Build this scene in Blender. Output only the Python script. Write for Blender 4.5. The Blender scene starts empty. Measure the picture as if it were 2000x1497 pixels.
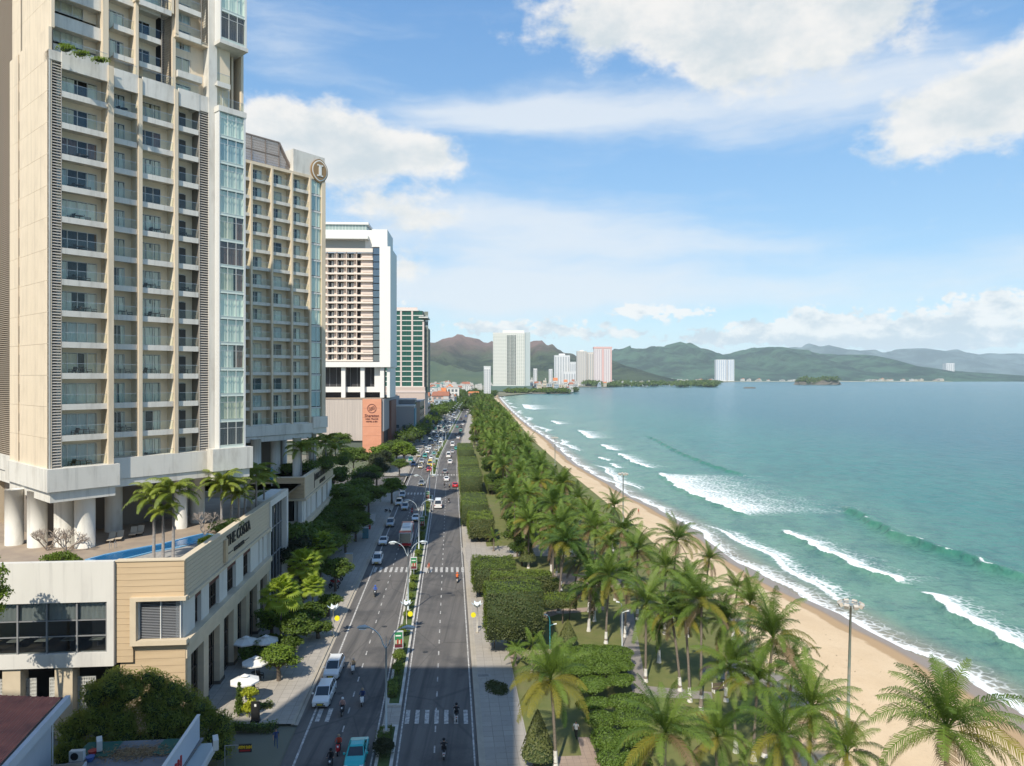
import bpy, math, random
import numpy as np
from math import sin, cos, tan, radians, pi, sqrt, atan, atan2, exp
from mathutils import Vector, Matrix
random.seed(7)
SC = bpy.context.scene
COL = SC.collection
# ------------------------------------------------------------------ camera, sky, sun, exposure
F, H, HZ = 1390.0, 34.0, 737.0
cam = bpy.data.cameras.new('camera')
camo = bpy.data.objects.new('camera', cam); COL.objects.link(camo)
camo.location = (0, 0, H); camo.rotation_euler = (radians(90), 0, 0)
cam.sensor_width = 36; cam.lens = 36 * F / 2000; cam.shift_y = -11.5 / 2000
cam.clip_end = 200000; cam.clip_start = 0.5
SC.camera = camo
SUN_AZ, SUN_EL = radians(197), radians(46)
SC.view_settings.view_transform = 'Standard'; SC.view_settings.look = 'None'
SC.view_settings.gamma = 1; SC.view_settings.exposure = 0.76
SC.cycles.max_bounces = 6; SC.cycles.transparent_max_bounces = 16; SC.cycles.volume_bounces = 1
SC.cycles.diffuse_bounces = 4; SC.cycles.glossy_bounces = 2; SC.cycles.transmission_bounces = 2
SC.cycles.caustics_reflective = False; SC.cycles.caustics_refractive = False
sun = bpy.data.lights.new('sun', 'SUN'); sun.energy = 3.3; sun.angle = radians(0.55); sun.color = (1, .93, .80)
suno = bpy.data.objects.new('sun', sun); COL.objects.link(suno)
to_sun = Vector((sin(SUN_AZ) * cos(SUN_EL), cos(SUN_AZ) * cos(SUN_EL), sin(SUN_EL)))
suno.rotation_euler = to_sun.to_track_quat('Z', 'Y').to_euler()

class NT:
    """small node-tree writer"""
    def __init__(s, tree):
        s.t = tree; tree.nodes.clear()
    def n(s, typ, ins=None, **kw):
        nd = s.t.nodes.new(typ)
        for k, v in kw.items(): setattr(nd, k, v)
        for k, v in (ins or {}).items():
            if hasattr(v, 'is_output') and v.is_output: s.t.links.new(v, nd.inputs[k])
            else: nd.inputs[k].default_value = v
        return nd
    def m(s, op, a, b=0.0, c=None, clamp=False):
        nd = s.t.nodes.new('ShaderNodeMath'); nd.operation = op; nd.use_clamp = clamp
        for i, v in enumerate((a, b) if c is None else (a, b, c)):
            if hasattr(v, 'is_output'): s.t.links.new(v, nd.inputs[i])
            else: nd.inputs[i].default_value = v
        return nd.outputs[0]
    def mix(s, fac, a, b):
        nd = s.t.nodes.new('ShaderNodeMix'); nd.data_type = 'RGBA'
        for i, v in ((0, fac), (6, a), (7, b)):
            if hasattr(v, 'is_output'): s.t.links.new(v, nd.inputs[i])
            else: nd.inputs[i].default_value = v if i == 0 or len(v) == 4 else (*v, 1)
        return nd.outputs[2]
    def noise(s, vec, scale, detail=4, rough=.5, dist=0):
        nd = s.n('ShaderNodeTexNoise', {'Scale': scale, 'Detail': detail, 'Roughness': rough, 'Distortion': dist})
        if vec is not None: s.t.links.new(vec, nd.inputs['Vector'])
        return nd.outputs['Fac']
    def sstep(s, v, lo, hi, a=0.0, b=1.0):
        nd = s.t.nodes.new('ShaderNodeMapRange'); nd.interpolation_type = 'SMOOTHSTEP'
        s.t.links.new(v, nd.inputs[0])
        for i, x in enumerate((lo, hi, a, b)): 
            if hasattr(x, 'is_output'): s.t.links.new(x, nd.inputs[i + 1])
            else: nd.inputs[i + 1].default_value = x
        return nd.outputs[0]
    def vec(s, x=0.0, y=0.0, z=0.0):
        return s.n('ShaderNodeCombineXYZ', {0: x, 1: y, 2: z}).outputs[0]

world = bpy.data.worlds.new('World'); SC.world = world; world.use_nodes = True
W = NT(world.node_tree)
sky = W.n('ShaderNodeTexSky', sky_type='NISHITA', sun_disc=False, sun_elevation=SUN_EL, sun_rotation=SUN_AZ,
          altitude=0.0, air_density=1.0, dust_density=0.8, ozone_density=2.5)
gen = W.n('ShaderNodeTexCoord').outputs['Generated']
sp = W.n('ShaderNodeSeparateXYZ', {0: gen})
azn = W.m('ARCTAN2', sp.outputs[0], sp.outputs[1]); eln = W.m('ARCSINE', sp.outputs[2])
ELP = W.m('MAXIMUM', eln, 0.0)
def aePx(x, y):
    a = atan((x - 1000) / F); return a, atan((HZ - y) / F * cos(a))
# domain of the noise: azimuth / elevation, stretched sideways, wobbled
base = W.vec(azn, W.m('MULTIPLY', eln, 1.6), 0.0)
w1 = W.n('ShaderNodeTexNoise', {'Vector': base, 'Scale': 5.0, 'Detail': 5.0, 'Roughness': .55}).outputs['Color']
wob = W.n('ShaderNodeVectorMath', {0: w1, 1: (.5, .5, .5)}, operation='SUBTRACT').outputs[0]
fine = W.noise(base, 22, 8, .62)
wspx = W.n('ShaderNodeSeparateXYZ', {0: wob})
def blobs(items, amt):
    tot = None
    ax = W.m('MULTIPLY_ADD', wspx.outputs[0], amt, azn); ey = W.m('MULTIPLY_ADD', wspx.outputs[1], amt * .6, eln)
    for (x, y, rx, ry, k) in items:
        a, e = aePx(x, y)
        u = W.m('MULTIPLY', W.m('SUBTRACT', ax, a), F / rx * 1.0); v = W.m('MULTIPLY', W.m('SUBTRACT', ey, e), F / ry)
        r2 = W.m('ADD', W.m('MULTIPLY', u, u), W.m('MULTIPLY', v, v))
        g = W.m('MULTIPLY', W.m('EXPONENT', W.m('MULTIPLY', r2, -1.0)), k)
        tot = g if tot is None else W.m('ADD', tot, g)
    return tot
cum = [(1330, 20, 240, 80, 1.0), (1600, 30, 150, 90, 1.1), (1180, 55, 120, 45, .7), (1480, 95, 120, 50, .8), (1940, 215, 150, 65, 1.2), (1800, 262, 90, 40, .9), (2010, 120, 70, 70, .9),
       (600, 265, 120, 60, 1.2), (740, 290, 120, 48, 1.2), (500, 240, 90, 50, .7), (840, 320, 60, 37, .7), (700, 400, 130, 45, .6), (830, 425, 75, 37, .65),
       (790, 530, 60, 40, .8), (1590, 632, 80, 30, 1.0), (1650, 648, 110, 26, .9), (1500, 655, 110, 20, .9), (1400, 662, 90, 14, .7), (1830, 632, 100, 30, 1.0), (1960, 598, 90, 34, .9), (1900, 662, 150, 18, .8),
       (1240, 606, 60, 16, .85), (1340, 610, 60, 15, .85), (1070, 640, 130, 22, .7), (1200, 650, 100, 14, .6), (940, 640, 90, 16, .6), (760, 590, 60, 22, .6),
       (-300, 150, 300, 120, .9), (2700, 250, 260, 110, 1.0), (3500, 500, 300, 60, .9), (-900, 560, 260, 60, .9)]
sden = blobs([c for c in cum if c[3] <= 36 and abs(c[0]-1000) <= 1200], .035)
cden = blobs([c for c in cum if c[3] > 36 or abs(c[0]-1000) > 1200], .14)
behind = W.noise(W.vec(sp.outputs[0], sp.outputs[1], W.m('MULTIPLY', sp.outputs[2], 2.0)), 2.2, 6, .55)
rear = W.m('MULTIPLY', W.sstep(sp.outputs[1], .35, -.1), W.sstep(behind, .52, .66, 0, .9))
cden = W.m('ADD', cden, rear)
cfac = W.sstep(W.m('ADD', cden, W.m('MULTIPLY', W.m('SUBTRACT', fine, .5), 1.5)), .22, .92)
fine3 = W.noise(base, 55, 7, .62)
sfac = W.sstep(W.m('ADD', sden, W.m('ADD', W.m('MULTIPLY', W.m('SUBTRACT', fine3, .5), 2.4), W.m('MULTIPLY', W.m('SUBTRACT', fine, .5), 1.6))), .42, .78)
sfac = W.m('MULTIPLY', sfac, W.sstep(sden, .12, .35))
# thin streaks
st = W.noise(W.vec(W.m('MULTIPLY_ADD', wspx.outputs[0], .12, azn), W.m('MULTIPLY', W.m('MULTIPLY_ADD', wspx.outputs[1], .05, eln), 5.5), 3.0), 4.2, 8, .6)
thin = [(1060, 450, 280, 50, 1.25), (900, 410, 150, 30, .8), (1400, 480, 260, 30, .8), (1000, 545, 260, 50, 1.0), (1300, 205, 460, 50, 1.05), (1650, 200, 250, 40, .6), (560, 90, 120, 80, .6),
        (1500, 565, 700, 34, .7), (1000, 600, 500, 50, .6), (1000, 215, 220, 40, .9), (1750, 90, 200, 60, .5), (640, 500, 160, 80, .7), (-500, 350, 500, 60, .7), (2700, 450, 500, 60, .7)]
tden = blobs(thin, .10)
tfac = W.m('MULTIPLY', W.sstep(W.m('MULTIPLY_ADD', tden, .55, st), .55, 1.25), .8)
shade = W.sstep(W.m('ADD', W.m('MULTIPLY', W.noise(base, 8, 8, .62), 1.2), W.m('MULTIPLY', cden, .13)), .58, .98)
shade2 = W.sstep(W.m('SUBTRACT', W.noise(base, 26, 5, .6), W.m('MULTIPLY', W.m('SUBTRACT', eln, .075), 4.0)), .42, .66)
skyc = W.n('ShaderNodeHueSaturation', {'Saturation': 1.12, 'Value': 1.0, 'Color': sky.outputs[0]}).outputs[0]
rp = W.n('ShaderNodeValToRGB', {'Fac': ELP})
el_ = rp.color_ramp.elements; el_[0].position = 0.0; el_[0].color = (3.2, 4.1, 4.7, 1); el_[1].position = 1.0; el_[1].color = (.55, 1.35, 2.9, 1)
for p_, c_ in ((.06, (2.5, 3.7, 4.3, 1)), (.15, (1.75, 3.0, 4.2, 1)), (.30, (1.25, 2.5, 4.1, 1)), (.52, (.75, 1.8, 3.6, 1))):
    e_ = el_.new(p_); e_.color = c_
skyc = W.mix(.72, skyc, rp.outputs[0])
CL = 4.7
ccol = W.mix(shade, (CL * 1.03, CL, CL * .95), (CL * .70, CL * .77, CL * .80))
c1 = W.mix(tfac, skyc, (CL * .88, CL * .93, CL * .98))
c2 = W.mix(W.m('MULTIPLY', cfac, .93), c1, ccol)
c3 = W.mix(W.m('MULTIPLY', sfac, .85), c2, W.mix(shade2, (5.0, 4.9, 4.7), (3.0, 3.4, 3.7)))
bg = W.n('ShaderNodeBackground', {'Color': c3, 'Strength': 0.12})
W.n('ShaderNodeOutputWorld', {'Surface': bg.outputs[0]})
world.cycles.sampling_method = 'MANUAL'; world.cycles.sample_map_resolution = 512
# ------------------------------------------------------------------ helpers
def G(px, py, z=0.0):
    t = (H - z) * F / (py - HZ); return Vector(((px - 1000) / F * t, t, z))
def X_at(px, Y): return (px - 1000) / F * Y
def Z_at(py, Y): return H - (py - HZ) / F * Y
class MB:
    def __init__(s): s.v = []; s.f = []; s.mi = []; s.M = None
    def add(s, vs, fs, mi=0):
        b = len(s.v)
        if s.M is not None: vs = [tuple(s.M @ Vector(p)) for p in vs]
        s.v += vs; s.f += [tuple(i + b for i in f) for f in fs]; s.mi += [mi] * len(fs)
    def box(s, x0, x1, y0, y1, z0, z1, mi=0):
        s.add([(x0,y0,z0),(x1,y0,z0),(x1,y1,z0),(x0,y1,z0),(x0,y0,z1),(x1,y0,z1),(x1,y1,z1),(x0,y1,z1)],
              [(0,3,2,1),(4,5,6,7),(0,1,5,4),(1,2,6,5),(2,3,7,6),(3,0,4,7)], mi)
    def bar(s, p, q, w, h=None, mi=0):
        h = h or w; p = Vector(p); q = Vector(q); d = (q - p)
        up = Vector((0,0,1)) if abs(d.normalized().z) < .95 else Vector((1,0,0))
        a = d.cross(up).normalized() * w / 2; b = a.cross(d).normalized() * h / 2
        vs = [tuple(c + i * a + j * b) for c in (p, q) for i, j in ((-1,-1),(1,-1),(1,1),(-1,1))]
        s.add(vs, [(0,1,2,3),(7,6,5,4),(0,4,5,1),(1,5,6,2),(2,6,7,3),(3,7,4,0)], mi)
    def tube(s, pts, rs, n=8, mi=0, cap=True):
        pts = [Vector(p) for p in pts]; vs = []; fs = []
        for i, p in enumerate(pts):
            d = (pts[min(i+1, len(pts)-1)] - pts[max(i-1, 0)])
            if d.length < 1e-9: d = Vector((0,0,1))
            d.normalize()
            up = Vector((0,0,1)) if abs(d.z) < .9 else Vector((1,0,0))
            a = d.cross(up).normalized(); b = d.cross(a).normalized()
            for k in range(n):
                t = 2*pi*k/n; vs.append(tuple(p + a*cos(t)*rs[i] + b*sin(t)*rs[i]))
        for i in range(len(pts)-1):
            for k in range(n):
                fs.append((i*n+k, i*n+(k+1)%n, (i+1)*n+(k+1)%n, (i+1)*n+k))
        if cap: fs += [tuple(range(n)), tuple(reversed(range((len(pts)-1)*n, len(pts)*n)))]
        s.add(vs, fs, mi)
    def cyl(s, x, y, z0, z1, r, n=12, r1=None, mi=0): s.tube([(x,y,z0),(x,y,z1)], [r, r if r1 is None else r1], n, mi)
    def prism(s, poly, z0, z1, mi=0):
        n = len(poly); vs = [(p[0],p[1],z0) for p in poly] + [(p[0],p[1],z1) for p in poly]
        s.add(vs, [tuple(reversed(range(n))), tuple(range(n, 2*n))] + [(i,(i+1)%n,(i+1)%n+n,i+n) for i in range(n)], mi)
    def quad(s, a, b, c, d, mi=0): s.add([tuple(a),tuple(b),tuple(c),tuple(d)], [(0,1,2,3)], mi)
    def ball(s, c, r, nu=10, nv=6, sz=1.0, mi=0):
        vs = []; fs = []
        for j in range(nv+1):
            t = pi*j/nv
            for i in range(nu):
                a = 2*pi*i/nu; vs.append((c[0]+r*sin(t)*cos(a), c[1]+r*sin(t)*sin(a), c[2]+r*sz*cos(t)))
        for j in range(nv):
            for i in range(nu): fs.append((j*nu+i, (j+1)*nu+i, (j+1)*nu+(i+1)%nu, j*nu+(i+1)%nu))
        s.add(vs, fs, mi)
    def mesh(s, name, mats, smooth=False):
        me = bpy.data.meshes.new(name); me.from_pydata(s.v, [], s.f)
        for m in (mats if isinstance(mats, (list, tuple)) else [mats]): me.materials.append(m)
        if any(s.mi): me.polygons.foreach_set('material_index', s.mi)
        if smooth: me.polygons.foreach_set('use_smooth', [True]*len(s.f))
        me.update(); return me
def inst(name, me, parent=None, loc=(0,0,0), rz=0.0, sc=None, rot=None):
    o = bpy.data.objects.new(name, me); COL.objects.link(o)
    o.location = loc
    o.rotation_euler = rot if rot is not None else (0,0,rz)
    if sc is not None: o.scale = sc if hasattr(sc, '__len__') else (sc,sc,sc)
    if parent is not None: o.parent = parent
    return o
def part(name, mb, mats, parent=None, smooth=False, **k):
    return inst(name, mb.mesh(name, mats, smooth), parent, **k)
def tag(o, label=None, cat=None, group=None, kind=None):
    if label: o['label'] = label
    if cat: o['category'] = cat
    if group: o['group'] = group
    if kind: o['kind'] = kind
    return o
def thing(name, label, cat, loc=(0,0,0), rz=0.0, group=None, sc=None):
    return tag(inst(name, None, None, loc, rz, sc), label, cat, group)
KIDS = {}
def copy_tree(o, loc=None, rz=None, label=None, sc=None, group=None):
    def rec(a, par):
        c = a.copy(); COL.objects.link(c)
        if par is not None: c.parent = par
        for ch in KIDS.setdefault(a.name, list(a.children)): rec(ch, c)
        return c
    c = rec(o, None)
    if loc is not None: c.location = loc
    if rz is not None: c.rotation_euler = (0,0,rz)
    if sc is not None: c.scale = sc if hasattr(sc, '__len__') else (sc,sc,sc)
    if label: c['label'] = label
    if group: c['group'] = group
    return c
def stuff_part(o): o['kind'] = 'stuff'; return o
def np_mesh(name, V, Q, mats, mi=None, smooth=False):
    """V (n,3), Q (m,k) same-size faces"""
    me = bpy.data.meshes.new(name); V = np.asarray(V, np.float32); Q = np.asarray(Q, np.int32); m, k = Q.shape
    me.vertices.add(len(V)); me.vertices.foreach_set('co', V.ravel())
    me.loops.add(m*k); me.loops.foreach_set('vertex_index', Q.ravel())
    me.polygons.add(m); me.polygons.foreach_set('loop_start', np.arange(0, m*k, k, dtype=np.int32))
    try: me.polygons.foreach_set('loop_total', np.full(m, k, np.int32))
    except Exception: pass
    for x in (mats if isinstance(mats, (list, tuple)) else [mats]): me.materials.append(x)
    if mi is not None: me.polygons.foreach_set('material_index', np.asarray(mi, np.int32))
    if smooth: me.polygons.foreach_set('use_smooth', np.ones(m, bool))
    me.update(calc_edges=True); me.validate(); return me
def grid_faces(nr, nc):
    i, j = np.meshgrid(np.arange(nr-1), np.arange(nc-1), indexing='ij'); a = (i*nc+j).ravel()
    return np.stack([a, a+1, a+nc+1, a+nc], 1)
# ---- materials
MATS = {}
def mat(name, col, rough=.6, col2=None, scale=1.0, bump=0.0, bscale=None, metal=0.0, spec=.5, space='obj', dirt=None, dscale=.15, det=5, stretch=None, emit=None, coat=0.0, streak=0.0):
    if name in MATS: return MATS[name]
    m = bpy.data.materials.new(name); m.use_nodes = True; N = NT(m.node_tree)
    if space == 'obj': v = N.n('ShaderNodeTexCoord').outputs['Object']
    else: v = N.n('ShaderNodeNewGeometry').outputs['Position']
    if stretch: v = N.n('ShaderNodeVectorMath', {0: v, 1: stretch}, operation='MULTIPLY').outputs[0]
    c = (*col, 1)
    if col2 is not None:
        c = N.mix(N.sstep(N.noise(v, scale, det, .6), .32, .68), col, col2)
    if dirt is not None:
        c = N.mix(N.sstep(N.noise(v, dscale, 6, .65), .45, .75, 0, .8), c, dirt)
    if streak:
        v2 = N.n('ShaderNodeVectorMath', {0: N.n('ShaderNodeNewGeometry').outputs['Position'], 1: (1.9, 1.9, .07)}, operation='MULTIPLY').outputs[0]
        c = N.mix(N.m('MULTIPLY', N.sstep(N.noise(v2, 1.0, 5, .7), .5, .74), streak), c, tuple(v*.52 for v in col))
    ins = {'Base Color': c, 'Roughness': rough, 'Metallic': metal, 'Specular IOR Level': spec, 'Coat Weight': coat}
    if emit: ins['Emission Color'] = (*emit[0], 1); ins['Emission Strength'] = emit[1]
    if bump:
        b = N.n('ShaderNodeBump', {'Height': N.noise(v, bscale or scale*4, 4, .6), 'Strength': bump, 'Distance': .05})
        ins['Normal'] = b.outputs[0]
    p = N.n('ShaderNodeBsdfPrincipled', ins)
    N.n('ShaderNodeOutputMaterial', {'Surface': p.outputs[0]})
    MATS[name] = m; return m
def leaf_mat(name, dark, light, scale=.6, trans=.35, yellow=None, rough=.55, spec=.35):
    if name in MATS: return MATS[name]
    m = bpy.data.materials.new(name); m.use_nodes = True; N = NT(m.node_tree)
    pos = N.n('ShaderNodeNewGeometry').outputs['Position']; rnd = N.n('ShaderNodeObjectInfo').outputs['Random']
    f = N.m('MULTIPLY_ADD', rnd, .5, N.m('SUBTRACT', N.noise(pos, scale, 4, .7), .25))
    c = N.mix(N.sstep(f, .1, .65), dark, light)
    if yellow is not None: c = N.mix(N.sstep(N.noise(pos, scale*2.3, 3, .6), .58, .72, 0, .8), c, yellow)
    p = N.n('ShaderNodeBsdfPrincipled', {'Base Color': c, 'Roughness': rough, 'Specular IOR Level': spec})
    tr = N.n('ShaderNodeBsdfTranslucent', {'Color': N.mix(.5, c, (light[0]*1.5, light[1]*1.35, light[2]*.6))})
    mx = N.n('ShaderNodeMixShader', {0: trans, 1: p.outputs[0], 2: tr.outputs[0]})
    N.n('ShaderNodeOutputMaterial', {'Surface': mx.outputs[0]}); MATS[name] = m; return m
def glass_mat(name, tint, thru=.75, rough=.03, refl=(.9,.95,1), fk=.9):
    if name in MATS: return MATS[name]
    m = bpy.data.materials.new(name); m.use_nodes = True; N = NT(m.node_tree)
    t = N.n('ShaderNodeBsdfTransparent', {'Color': (*tint, 1)}); d = N.n('ShaderNodeBsdfGlossy', {'Color': (*refl, 1), 'Roughness': rough})
    fr = N.n('ShaderNodeFresnel', {'IOR': 1.5}).outputs[0]
    mx = N.n('ShaderNodeMixShader', {0: N.m('MULTIPLY_ADD', fr, fk, 1-thru, clamp=True), 1: t.outputs[0], 2: d.outputs[0]})
    N.n('ShaderNodeOutputMaterial', {'Surface': mx.outputs[0]}); MATS[name] = m; return m
# ---- road geometry: everything along the avenue is an offset from the right-hand kerb
_ry = [-60, 0, 290, 407, 750, 1200, 1688, 2600]; _rx = [7.65, 2.47, -22.5, -28.1, -43.7, -66, -91, -136]
_gy = np.linspace(-60, 2600, 2661); _gx = np.interp(_gy, _ry, _rx); _k = np.hanning(91); _k /= _k.sum()
_gx = np.convolve(np.pad(_gx, 45, 'reflect', reflect_type='odd'), _k, 'valid')
def R(Y): return float(np.interp(Y, _gy, _gx))
def Rn(Y): return np.interp(Y, _gy, _gx)
def heading(Y): return atan2(-(R(Y+5)-R(Y-5)), 10.0)   # rotation about z of the road direction (+Y = 0)
def off_of(px, py, z=0):
    p = G(px, py, z); return p.x - R(p.y), p.y
def strip(mb, o0, o1, Y0, Y1, z0, z1=None, step=6.0, mi=0):
    """sheet (z1 None) or solid kerb running along the road"""
    n = max(2, int((Y1-Y0)/step)+1); ys = np.linspace(Y0, Y1, n)
    a = o0 if callable(o0) else (lambda Y: o0); b = o1 if callable(o1) else (lambda Y: o1)
    L = [(R(y)+a(y), y) for y in ys]; Q = [(R(y)+b(y), y) for y in ys]
    for i in range(n-1):
        l0, l1, r0, r1 = L[i], L[i+1], Q[i], Q[i+1]
        if z1 is None: mb.quad((*l0,z0),(*r0,z0),(*r1,z0),(*l1,z0), mi)
        else:
            vs = [(*l0,z0),(*r0,z0),(*r1,z0),(*l1,z0),(*l0,z1),(*r0,z1),(*r1,z1),(*l1,z1)]
            fs = [(4,5,6,7),(3,0,4,7),(1,2,6,5)]
            if i == 0: fs.append((0,1,5,4))
            if i == n-2: fs.append((2,3,7,6))
            mb.add(vs, fs, mi)
SEAZ = -2.5
_sh = [G(x, y, SEAZ) for x, y in [(2000,1400),(1925,1350),(1850,1310),(1760,1265),(1700,1235),(1640,1200),(1560,1165),(1500,1130),(1440,1100),(1400,1070),(1340,1025),(1300,1002),(1230,970),(1195,945),(1160,928),(1130,910),(1100,885),(1075,860),(1040,838),(1012,815),(996,800),(982,785),(975,776)]]
def _smooth(xs, ys, lo, hi, w):
    g = np.geomspace(lo, hi, 3000); v = np.interp(g, xs, ys); k = np.hanning(w); k /= k.sum()
    return g, np.convolve(np.pad(v, w//2, 'edge'), k, 'valid')[:3000]
_shg, _shv = _smooth([20]+[p.y for p in _sh], [53]+[p.x for p in _sh], 20, 1500, 61)
_pk = [G(x, y, 0) for x, y in [(1560,1497),(1500,1330),(1420,1200),(1330,1110),(1230,1020),(1120,930),(1040,860),(990,800),(962,776)]]
_pkg, _pkv = _smooth([20]+[p.y for p in _pk], [22]+[p.x for p in _pk], 20, 1500, 61)
def shoreX(Y): return np.interp(Y, _shg, _shv)
def parkX(Y): return np.interp(Y, _pkg, _pkv)
# ------------------------------------------------------------------ ground, sea, hills
def polymat(name, build):
    m = bpy.data.materials.new(name); m.use_nodes = True; N = NT(m.node_tree); build(N); MATS[name] = m; return m
M_ground = mat('city_ground', (.20,.185,.16), .9, (.10,.12,.06), .02, space='w')
ys = np.concatenate([np.linspace(-80, 60, 8), np.geomspace(64, 1500, 120)])
V = []; 
for y in ys:
    e = float(parkX(max(y,20)))+.4
    for x in (-6000, -400, -120, e-3, e): V.append((x, y, -.14 if x > -400 else -.14))
tag(inst('ground', np_mesh('ground', V, grid_faces(len(ys), 5), M_ground)), kind='structure')
# land beyond the head of the bay
head = [(975,776),(1030,770),(1100,766),(1122,763),(1132,757),(1200,755.5),(1300,752.5),(1380,748.5),(1470,745),(1400,742.5)]
hp = [G(x, y, SEAZ) for x, y in head]
mb = MB(); poly = [(-9000,1480,-.2),(float(parkX(1480)),1480,-.2)] + [(p.x, p.y, -1.2) for p in hp] + [(2600,11000,-1.2),(-9000,11000,-.2)]
mb.add(poly, [tuple(range(len(poly)))])
me = mb.mesh('headland_ground', mat('headland', (.13,.14,.07), .9, (.24,.21,.15), .01, space='w'))
tag(inst('headland_ground', me), kind='structure')
# --- beach
def b_sand(N):
    pos = N.n('ShaderNodeNewGeometry').outputs['Position']; wet = N.n('ShaderNodeAttribute', attribute_name='wet').outputs['Fac']
    n1 = N.noise(pos, .35, 5, .6); w = N.sstep(N.m('MULTIPLY_ADD', N.m('SUBTRACT', n1, .5), .35, wet), .32, .42)
    w2 = N.sstep(wet, .58, .78)
    c = N.mix(N.sstep(N.noise(pos, .12, 6, .6), .3, .7), (.66,.50,.32), (.60,.44,.27))
    c = N.mix(N.m('MULTIPLY', N.sstep(N.noise(pos, 3.2, 4, .7), .5, .75), .3), c, (.40,.28,.17)); c = N.mix(N.m('MULTIPLY', N.sstep(N.noise(pos, .7, 7, .75), .52, .7), .25), c, (.46,.33,.20))
    c = N.mix(w, c, (.42,.28,.15)); c = N.mix(w2, c, (.27,.20,.145))
    b = N.n('ShaderNodeBump', {'Height': N.m('MULTIPLY', N.noise(pos, 2.2, 5, .65), N.m('SUBTRACT', 1.0, w)), 'Strength': .55, 'Distance': .09})
    p = N.n('ShaderNodeBsdfPrincipled', {'Base Color': c, 'Roughness': N.m('MULTIPLY_ADD', w2, -.55, .9), 'Normal': b.outputs[0]})
    N.n('ShaderNodeOutputMaterial', {'Surface': p.outputs[0]})
M_sand = polymat('sand', b_sand)
rows = np.geomspace(30, 1480, 420); us = np.concatenate([np.linspace(0, 1, 34), np.linspace(1.06, 3, 8)])
P = []; wet = []
for y in rows:
    a, s = float(parkX(y)), float(shoreX(y)); wdt = s-a
    for u in us:
        x = a + wdt*u if u <= 1 else s + (u-1)*10
        z = -.06 - (-.06-SEAZ)*np.clip(u, 0, 1)**1.35 - max(0, u-1)*.8 + .05*sin(x*.9+y*.21)*sin(y*.37)*(1-min(u,1))
        P.append((x, y, z)); wet.append(float(np.clip(1-(s-x)/max(9.5*.9, .01)+.05*sin(y*.11)+.04*sin(y*.31), 0, 1)))
me = np_mesh('beach', P, grid_faces(len(rows), len(us)), M_sand, smooth=True)
at = me.attributes.new('wet', 'FLOAT', 'POINT'); at.data.foreach_set('value', wet)
tag(inst('beach', me), kind='structure')
# --- sea: near sheet with real swells and surf, far sheet to the horizon
waves = [  # px polyline (leading edge of foam), height, foam width, seaward trail, is swell only
  ([(1523,1033),(1580,1062),(1640,1090),(1700,1117),(1760,1137),(1800,1143)], .75, 1.5, 3.0, 0),
  ([(1803,1152),(1850,1188),(1900,1216),(1950,1245),(2000,1268),(2080,1300)], .8, 1.7, 3.0, 0),
  ([(1205,885),(1240,905),(1275,915)], .6, 1.6, 3.5, 0),
  ([(1285,922),(1320,950),(1370,972),(1420,992),(1470,1008)], .75, 2.0, 13.0, 0),
  ([(1128,840),(1150,856),(1182,857)], .7, 4.0, 6.0, 0), ([(1172,868),(1190,878),(1202,880)], .6, 3.0, 4.0, 0),
  ([(1020,790),(1026,798),(1040,800)], .7, 9.0, 14.0, 0), ([(1075,822),(1090,829)], .5, 4.0, 5.0, 0),
  ([(1168,893),(1185,900)], .4, 1.2, 2, 0), ([(1190,905),(1210,915)], .35, 1.0, 1.5, 0),
  ([(1640,985),(1700,1018),(1760,1048),(1830,1070),(1900,1092),(1960,1115),(2040,1140)], 1.15, 0, 0, 1),
  ([(1260,850),(1330,885),(1400,912),(1480,935)], .7, 0, 0, 1),
]
rows = np.geomspace(40, 1480, 760); ds = np.concatenate([np.linspace(-3, 50, 230), 50+np.geomspace(.4, 700, 120)])
YY, DD = np.meshgrid(rows, ds, indexing='ij'); SX = shoreX(YY); XX = SX + DD
Z = np.zeros_like(YY); FO = np.zeros_like(YY); SWL = np.zeros_like(YY)
rng = np.random.default_rng(3)
def fb(x, y, s=1.0):
    r = np.zeros_like(x)
    for k, (a, b, p) in enumerate([(.9,.35,0.3),(-.5,.8,1.7),(1.7,-.6,2.9),(.3,1.9,4.1),(2.9,1.1,.7),(-2.2,2.7,5.2)]): r += np.sin((a*x+b*y)*s*(1+.13*k)+p+1.3*np.sin((b*x-a*y)*s*.37+k))/(1+.55*k)
    return r/3
Z += .07*fb(XX, YY, .55) + .05*fb(XX+40, YY-13, 1.4)
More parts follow.
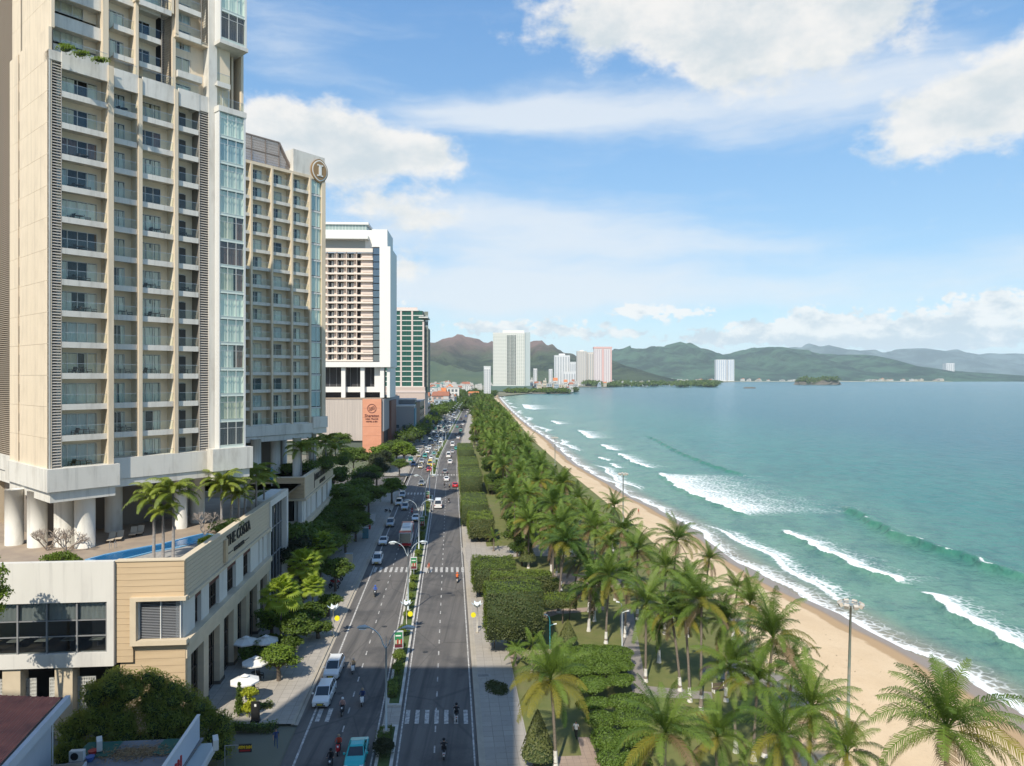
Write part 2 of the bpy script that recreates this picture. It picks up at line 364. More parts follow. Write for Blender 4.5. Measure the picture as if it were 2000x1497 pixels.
for pts, h, fw, trail, swell in waves:
    g = [G(x, y, SEAZ+h*.4) for x, y in pts]; g.sort(key=lambda p: p.y); gy = [p.y for p in g]; gd = [p.x-float(shoreX(p.y)) for p in g]
    dc = np.interp(YY, gy, gd) + .5*np.sin(YY*.45)+.35*np.sin(YY*1.13+1)
    L = gy[-1]-gy[0]; env = np.clip((YY-gy[0])/(L*.16+.8)+.25, 0, 1)*np.clip((gy[-1]-YY)/(L*.16+.8)+.25, 0, 1)
    env = env*env*(3-2*env)
    e = DD-dc
    prof = np.where(e < 0, np.exp(-(e/1.0)**2), np.exp(-(e/(3.2 if swell else 2.6))**2)); Z += h*env*prof*(1+.15*fb(XX, YY, 2.2))
    if swell: 
        Z -= h*.25*env*np.exp(-((e+3.5)/2.5)**2); SWL = np.maximum(SWL, env*np.exp(-((e+.5)/1.3)**2))
        if h > 1: FO = np.maximum(FO, env*np.exp(-((e-.2)/.45)**2)*np.clip(fb(XX*0, YY, .8)*1.5, 0, 1)*.75)
    else:
        Z += .12*env*np.exp(-((e-.4)/fw)**2)*fb(XX, YY, 4.0)
        core = np.where(e < 0, np.exp(-(e/.5)**4), np.exp(-(e/fw)**4)); tr = np.where(e > 0, np.exp(-e/max(trail*2.2,.1)), 0)*.70
        FO = np.maximum(FO, env*np.maximum(core*1.15, tr))
# swash along the beach and older foam lines
edge = .8+.9*np.sin(YY*.16)+.6*np.sin(YY*.41+2)
FO = np.maximum(FO, .9*np.exp(-((DD-edge)/.8)**2)); FO = np.maximum(FO, .60*np.exp(-np.clip(DD-edge, 0, 99)/4.0)*(DD > edge-1.0))
l2 = 6.8+1.9*np.sin(YY*.09+1)+.8*np.sin(YY*.27); FO = np.maximum(FO, .9*np.exp(-((DD-l2)/.95)**2)*np.clip(.55+.9*np.sin(YY*.052+.4), 0, 1))
FO = np.maximum(FO, .58*np.exp(-np.abs(DD-l2-1.6)/3.0)*np.clip(.5+.9*np.sin(YY*.052+.4), 0, 1))
Z *= np.clip((DD+1)/4, .05, 1); dep = np.clip(DD/9, 0, 1)
P = np.stack([XX, YY, SEAZ+Z], -1).reshape(-1, 3)
def b_sea(N):
    pos = N.n('ShaderNodeNewGeometry').outputs['Position']; s = N.n('ShaderNodeSeparateXYZ', {0: pos})
    fo = N.n('ShaderNodeAttribute', attribute_name='foam').outputs['Fac']; off = N.n('ShaderNodeAttribute', attribute_name='offshore').outputs['Fac']
    sw = N.n('ShaderNodeAttribute', attribute_name='swell').outputs['Fac']
    rot = N.n('ShaderNodeVectorRotate', {'Vector': pos, 'Angle': .35}, rotation_type='Z_AXIS').outputs[0]
    st = N.n('ShaderNodeVectorMath', {0: rot, 1: (1, .45, 1)}, operation='MULTIPLY').outputs[0]
    big = N.noise(st, .03, 5, .6)
    c = N.mix(N.sstep(N.m('MULTIPLY_ADD', N.m('SUBTRACT', big, .5), .35, off), .0, .40), (.135,.27,.20), (.036,.19,.17))
    c = N.mix(N.sstep(N.m('MULTIPLY_ADD', N.m('SUBTRACT', big, .5), .3, off), .35, 1.0), c, (.010,.125,.155))
    c = N.mix(N.m('MULTIPLY', N.sstep(N.noise(st, .16, 6, .7), .42, .66), .42), c, (.012,.085,.10)); c = N.mix(N.m('MULTIPLY', N.sstep(N.noise(N.n('ShaderNodeVectorMath', {0: pos, 1: (.25,.8,1)}, operation='MULTIPLY').outputs[0], .75, 5, .7), .5, .66), .38), c, (.008,.07,.085))
    c = N.mix(N.m('MULTIPLY', sw, .45), c, (.03,.17,.10))
    sand = N.sstep(off, .035, .0); c = N.mix(N.m('MULTIPLY', sand, .85), c, (.30,.24,.18))
    wv = N.n('ShaderNodeTexNoise', {'Vector': st, 'Scale': 1.1, 'Detail': 6.0, 'Roughness': .62}).outputs['Fac']
    wl = N.noise(st, .22, 3, .5)
    dist = N.m('DIVIDE', s.outputs[1], 500.0)
    hgt = N.m('ADD', N.m('MULTIPLY', wv, .5), N.m('MULTIPLY', wl, 1.2))
    bp = N.n('ShaderNodeBump', {'Height': hgt, 'Strength': 1.0, 'Distance': .9})
    lac = N.n('ShaderNodeTexVoronoi', {'Vector': N.n('ShaderNodeVectorMath', {0: pos, 1: N.n('ShaderNodeTexNoise', {'Vector': pos, 'Scale': 1.2, 'Detail': 4.0}).outputs['Color']}, operation='ADD').outputs[0], 'Scale': .7}, feature='DISTANCE_TO_EDGE').outputs['Distance']
    lace = N.m('SUBTRACT', 1.0, N.sstep(lac, .0, .22)); ns = N.m('ADD', N.m('MULTIPLY', N.noise(N.n('ShaderNodeVectorMath', {0: N.n('ShaderNodeVectorRotate', {'Vector': pos, 'Angle': -.55}, rotation_type='Z_AXIS').outputs[0], 1: (.9,.28,1)}, operation='MULTIPLY').outputs[0], .38, 7, .7, .6), .62), N.m('MULTIPLY', N.noise(pos, .9, 6, .7), .38))
    thr = N.m('ADD', N.m('MULTIPLY', ns, .82), N.m('MULTIPLY', N.m('SUBTRACT', 1.0, lace), .22))
    ff = N.sstep(N.m('SUBTRACT', fo, thr), -.26, .17)
    wat = N.n('ShaderNodeBsdfPrincipled', {'Base Color': c, 'Roughness': .2, 'Specular IOR Level': .2, 'IOR': 1.33, 'Normal': bp.outputs[0]})
    fb_ = N.n('ShaderNodeBump', {'Height': ns, 'Strength': .8, 'Distance': .3})
    fm = N.n('ShaderNodeBsdfPrincipled', {'Base Color': (.80,.82,.80,1), 'Roughness': .8, 'Normal': fb_.outputs[0]})
    mx = N.n('ShaderNodeMixShader', {0: ff, 1: wat.outputs[0], 2: fm.outputs[0]})
    N.n('ShaderNodeOutputMaterial', {'Surface': mx.outputs[0]})
M_sea = polymat('sea_water', b_sea)
me = np_mesh('sea', P, grid_faces(*YY.shape), M_sea, smooth=True)
for nm, arr in (('foam', FO), ('offshore', np.clip(DD/260, 0, 2)), ('swell', SWL)):
    at = me.attributes.new(nm, 'FLOAT', 'POINT'); at.data.foreach_set('value', np.ascontiguousarray(arr.ravel(), np.float32))
sea = tag(inst('sea', me), kind='structure')
mb = MB(); S = 90000
edgeL = [(float(shoreX(y))+ds[-1]-2, y) for y in (40, 300, 800, 1300, 1480)]
mb.add([(edgeL[0][0], -3000, SEAZ-.05)]+[(x, y, SEAZ-.05) for x, y in edgeL]+[(-2500, 1478, SEAZ-.05), (-S, 9000, SEAZ-.05), (-S, S, SEAZ-.05), (S, S, SEAZ-.05), (S, -3000, SEAZ-.05)], [(0,5,4,3,2,1)[::-1]+(), (5,6,7,8,9,10,0)])
mb2 = MB(); 
mb2.add([(edgeL[0][0], -3000, SEAZ-.05)]+[(x, y, SEAZ-.05) for x, y in edgeL]+[(S, 1480, SEAZ-.05), (S, -3000, SEAZ-.05)], [(0,7,6,5,4,3,2,1)])
mb2.add([(-2500,1480,SEAZ-.05),(S,1480,SEAZ-.05),(S,S,SEAZ-.05),(-2500,S,SEAZ-.05)], [(0,1,2,3)])
me = mb2.mesh('open_sea', M_sea)
at = me.attributes.new('offshore', 'FLOAT', 'POINT'); at.data.foreach_set('value', [1.5]*len(me.vertices))
tag(inst('open_sea', me), kind='structure')
# --- hills: height fields with gullies
def hill(name, prof, Y, depth, m, base=0.0, seed=0, rough=.22, step=8):
    xs = np.arange(prof[0][0], prof[-1][0]+1, step); top = np.interp(xs, [p[0] for p in prof], [p[1] for p in prof])
    nv = 44; P = []; r = np.random.default_rng(seed); ph = r.uniform(0, 6, 12)
    for j in range(nv):
        t = j/(nv-1); tt = t*2-1           # -1 near foot .. 1 far foot
        for i, x in enumerate(xs):
            hh = (HZ-top[i])/F*Y + H - base + Y*.0011*(sin(x*.21+seed)+.8*sin(x*.47+2*seed)+.6*sin(x*.9))
            wx = x*.05
            ridge = sum(sin(wx*(1+k*1.3)+ph[k]+tt*(1.5+k)*(1 if k%2 else -1))/(1.3+k*.7) for k in range(8))*.7
            rr = 1-abs(tt)**(1.25+.35*sin(wx*.7+ph[7]))
            rr = max(rr, 0); z = hh*rr*(1+rough*ridge*(abs(tt)*(1-abs(tt))*4))
            wob = depth*.10*ridge*(1-abs(tt))
            yy = Y + tt*depth + wob*(abs(tt) > .02)
            P.append(((x-1000)/F*Y*(1+.0*tt), yy, base+z-(4 if j in (0, nv-1) else 0)))
    return tag(inst(name, np_mesh(name, P, grid_faces(nv, len(xs)), m, smooth=True)), kind='structure')
def hmat(name, a, b, hi=None, h0=120, h1=260, sc=.004):
    def bld(N):
        pos = N.n('ShaderNodeNewGeometry').outputs['Position']; s = N.n('ShaderNodeSeparateXYZ', {0: pos})
        n = N.noise(pos, sc, 8, .72); c = N.mix(N.sstep(n, .4, .6), tuple(v*.6 for v in a), tuple(v*1.25 for v in b))
        if hi: 
            f = N.sstep(N.m('MULTIPLY_ADD', N.m('SUBTRACT', N.noise(pos, sc*.6, 6, .6), .5), 260.0, s.outputs[2]), h0, h1); c = N.mix(f, c, N.mix(N.sstep(n, .4, .6), hi, tuple(v*.7 for v in hi)))
        bp = N.n('ShaderNodeBump', {'Height': N.noise(pos, sc*4, 8, .7), 'Strength': 1.0, 'Distance': 45.0})
        p = N.n('ShaderNodeBsdfPrincipled', {'Base Color': c, 'Roughness': .9, 'Specular IOR Level': .2, 'Normal': bp.outputs[0]}); N.n('ShaderNodeOutputMaterial', {'Surface': p.outputs[0]})
    return polymat(name, bld)
Mh1 = hmat('hill_brown', (.034,.062,.034), (.062,.088,.042), (.27,.17,.14), 130, 330)
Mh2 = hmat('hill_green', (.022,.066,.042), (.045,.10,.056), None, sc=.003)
Mh3 = hmat('hill_far_hazed', (.05,.10,.10), (.08,.12,.115), None, sc=.0015)  # bluish distance haze put into the base colour of the far ranges
hill('hills', [(560,705),(700,690),(790,692),(838,676),(862,668),(885,659),(905,655),(925,660),(950,668),(975,664),(1000,672),(1030,668),(1050,667),(1075,677),(1100,689),(1130,696),(1165,690),(1190,706),(1240,737)], 5200, 1900, Mh1, seed=1)
hill('hills', [(560,722),(700,717),(838,704),(870,712),(905,722),(940,728),(980,737)], 3600, 500, mat('hill_low', (.035,.068,.028), .9, (.06,.09,.035), .01, space='w'), seed=5)
hill('hills', [(1120,737),(1160,700),(1196,681),(1230,677),(1260,683),(1290,678),(1320,670),(1350,672),(1380,683),(1405,692),(1430,689),(1460,681),(1500,682),(1530,678),(1570,686),(1610,693),(1650,697),(1700,706),(1750,718),(1800,722),(1840,733),(1870,738)], 8000, 2200, Mh2, seed=2)
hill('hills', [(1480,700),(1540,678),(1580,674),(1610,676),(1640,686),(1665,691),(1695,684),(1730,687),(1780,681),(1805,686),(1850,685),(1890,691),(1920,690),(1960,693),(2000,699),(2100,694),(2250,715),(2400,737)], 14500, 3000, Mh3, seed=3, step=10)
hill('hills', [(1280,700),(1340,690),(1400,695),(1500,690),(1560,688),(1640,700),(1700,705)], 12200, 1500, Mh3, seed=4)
# --- haze
mh = bpy.data.materials.new('haze_air'); mh.use_nodes = True; N = NT(mh.node_tree)
pv = N.n('ShaderNodeVolumePrincipled', {'Color': (.80,.91,1.0,1), 'Density': 3.8e-5, 'Anisotropy': -.15})
N.n('ShaderNodeOutputMaterial', {'Volume': pv.outputs[0]})
mb = MB(); mb.box(-9500, 18000, -200, 18500, -9, 760); me = mb.mesh('haze', mh)
haze = tag(inst('haze', me), 'pale sea haze lying over the bay and hills', 'haze', kind='stuff')
# ------------------------------------------------------------------ materials of the buildings
CREAM = mat('cream_render', (.70,.585,.435), .75, (.66,.55,.405), .25, streak=.45, dirt=(.46,.38,.28), dscale=.35, stretch=(1,1,.25), bump=.05)
OFFW = mat('offwhite_render', (.66,.635,.575), .7, (.62,.595,.54), .3, streak=.55, dirt=(.42,.39,.34), dscale=.5, stretch=(1,1,.35))
WHITE = mat('white_render', (.66,.635,.58), .7, (.62,.595,.54), .2, streak=.35, dirt=(.5,.48,.45), dscale=.3, stretch=(1,1,.3))
WALLB = mat('balcony_wall', (.76,.68,.53), .8, (.72,.64,.50), .4)
LOUV = mat('louvre_metal', (.24,.215,.185), .5, metal=.2)
LOUVA = mat('louvre_pale', (.40,.365,.32), .6)
DARK = mat('dark_interior', (.035,.035,.038), .8)
FRAME = mat('window_frame_white', (.62,.62,.60), .5)
DFRAME = mat('window_frame_dark', (.06,.055,.05), .5)
CURT = [mat('curtain_pale', (.80,.82,.78), .9), mat('curtain_grey', (.68,.70,.68), .9), mat('curtain_cream', (.62,.58,.48), .9), mat('curtain_maroon', (.17,.10,.09), .9), mat('curtain_blue', (.48,.56,.62), .9)]
GL = glass_mat('window_glass', (.98,.99,.96), .985, fk=.28)
GLR = glass_mat('railing_glass', (.95,.975,.955), .985, fk=.18)
GLD = glass_mat('dark_glass', (.35,.38,.40), .93)
GLG = glass_mat('curtainwall_glass', (.96,1.0,.97), .97, fk=.2)
SAND = mat('sandstone', (.56,.42,.265), .8, (.51,.38,.235), .5, stretch=(.3,.3,2.5), dirt=(.38,.28,.18), dscale=.4)
SAND2 = mat('sandstone_pale', (.60,.50,.36), .8, (.54,.45,.32), .6)
STEEL = mat('steel', (.45,.46,.47), .35, metal=.7)
UX, UY = sin(radians(40.3)), cos(radians(40.3)); RZT = radians(49.7)
def sx(P0, px, d=0.0):
    r = (px-1000)/F
    return (r*(P0[1]-d*UX) - P0[0] - d*UY)/(UX - r*UY)
_curt = {}
def curtain_mesh(w, h, seed, m):
    k = (round(w,2), round(h,2), seed, m.name)
    if k not in _curt:
        n = max(6, int(w/.14)); rr = random.Random(seed); V = []
        for j in range(2):
            for i in range(n+1): V.append((w*i/n, .06*sin(i*1.9+rr.random())+.02*rr.random(), h*j))
        _curt[k] = np_mesh('curtain', V, grid_faces(2, n+1)[:, ::-1], m, smooth=False)
    return _curt[k]
_pane = {}
def pane_mesh(w, h, m=None):
    m = m or GL; k = (round(w,3), round(h,3), m.name)
    if k not in _pane:
        mb = MB(); mb.box(0, w, 0, .03, 0, h); _pane[k] = mb.mesh('pane', m)
    return _pane[k]
_wf = {}
def window(root, x, y, z, w, h, n, rr, fm=None, gm=None, bars=(), curtains=True, dark=.25, name='window', maroon=.03):
    """frame with n panes; curtains hang behind; x,y,z = lower left outer corner"""
    fm = fm or FRAME; k = (round(w,2), round(h,2), n, bars, fm.name)
    if k not in _wf:
        mb = MB(); t = .06
        mb.box(0, w, 0, .1, 0, t); mb.box(0, w, 0, .1, h-t, h)
        for i in range(n+1):
            c = min(max(w*i/n - t/2, 0), w-t); mb.box(c, c+t, .003, .097, t, h-t)
        for b in bars: mb.box(t, w-t, .02, .08, b*h, b*h+.05)
        _wf[k] = mb.mesh(name, fm)
    f = inst(name, _wf[k], root, (x, y, z)); pw = w/n
    for i in range(n): inst('pane', pane_mesh(pw-.08, h-.13, gm), f, (pw*i+.04, .035, .065))
    if curtains:
        if rr.random() < .93:
            c = CURT[3] if rr.random() < maroon else CURT[rr.choice((0,0,0,1,1,2,4))]
            if rr.random() < dark: 
                a = w*rr.uniform(.25,.5); inst('curtain', curtain_mesh(a, h-.15, rr.randrange(3), c), f, (.03, .22, .05))
                b = w*rr.uniform(.2,.35); inst('curtain', curtain_mesh(b, h-.15, rr.randrange(3), c), f, (w-b-.03, .22, .05))
            else: inst('curtain', curtain_mesh(w-.06, h-.15, rr.randrange(3), c), f, (.03, .22, .05))
    return f
_slab = {}
def cached(key, build, name, m):
    if key not in _slab:
        mb = MB(); build(mb); _slab[key] = mb.mesh(name, m)
    return _slab[key]
def slab(root, x0, x1, d, z, dep=2.0, h=.62, solid=0.0, m=None):
    m = m or OFFW; w = x1-x0
    def b(mb):
        mb.box(0, w, 0, .22, -h*.62, h*.38+solid); mb.box(0, w, .22, dep, -.2, 0.0)
    return inst('balcony_slab', cached(('slab', round(w,2), dep, h, solid, m.name), b, 'balcony_slab', m), root, (x0, -d, z))
def rail(root, x0, x1, d, z, h=1.0):
    w = x1-x0
    r = inst('glass_railing', cached(('rail', round(w,2), h), lambda mb: mb.box(.02, w-.02, 0, .02, 0, h), 'glass_railing', GLR), root, (x0, -d+.08, z+.24))
    inst('handrail', cached(('hrail', round(w,2)), lambda mb: mb.box(.01, w-.01, 0, .05, 0, .04), 'handrail', STEEL), r, (0, -.012, h))
    return r
def louvre(root, x0, x1, d, z0, z1, pitch=.2, m=None, name='louvre_screen'):
    mb = MB(); n = int((z1-z0)/pitch)
    for i in range(n):
        z = z0+i*pitch; mb.add([(x0,-d,z),(x1,-d,z),(x1,-d+.16,z+pitch*.62),(x0,-d+.16,z+pitch*.62),(x0,-d+.02,z-.03),(x1,-d+.02,z-.03)], [(0,1,2,3),(0,4,5,1)])
    for x in (x0, x1-.06): mb.box(x, x+.06, -d-.01, -d+.2, z0, z1)
    return stuff_part(part(name, mb, m or LOUV, root))
# ------------------------------------------------------------------ tower one
P0 = (X_at(95, 73.9), 73.9)
T1 = thing('residential_tower', 'tall cream residential tower with stacked balconies filling the upper left of the photo', 'building', (P0[0], P0[1], 0), RZT)
FZ = [24.3+3.3*k for k in range(0, 18)]; TOP1 = FZ[-1]+3.3; STEP = 13
D2 = -.9
ENDX = sx(P0, 478, D2)
mb = MB(); mb.box(.35, ENDX-.1, 2.75, 13.2, 24.3, FZ[STEP]-.3); mb.box(.35, ENDX-.2, 4.1, 13.2, FZ[STEP]-.3, TOP1-.1); mb.box(2.0, ENDX-.3, 13.2, 24, 24.3, TOP1-.2)
part('core', mb, DARK, T1)
mb = MB(); mb.box(.3, ENDX, 24, 25, 15.4, TOP1); mb.box(ENDX-.3, ENDX, 1.2, 24, 24.3, TOP1); mb.box(.1, ENDX, .5, 24.9, TOP1, TOP1+1.2)
part('rear_wall', mb, CREAM, T1)
# side wall of stone panels
Ls = [0.0, 9.6, 10.2, 13.2]
for k, z in enumerate(FZ):
    for a, b in ((0.0, 9.58), (10.15, 13.2)):
        me = cached(('side', a), lambda mb: (mb.box(0, .3, a+.01, b, .012, 3.288)), 'wall_panel', CREAM)
        inst('wall_panel', me, T1, (0 if k < STEP+1 else .25, 0, z))
    me = cached(('slit', 0), lambda mb: (mb.box(.12, .3, 9.58, 10.15, 0, 3.3)), 'wall_panel', mat('cream_shadowgap', (.46,.38,.28), .8)); inst('wall_panel', me, T1, (0 if k < STEP+1 else .25, 0, z))
    inst('slit_window', cached(('slitw',), lambda mb: mb.box(.105, .14, 9.62, 10.1, .3, 2.3), 'slit_window', GLD), T1, (0 if k < STEP+1 else .25, 0, z))
louvre_m = MB()
mb = MB(); mb.box(1.4, 2.0, 13.2, 24, 24.3, TOP1); part('side_wall', mb, mat('brown_side', (.20,.155,.11), .8), T1)
mb = MB()
for i in range(int((TOP1-24.5)/.24)):
    z = 24.5+i*.24; mb.box(.9,1.15,13.2,24,z,z+.11)
stuff_part(part('side_louvre', mb, mat('louvre_brown', (.34,.275,.205), .6), T1))
rr = random.Random(11)
def sxs(a, b, d): return sx(P0, a, d), sx(P0, b, d)
# lower part ---------------------------------------------------------------
zt = FZ[STEP]
l0, l1 = sxs(96, 120.5, 0); louvre(T1, .12, l1, .0, 24.4, zt, .3, LOUVA)
mb = MB(); mb.box(0, .12, -.02, .4, 24.3, zt+.9); part('corner_fin', mb, OFFW, T1)
bays = [(sx(P0,121,0), sx(P0,210,0), 0.0, 4, 4.2), (sx(P0,223,D2), sx(P0,268,D2), D2, 2, None), (sx(P0,278.5,D2), sx(P0,339,D2), D2, 3, None), (sx(P0,349,D2), sx(P0,388,D2), D2, 2, None)]
fins = [(sx(P0,212,.35), .55, .35), (sx(P0,271,D2+.3), .42, D2+.3), (sx(P0,341.5,D2+.3), .42, D2+.3)]
for x, w, d in fins:
    mb = MB(); mb.box(x, x+w, -d, 2.7, 24.0, zt+1.0); part('fin_wall', mb, CREAM, T1)
lb0, lb1 = sxs(389, 407, D2); louvre(T1, lb0, lb1, D2+.05, 24.4, zt-.2, .3, LOUVA)
mb = MB(); mb.box(lb0-.02, lb0+.12, -D2+.2, 2.7, 24.3, zt); part('fin_wall', mb, LOUV, T1)
p0, p1 = sxs(408, 424, D2+.2); mb = MB(); mb.box(p0, p1, -D2-.2, 2.7, 24.3, TOP1); part('pier_wall', mb, OFFW, T1)
for bi, (x0, x1, d, n, _) in enumerate(bays):
    w = x1-x0; ww = w*(.90 if bi == 0 else .72 if bi == 1 else .78 if bi == 2 else .62); back = 1.75-d if bi == 0 else 1.7-d
    mb = MB()
    for k in range(STEP):
        z = FZ[k]; mb.box(x0, x1, back, back+.2, z+2.45, z+3.1); mb.box(x0+ww, x1, back, back+.2, z-.2, z+2.45)
    part('recess_wall', mb, WALLB, T1)
    if bi < 3:
        mb = MB(); mb.box(x1-.001, x1+.12, -d+.15, back+.2, 24.3, zt-.25); part('side_screen', mb, WALLB, T1)
    for k in range(STEP):
        z = FZ[k]
        if k > 0 or bi == 0: slab(T1, x0, x1, d, z, back+d)
        rail(T1, x0, x1, d, z-.02)
        window(T1, x0+.03, back-.12, z, ww-.05, 2.45, n, rr, gm=GL, dark=.22)
        if bi == 3: inst('door_panel', cached(('dpan', 0), lambda mb: mb.box(0, .75, 0, .08, 0, 2.3), 'door_panel', mat('door_dark', (.05,.045,.04), .5)), T1, (x0+ww*.52, back-.2, z))
    # terrace parapet above
    slab(T1, x0-.05, x1+.05, d+.15, zt-.15, back+d+1.5, 1.0, 1.1); rail(T1, x0, x1, d+.1, zt+1.1, .95)
mb = MB(); mb.box(lb0-.5, p0, -D2-.1, 2.7, zt-.6, zt+1.3); part('parapet', mb, OFFW, T1)
mb = MB(); mb.box(.0, bays[0][0], -.05, 1.6, zt-.1, zt+.9); part('parapet', mb, OFFW, T1)
# fascia ring
def fascia(x0, x1, y0, y1, z0, zm, z1, step=.35, name='fascia'):
    mb = MB(); mb.box(x0, x1, y0, y1, zm, z1); mb.box(x0+step, x1-step, y0+step, y1-step, z0, zm-.06); mb.box(x0+step+.1, x1-step-.1, y0+step+.1, y1-step-.1, zm-.06, zm)
    return part(name, mb, OFFW, T1)
fx = sx(P0, 234.5, .75)
fascia(-.35, fx, -.75, 13.6, 20.95, 22.1, 24.45)
fascia(fx-.3, sx(P0, 420, -.5), .55, 24, 21.7, 22.6, 24.95, .15)
fascia(sx(P0, 416, .9), sx(P0, 494, .9), -.9, 20, 21.4, 22.5, 25.2, .3)
fascia(.6, 5, 13.6, 26, 21.3, 22.8, 24.6, .2)
# upper part, set back ------------------------------------------------------
DU = -1.9
ub = [(104, 200, 'solid', 3), (222, 264, 'rail', 2), (272, 315, 'rail', 2)]
mb = MB()
for a, b in ((201, 215), (265, 271), (337, 343)):
    u0, u1 = sxs(a, b, DU+.5); mb.box(u0, u1 if a != 201 else u0+.6, -DU-.5, 3.6, zt+.3, TOP1)
part('fin_wall', mb, CREAM, T1)
u0, u1 = sxs(88, 103.5, DU); louvre(T1, .35, u1, DU, zt+.2, TOP1)
u0, u1 = sxs(316, 336, DU+.2); louvre(T1, u0, u1, DU+.2, zt+.2, TOP1)
for bi, (a, b, kind, n) in enumerate(ub):
    x0, x1 = sxs(a, b, DU); back = 3.4; mb = MB(); w = x1-x0; ww = w*.7
    for k in range(STEP, 18):
        z = FZ[k]; mb.box(x0, x1, back, back+.2, z+2.3, z+3.1); mb.box(x0+ww, x1, back, back+.2, z, z+2.3)
    part('recess_wall', mb, WALLB, T1)
    for k in range(STEP, 18):
        z = FZ[k]+(1.4 if bi == 0 else 0)
        if k > STEP or bi == 0:
            slab(T1, x0, x1, DU, z, 1.5, .62, .75 if kind == 'solid' else 0)
        if kind == 'rail': rail(T1, x0, x1, DU, z)
        window(T1, x0+.05, back-.12, FZ[k], ww-.05, 2.3, n, rr, dark=.5)
x0, x1 = sxs(343, 407, DU+.3); xw = sx(P0, 376, DU+.3)
mb = MB()
for k in range(STEP, 18):
    z = FZ[k]; mb.box(x0, x1, -DU+.2, -DU+.5, z+2.4, z+3.3)
    mb.box(xw, x1, -DU+.2, -DU+.5, z, z+2.4)
part('recess_wall', mb, CREAM, T1)
for k in range(STEP, 18): window(T1, x0+.05, -DU+.22, FZ[k]+(.0), xw-x0-.1, 2.4, 2, rr, dark=.3)
mb = MB(); mb.box(x0, sx(P0, 396, DU+1), -DU-.9, -DU+.2, FZ[STEP+1]-.5, FZ[STEP+1]+.3); part('ledge', mb, OFFW, T1)
# projecting box near the top edge of the photo
zb = 75.0; x0, x1 = sxs(349, 393, D2); 
mb = MB(); mb.box(x0-.35, x0, -D2, 3.0, zb, TOP1); mb.box(x0-.35, sx(P0, 408, D2), -D2+.05, 3.0, zb-.35, zb+.15); part('fin_wall', mb, CREAM, T1)
for k in range(3):
    z = zb+.1+3.3*k; slab(T1, x0, x1, D2, z, 1.9); rail(T1, x0, x1, D2, z); window(T1, x0+.05, 2.6, z, (x1-x0)*.8, 2.4, 2, rr)
louvre(T1, x1+.02, sx(P0, 409, D2), D2, zb, TOP1)
x0, x1 = sxs(273, 340, D2); zb2 = FZ[15]+3.4
mb = MB(); mb.box(x0-.35, x0, -D2, 3.0, zb2, TOP1); mb.box(x1-.3, x1, -D2, 3.0, zb2, TOP1); part('fin_wall', mb, CREAM, T1)
for k in range(1):
    z = zb2+3.3*k; slab(T1, x0, x1-.3, D2, z, 1.9); rail(T1, x0, x1-.3, D2, z); window(T1, x0+.05, 2.6, z, (x1-x0)*.8, 2.4, 3, rr)
# glazed bay window column
g0, g1 = sxs(425.5, 474.5, 0.0); gw = g1-g0
def glazed(z0, nfl, dd, fh=3.3, seedc=5):
    q = random.Random(seedc)
    mb = MB(); mb.box(g0, g1, -dd+.5, 2.9, z0, z0+nfl*fh); part('bay_core', mb, DARK, T1)
    mb = MB(); mb.box(g1-.08, g1+.16, -dd-.02, 2.9, z0, z0+nfl*fh); mb.box(g0-.02, g0+.1, -dd-.02, 2.9, z0, z0+nfl*fh); part('bay_frame', mb, FRAME, T1)
    for k in range(nfl):
        z = z0+k*fh
        inst('spandrel', cached(('spandrel', dd), lambda mb: (mb.box(.1, gw-.08, .05, .3, .0, .35), mb.box(.1, gw-.08, .02, .12, .33, .40), mb.box(.1, gw-.08, .02, .12, 0, .05)), 'spandrel', mat('spandrel_glass', (.60,.66,.60), .25)), T1, (g0, -dd, z))
        m = CURT[3] if k in (7,) else CURT[q.choice((0,0,0,4,1,2))] if k not in (0,) else mat('curtain_plum', (.07,.06,.07), .8)
        f = inst('window', cached(('bayf', dd), lambda mb: [mb.box(gw*i/3-.02, gw*i/3+.03, 0, .07, .4, fh) for i in (1, 2)]+[mb.box(.1, gw-.08, 0, .06, fh-.75, fh-.71)], 'window', FRAME), T1, (g0, -dd, z))
        for i in range(3): inst('pane', pane_mesh(gw/3-.06, fh-.42, GLG), f, (gw*i/3+.03, .03, .4))
        cw = gw-.1 if q.random() < .6 else gw*.6
        inst('curtain', curtain_mesh(cw, fh-.5, q.randrange(3), m), f, (.05, .3, .42))
        if cw < gw*.9 and q.random() < .5: inst('curtain', curtain_mesh(gw*.25, fh-.5, 1, CURT[3]), f, (gw*.7, .32, .42))
glazed(25.2, 13, .35, 3.2, 4)
zg = 25.2+13*3.2
mb = MB(); mb.box(g0-.1, g1+.25, -.45, 2.9, zg, zg+.7); part('bay_cap', mb, OFFW, T1); rail(T1, g0, g1, .4, zg+.5, 1.0)
zh = 75.4
mb = MB(); mb.box(g0, sx(P0, 449, -.9), .9, 2.9, zg+.7, zh); mb.box(sx(P0,452,-2), g1-.2, 2.0, 3.0, zg+.7, zh); part('recess_wall', mb, CREAM, T1)
slab(T1, g0, g1-1.6, -.1, zg+3.6, 2.0); rail(T1, g0, g1-1.6, -.1, zg+3.6)
window(T1, g0+.3, .85, zg+1.0, 1.6, 2.3, 2, rr)
mb = MB(); mb.box(g0-.1, g1+.3, -.75, 3.0, zh-.3, zh+.15); part('bay_cap', mb, OFFW, T1)
glazed(zh+.1, 2, .65, 3.6, 9)
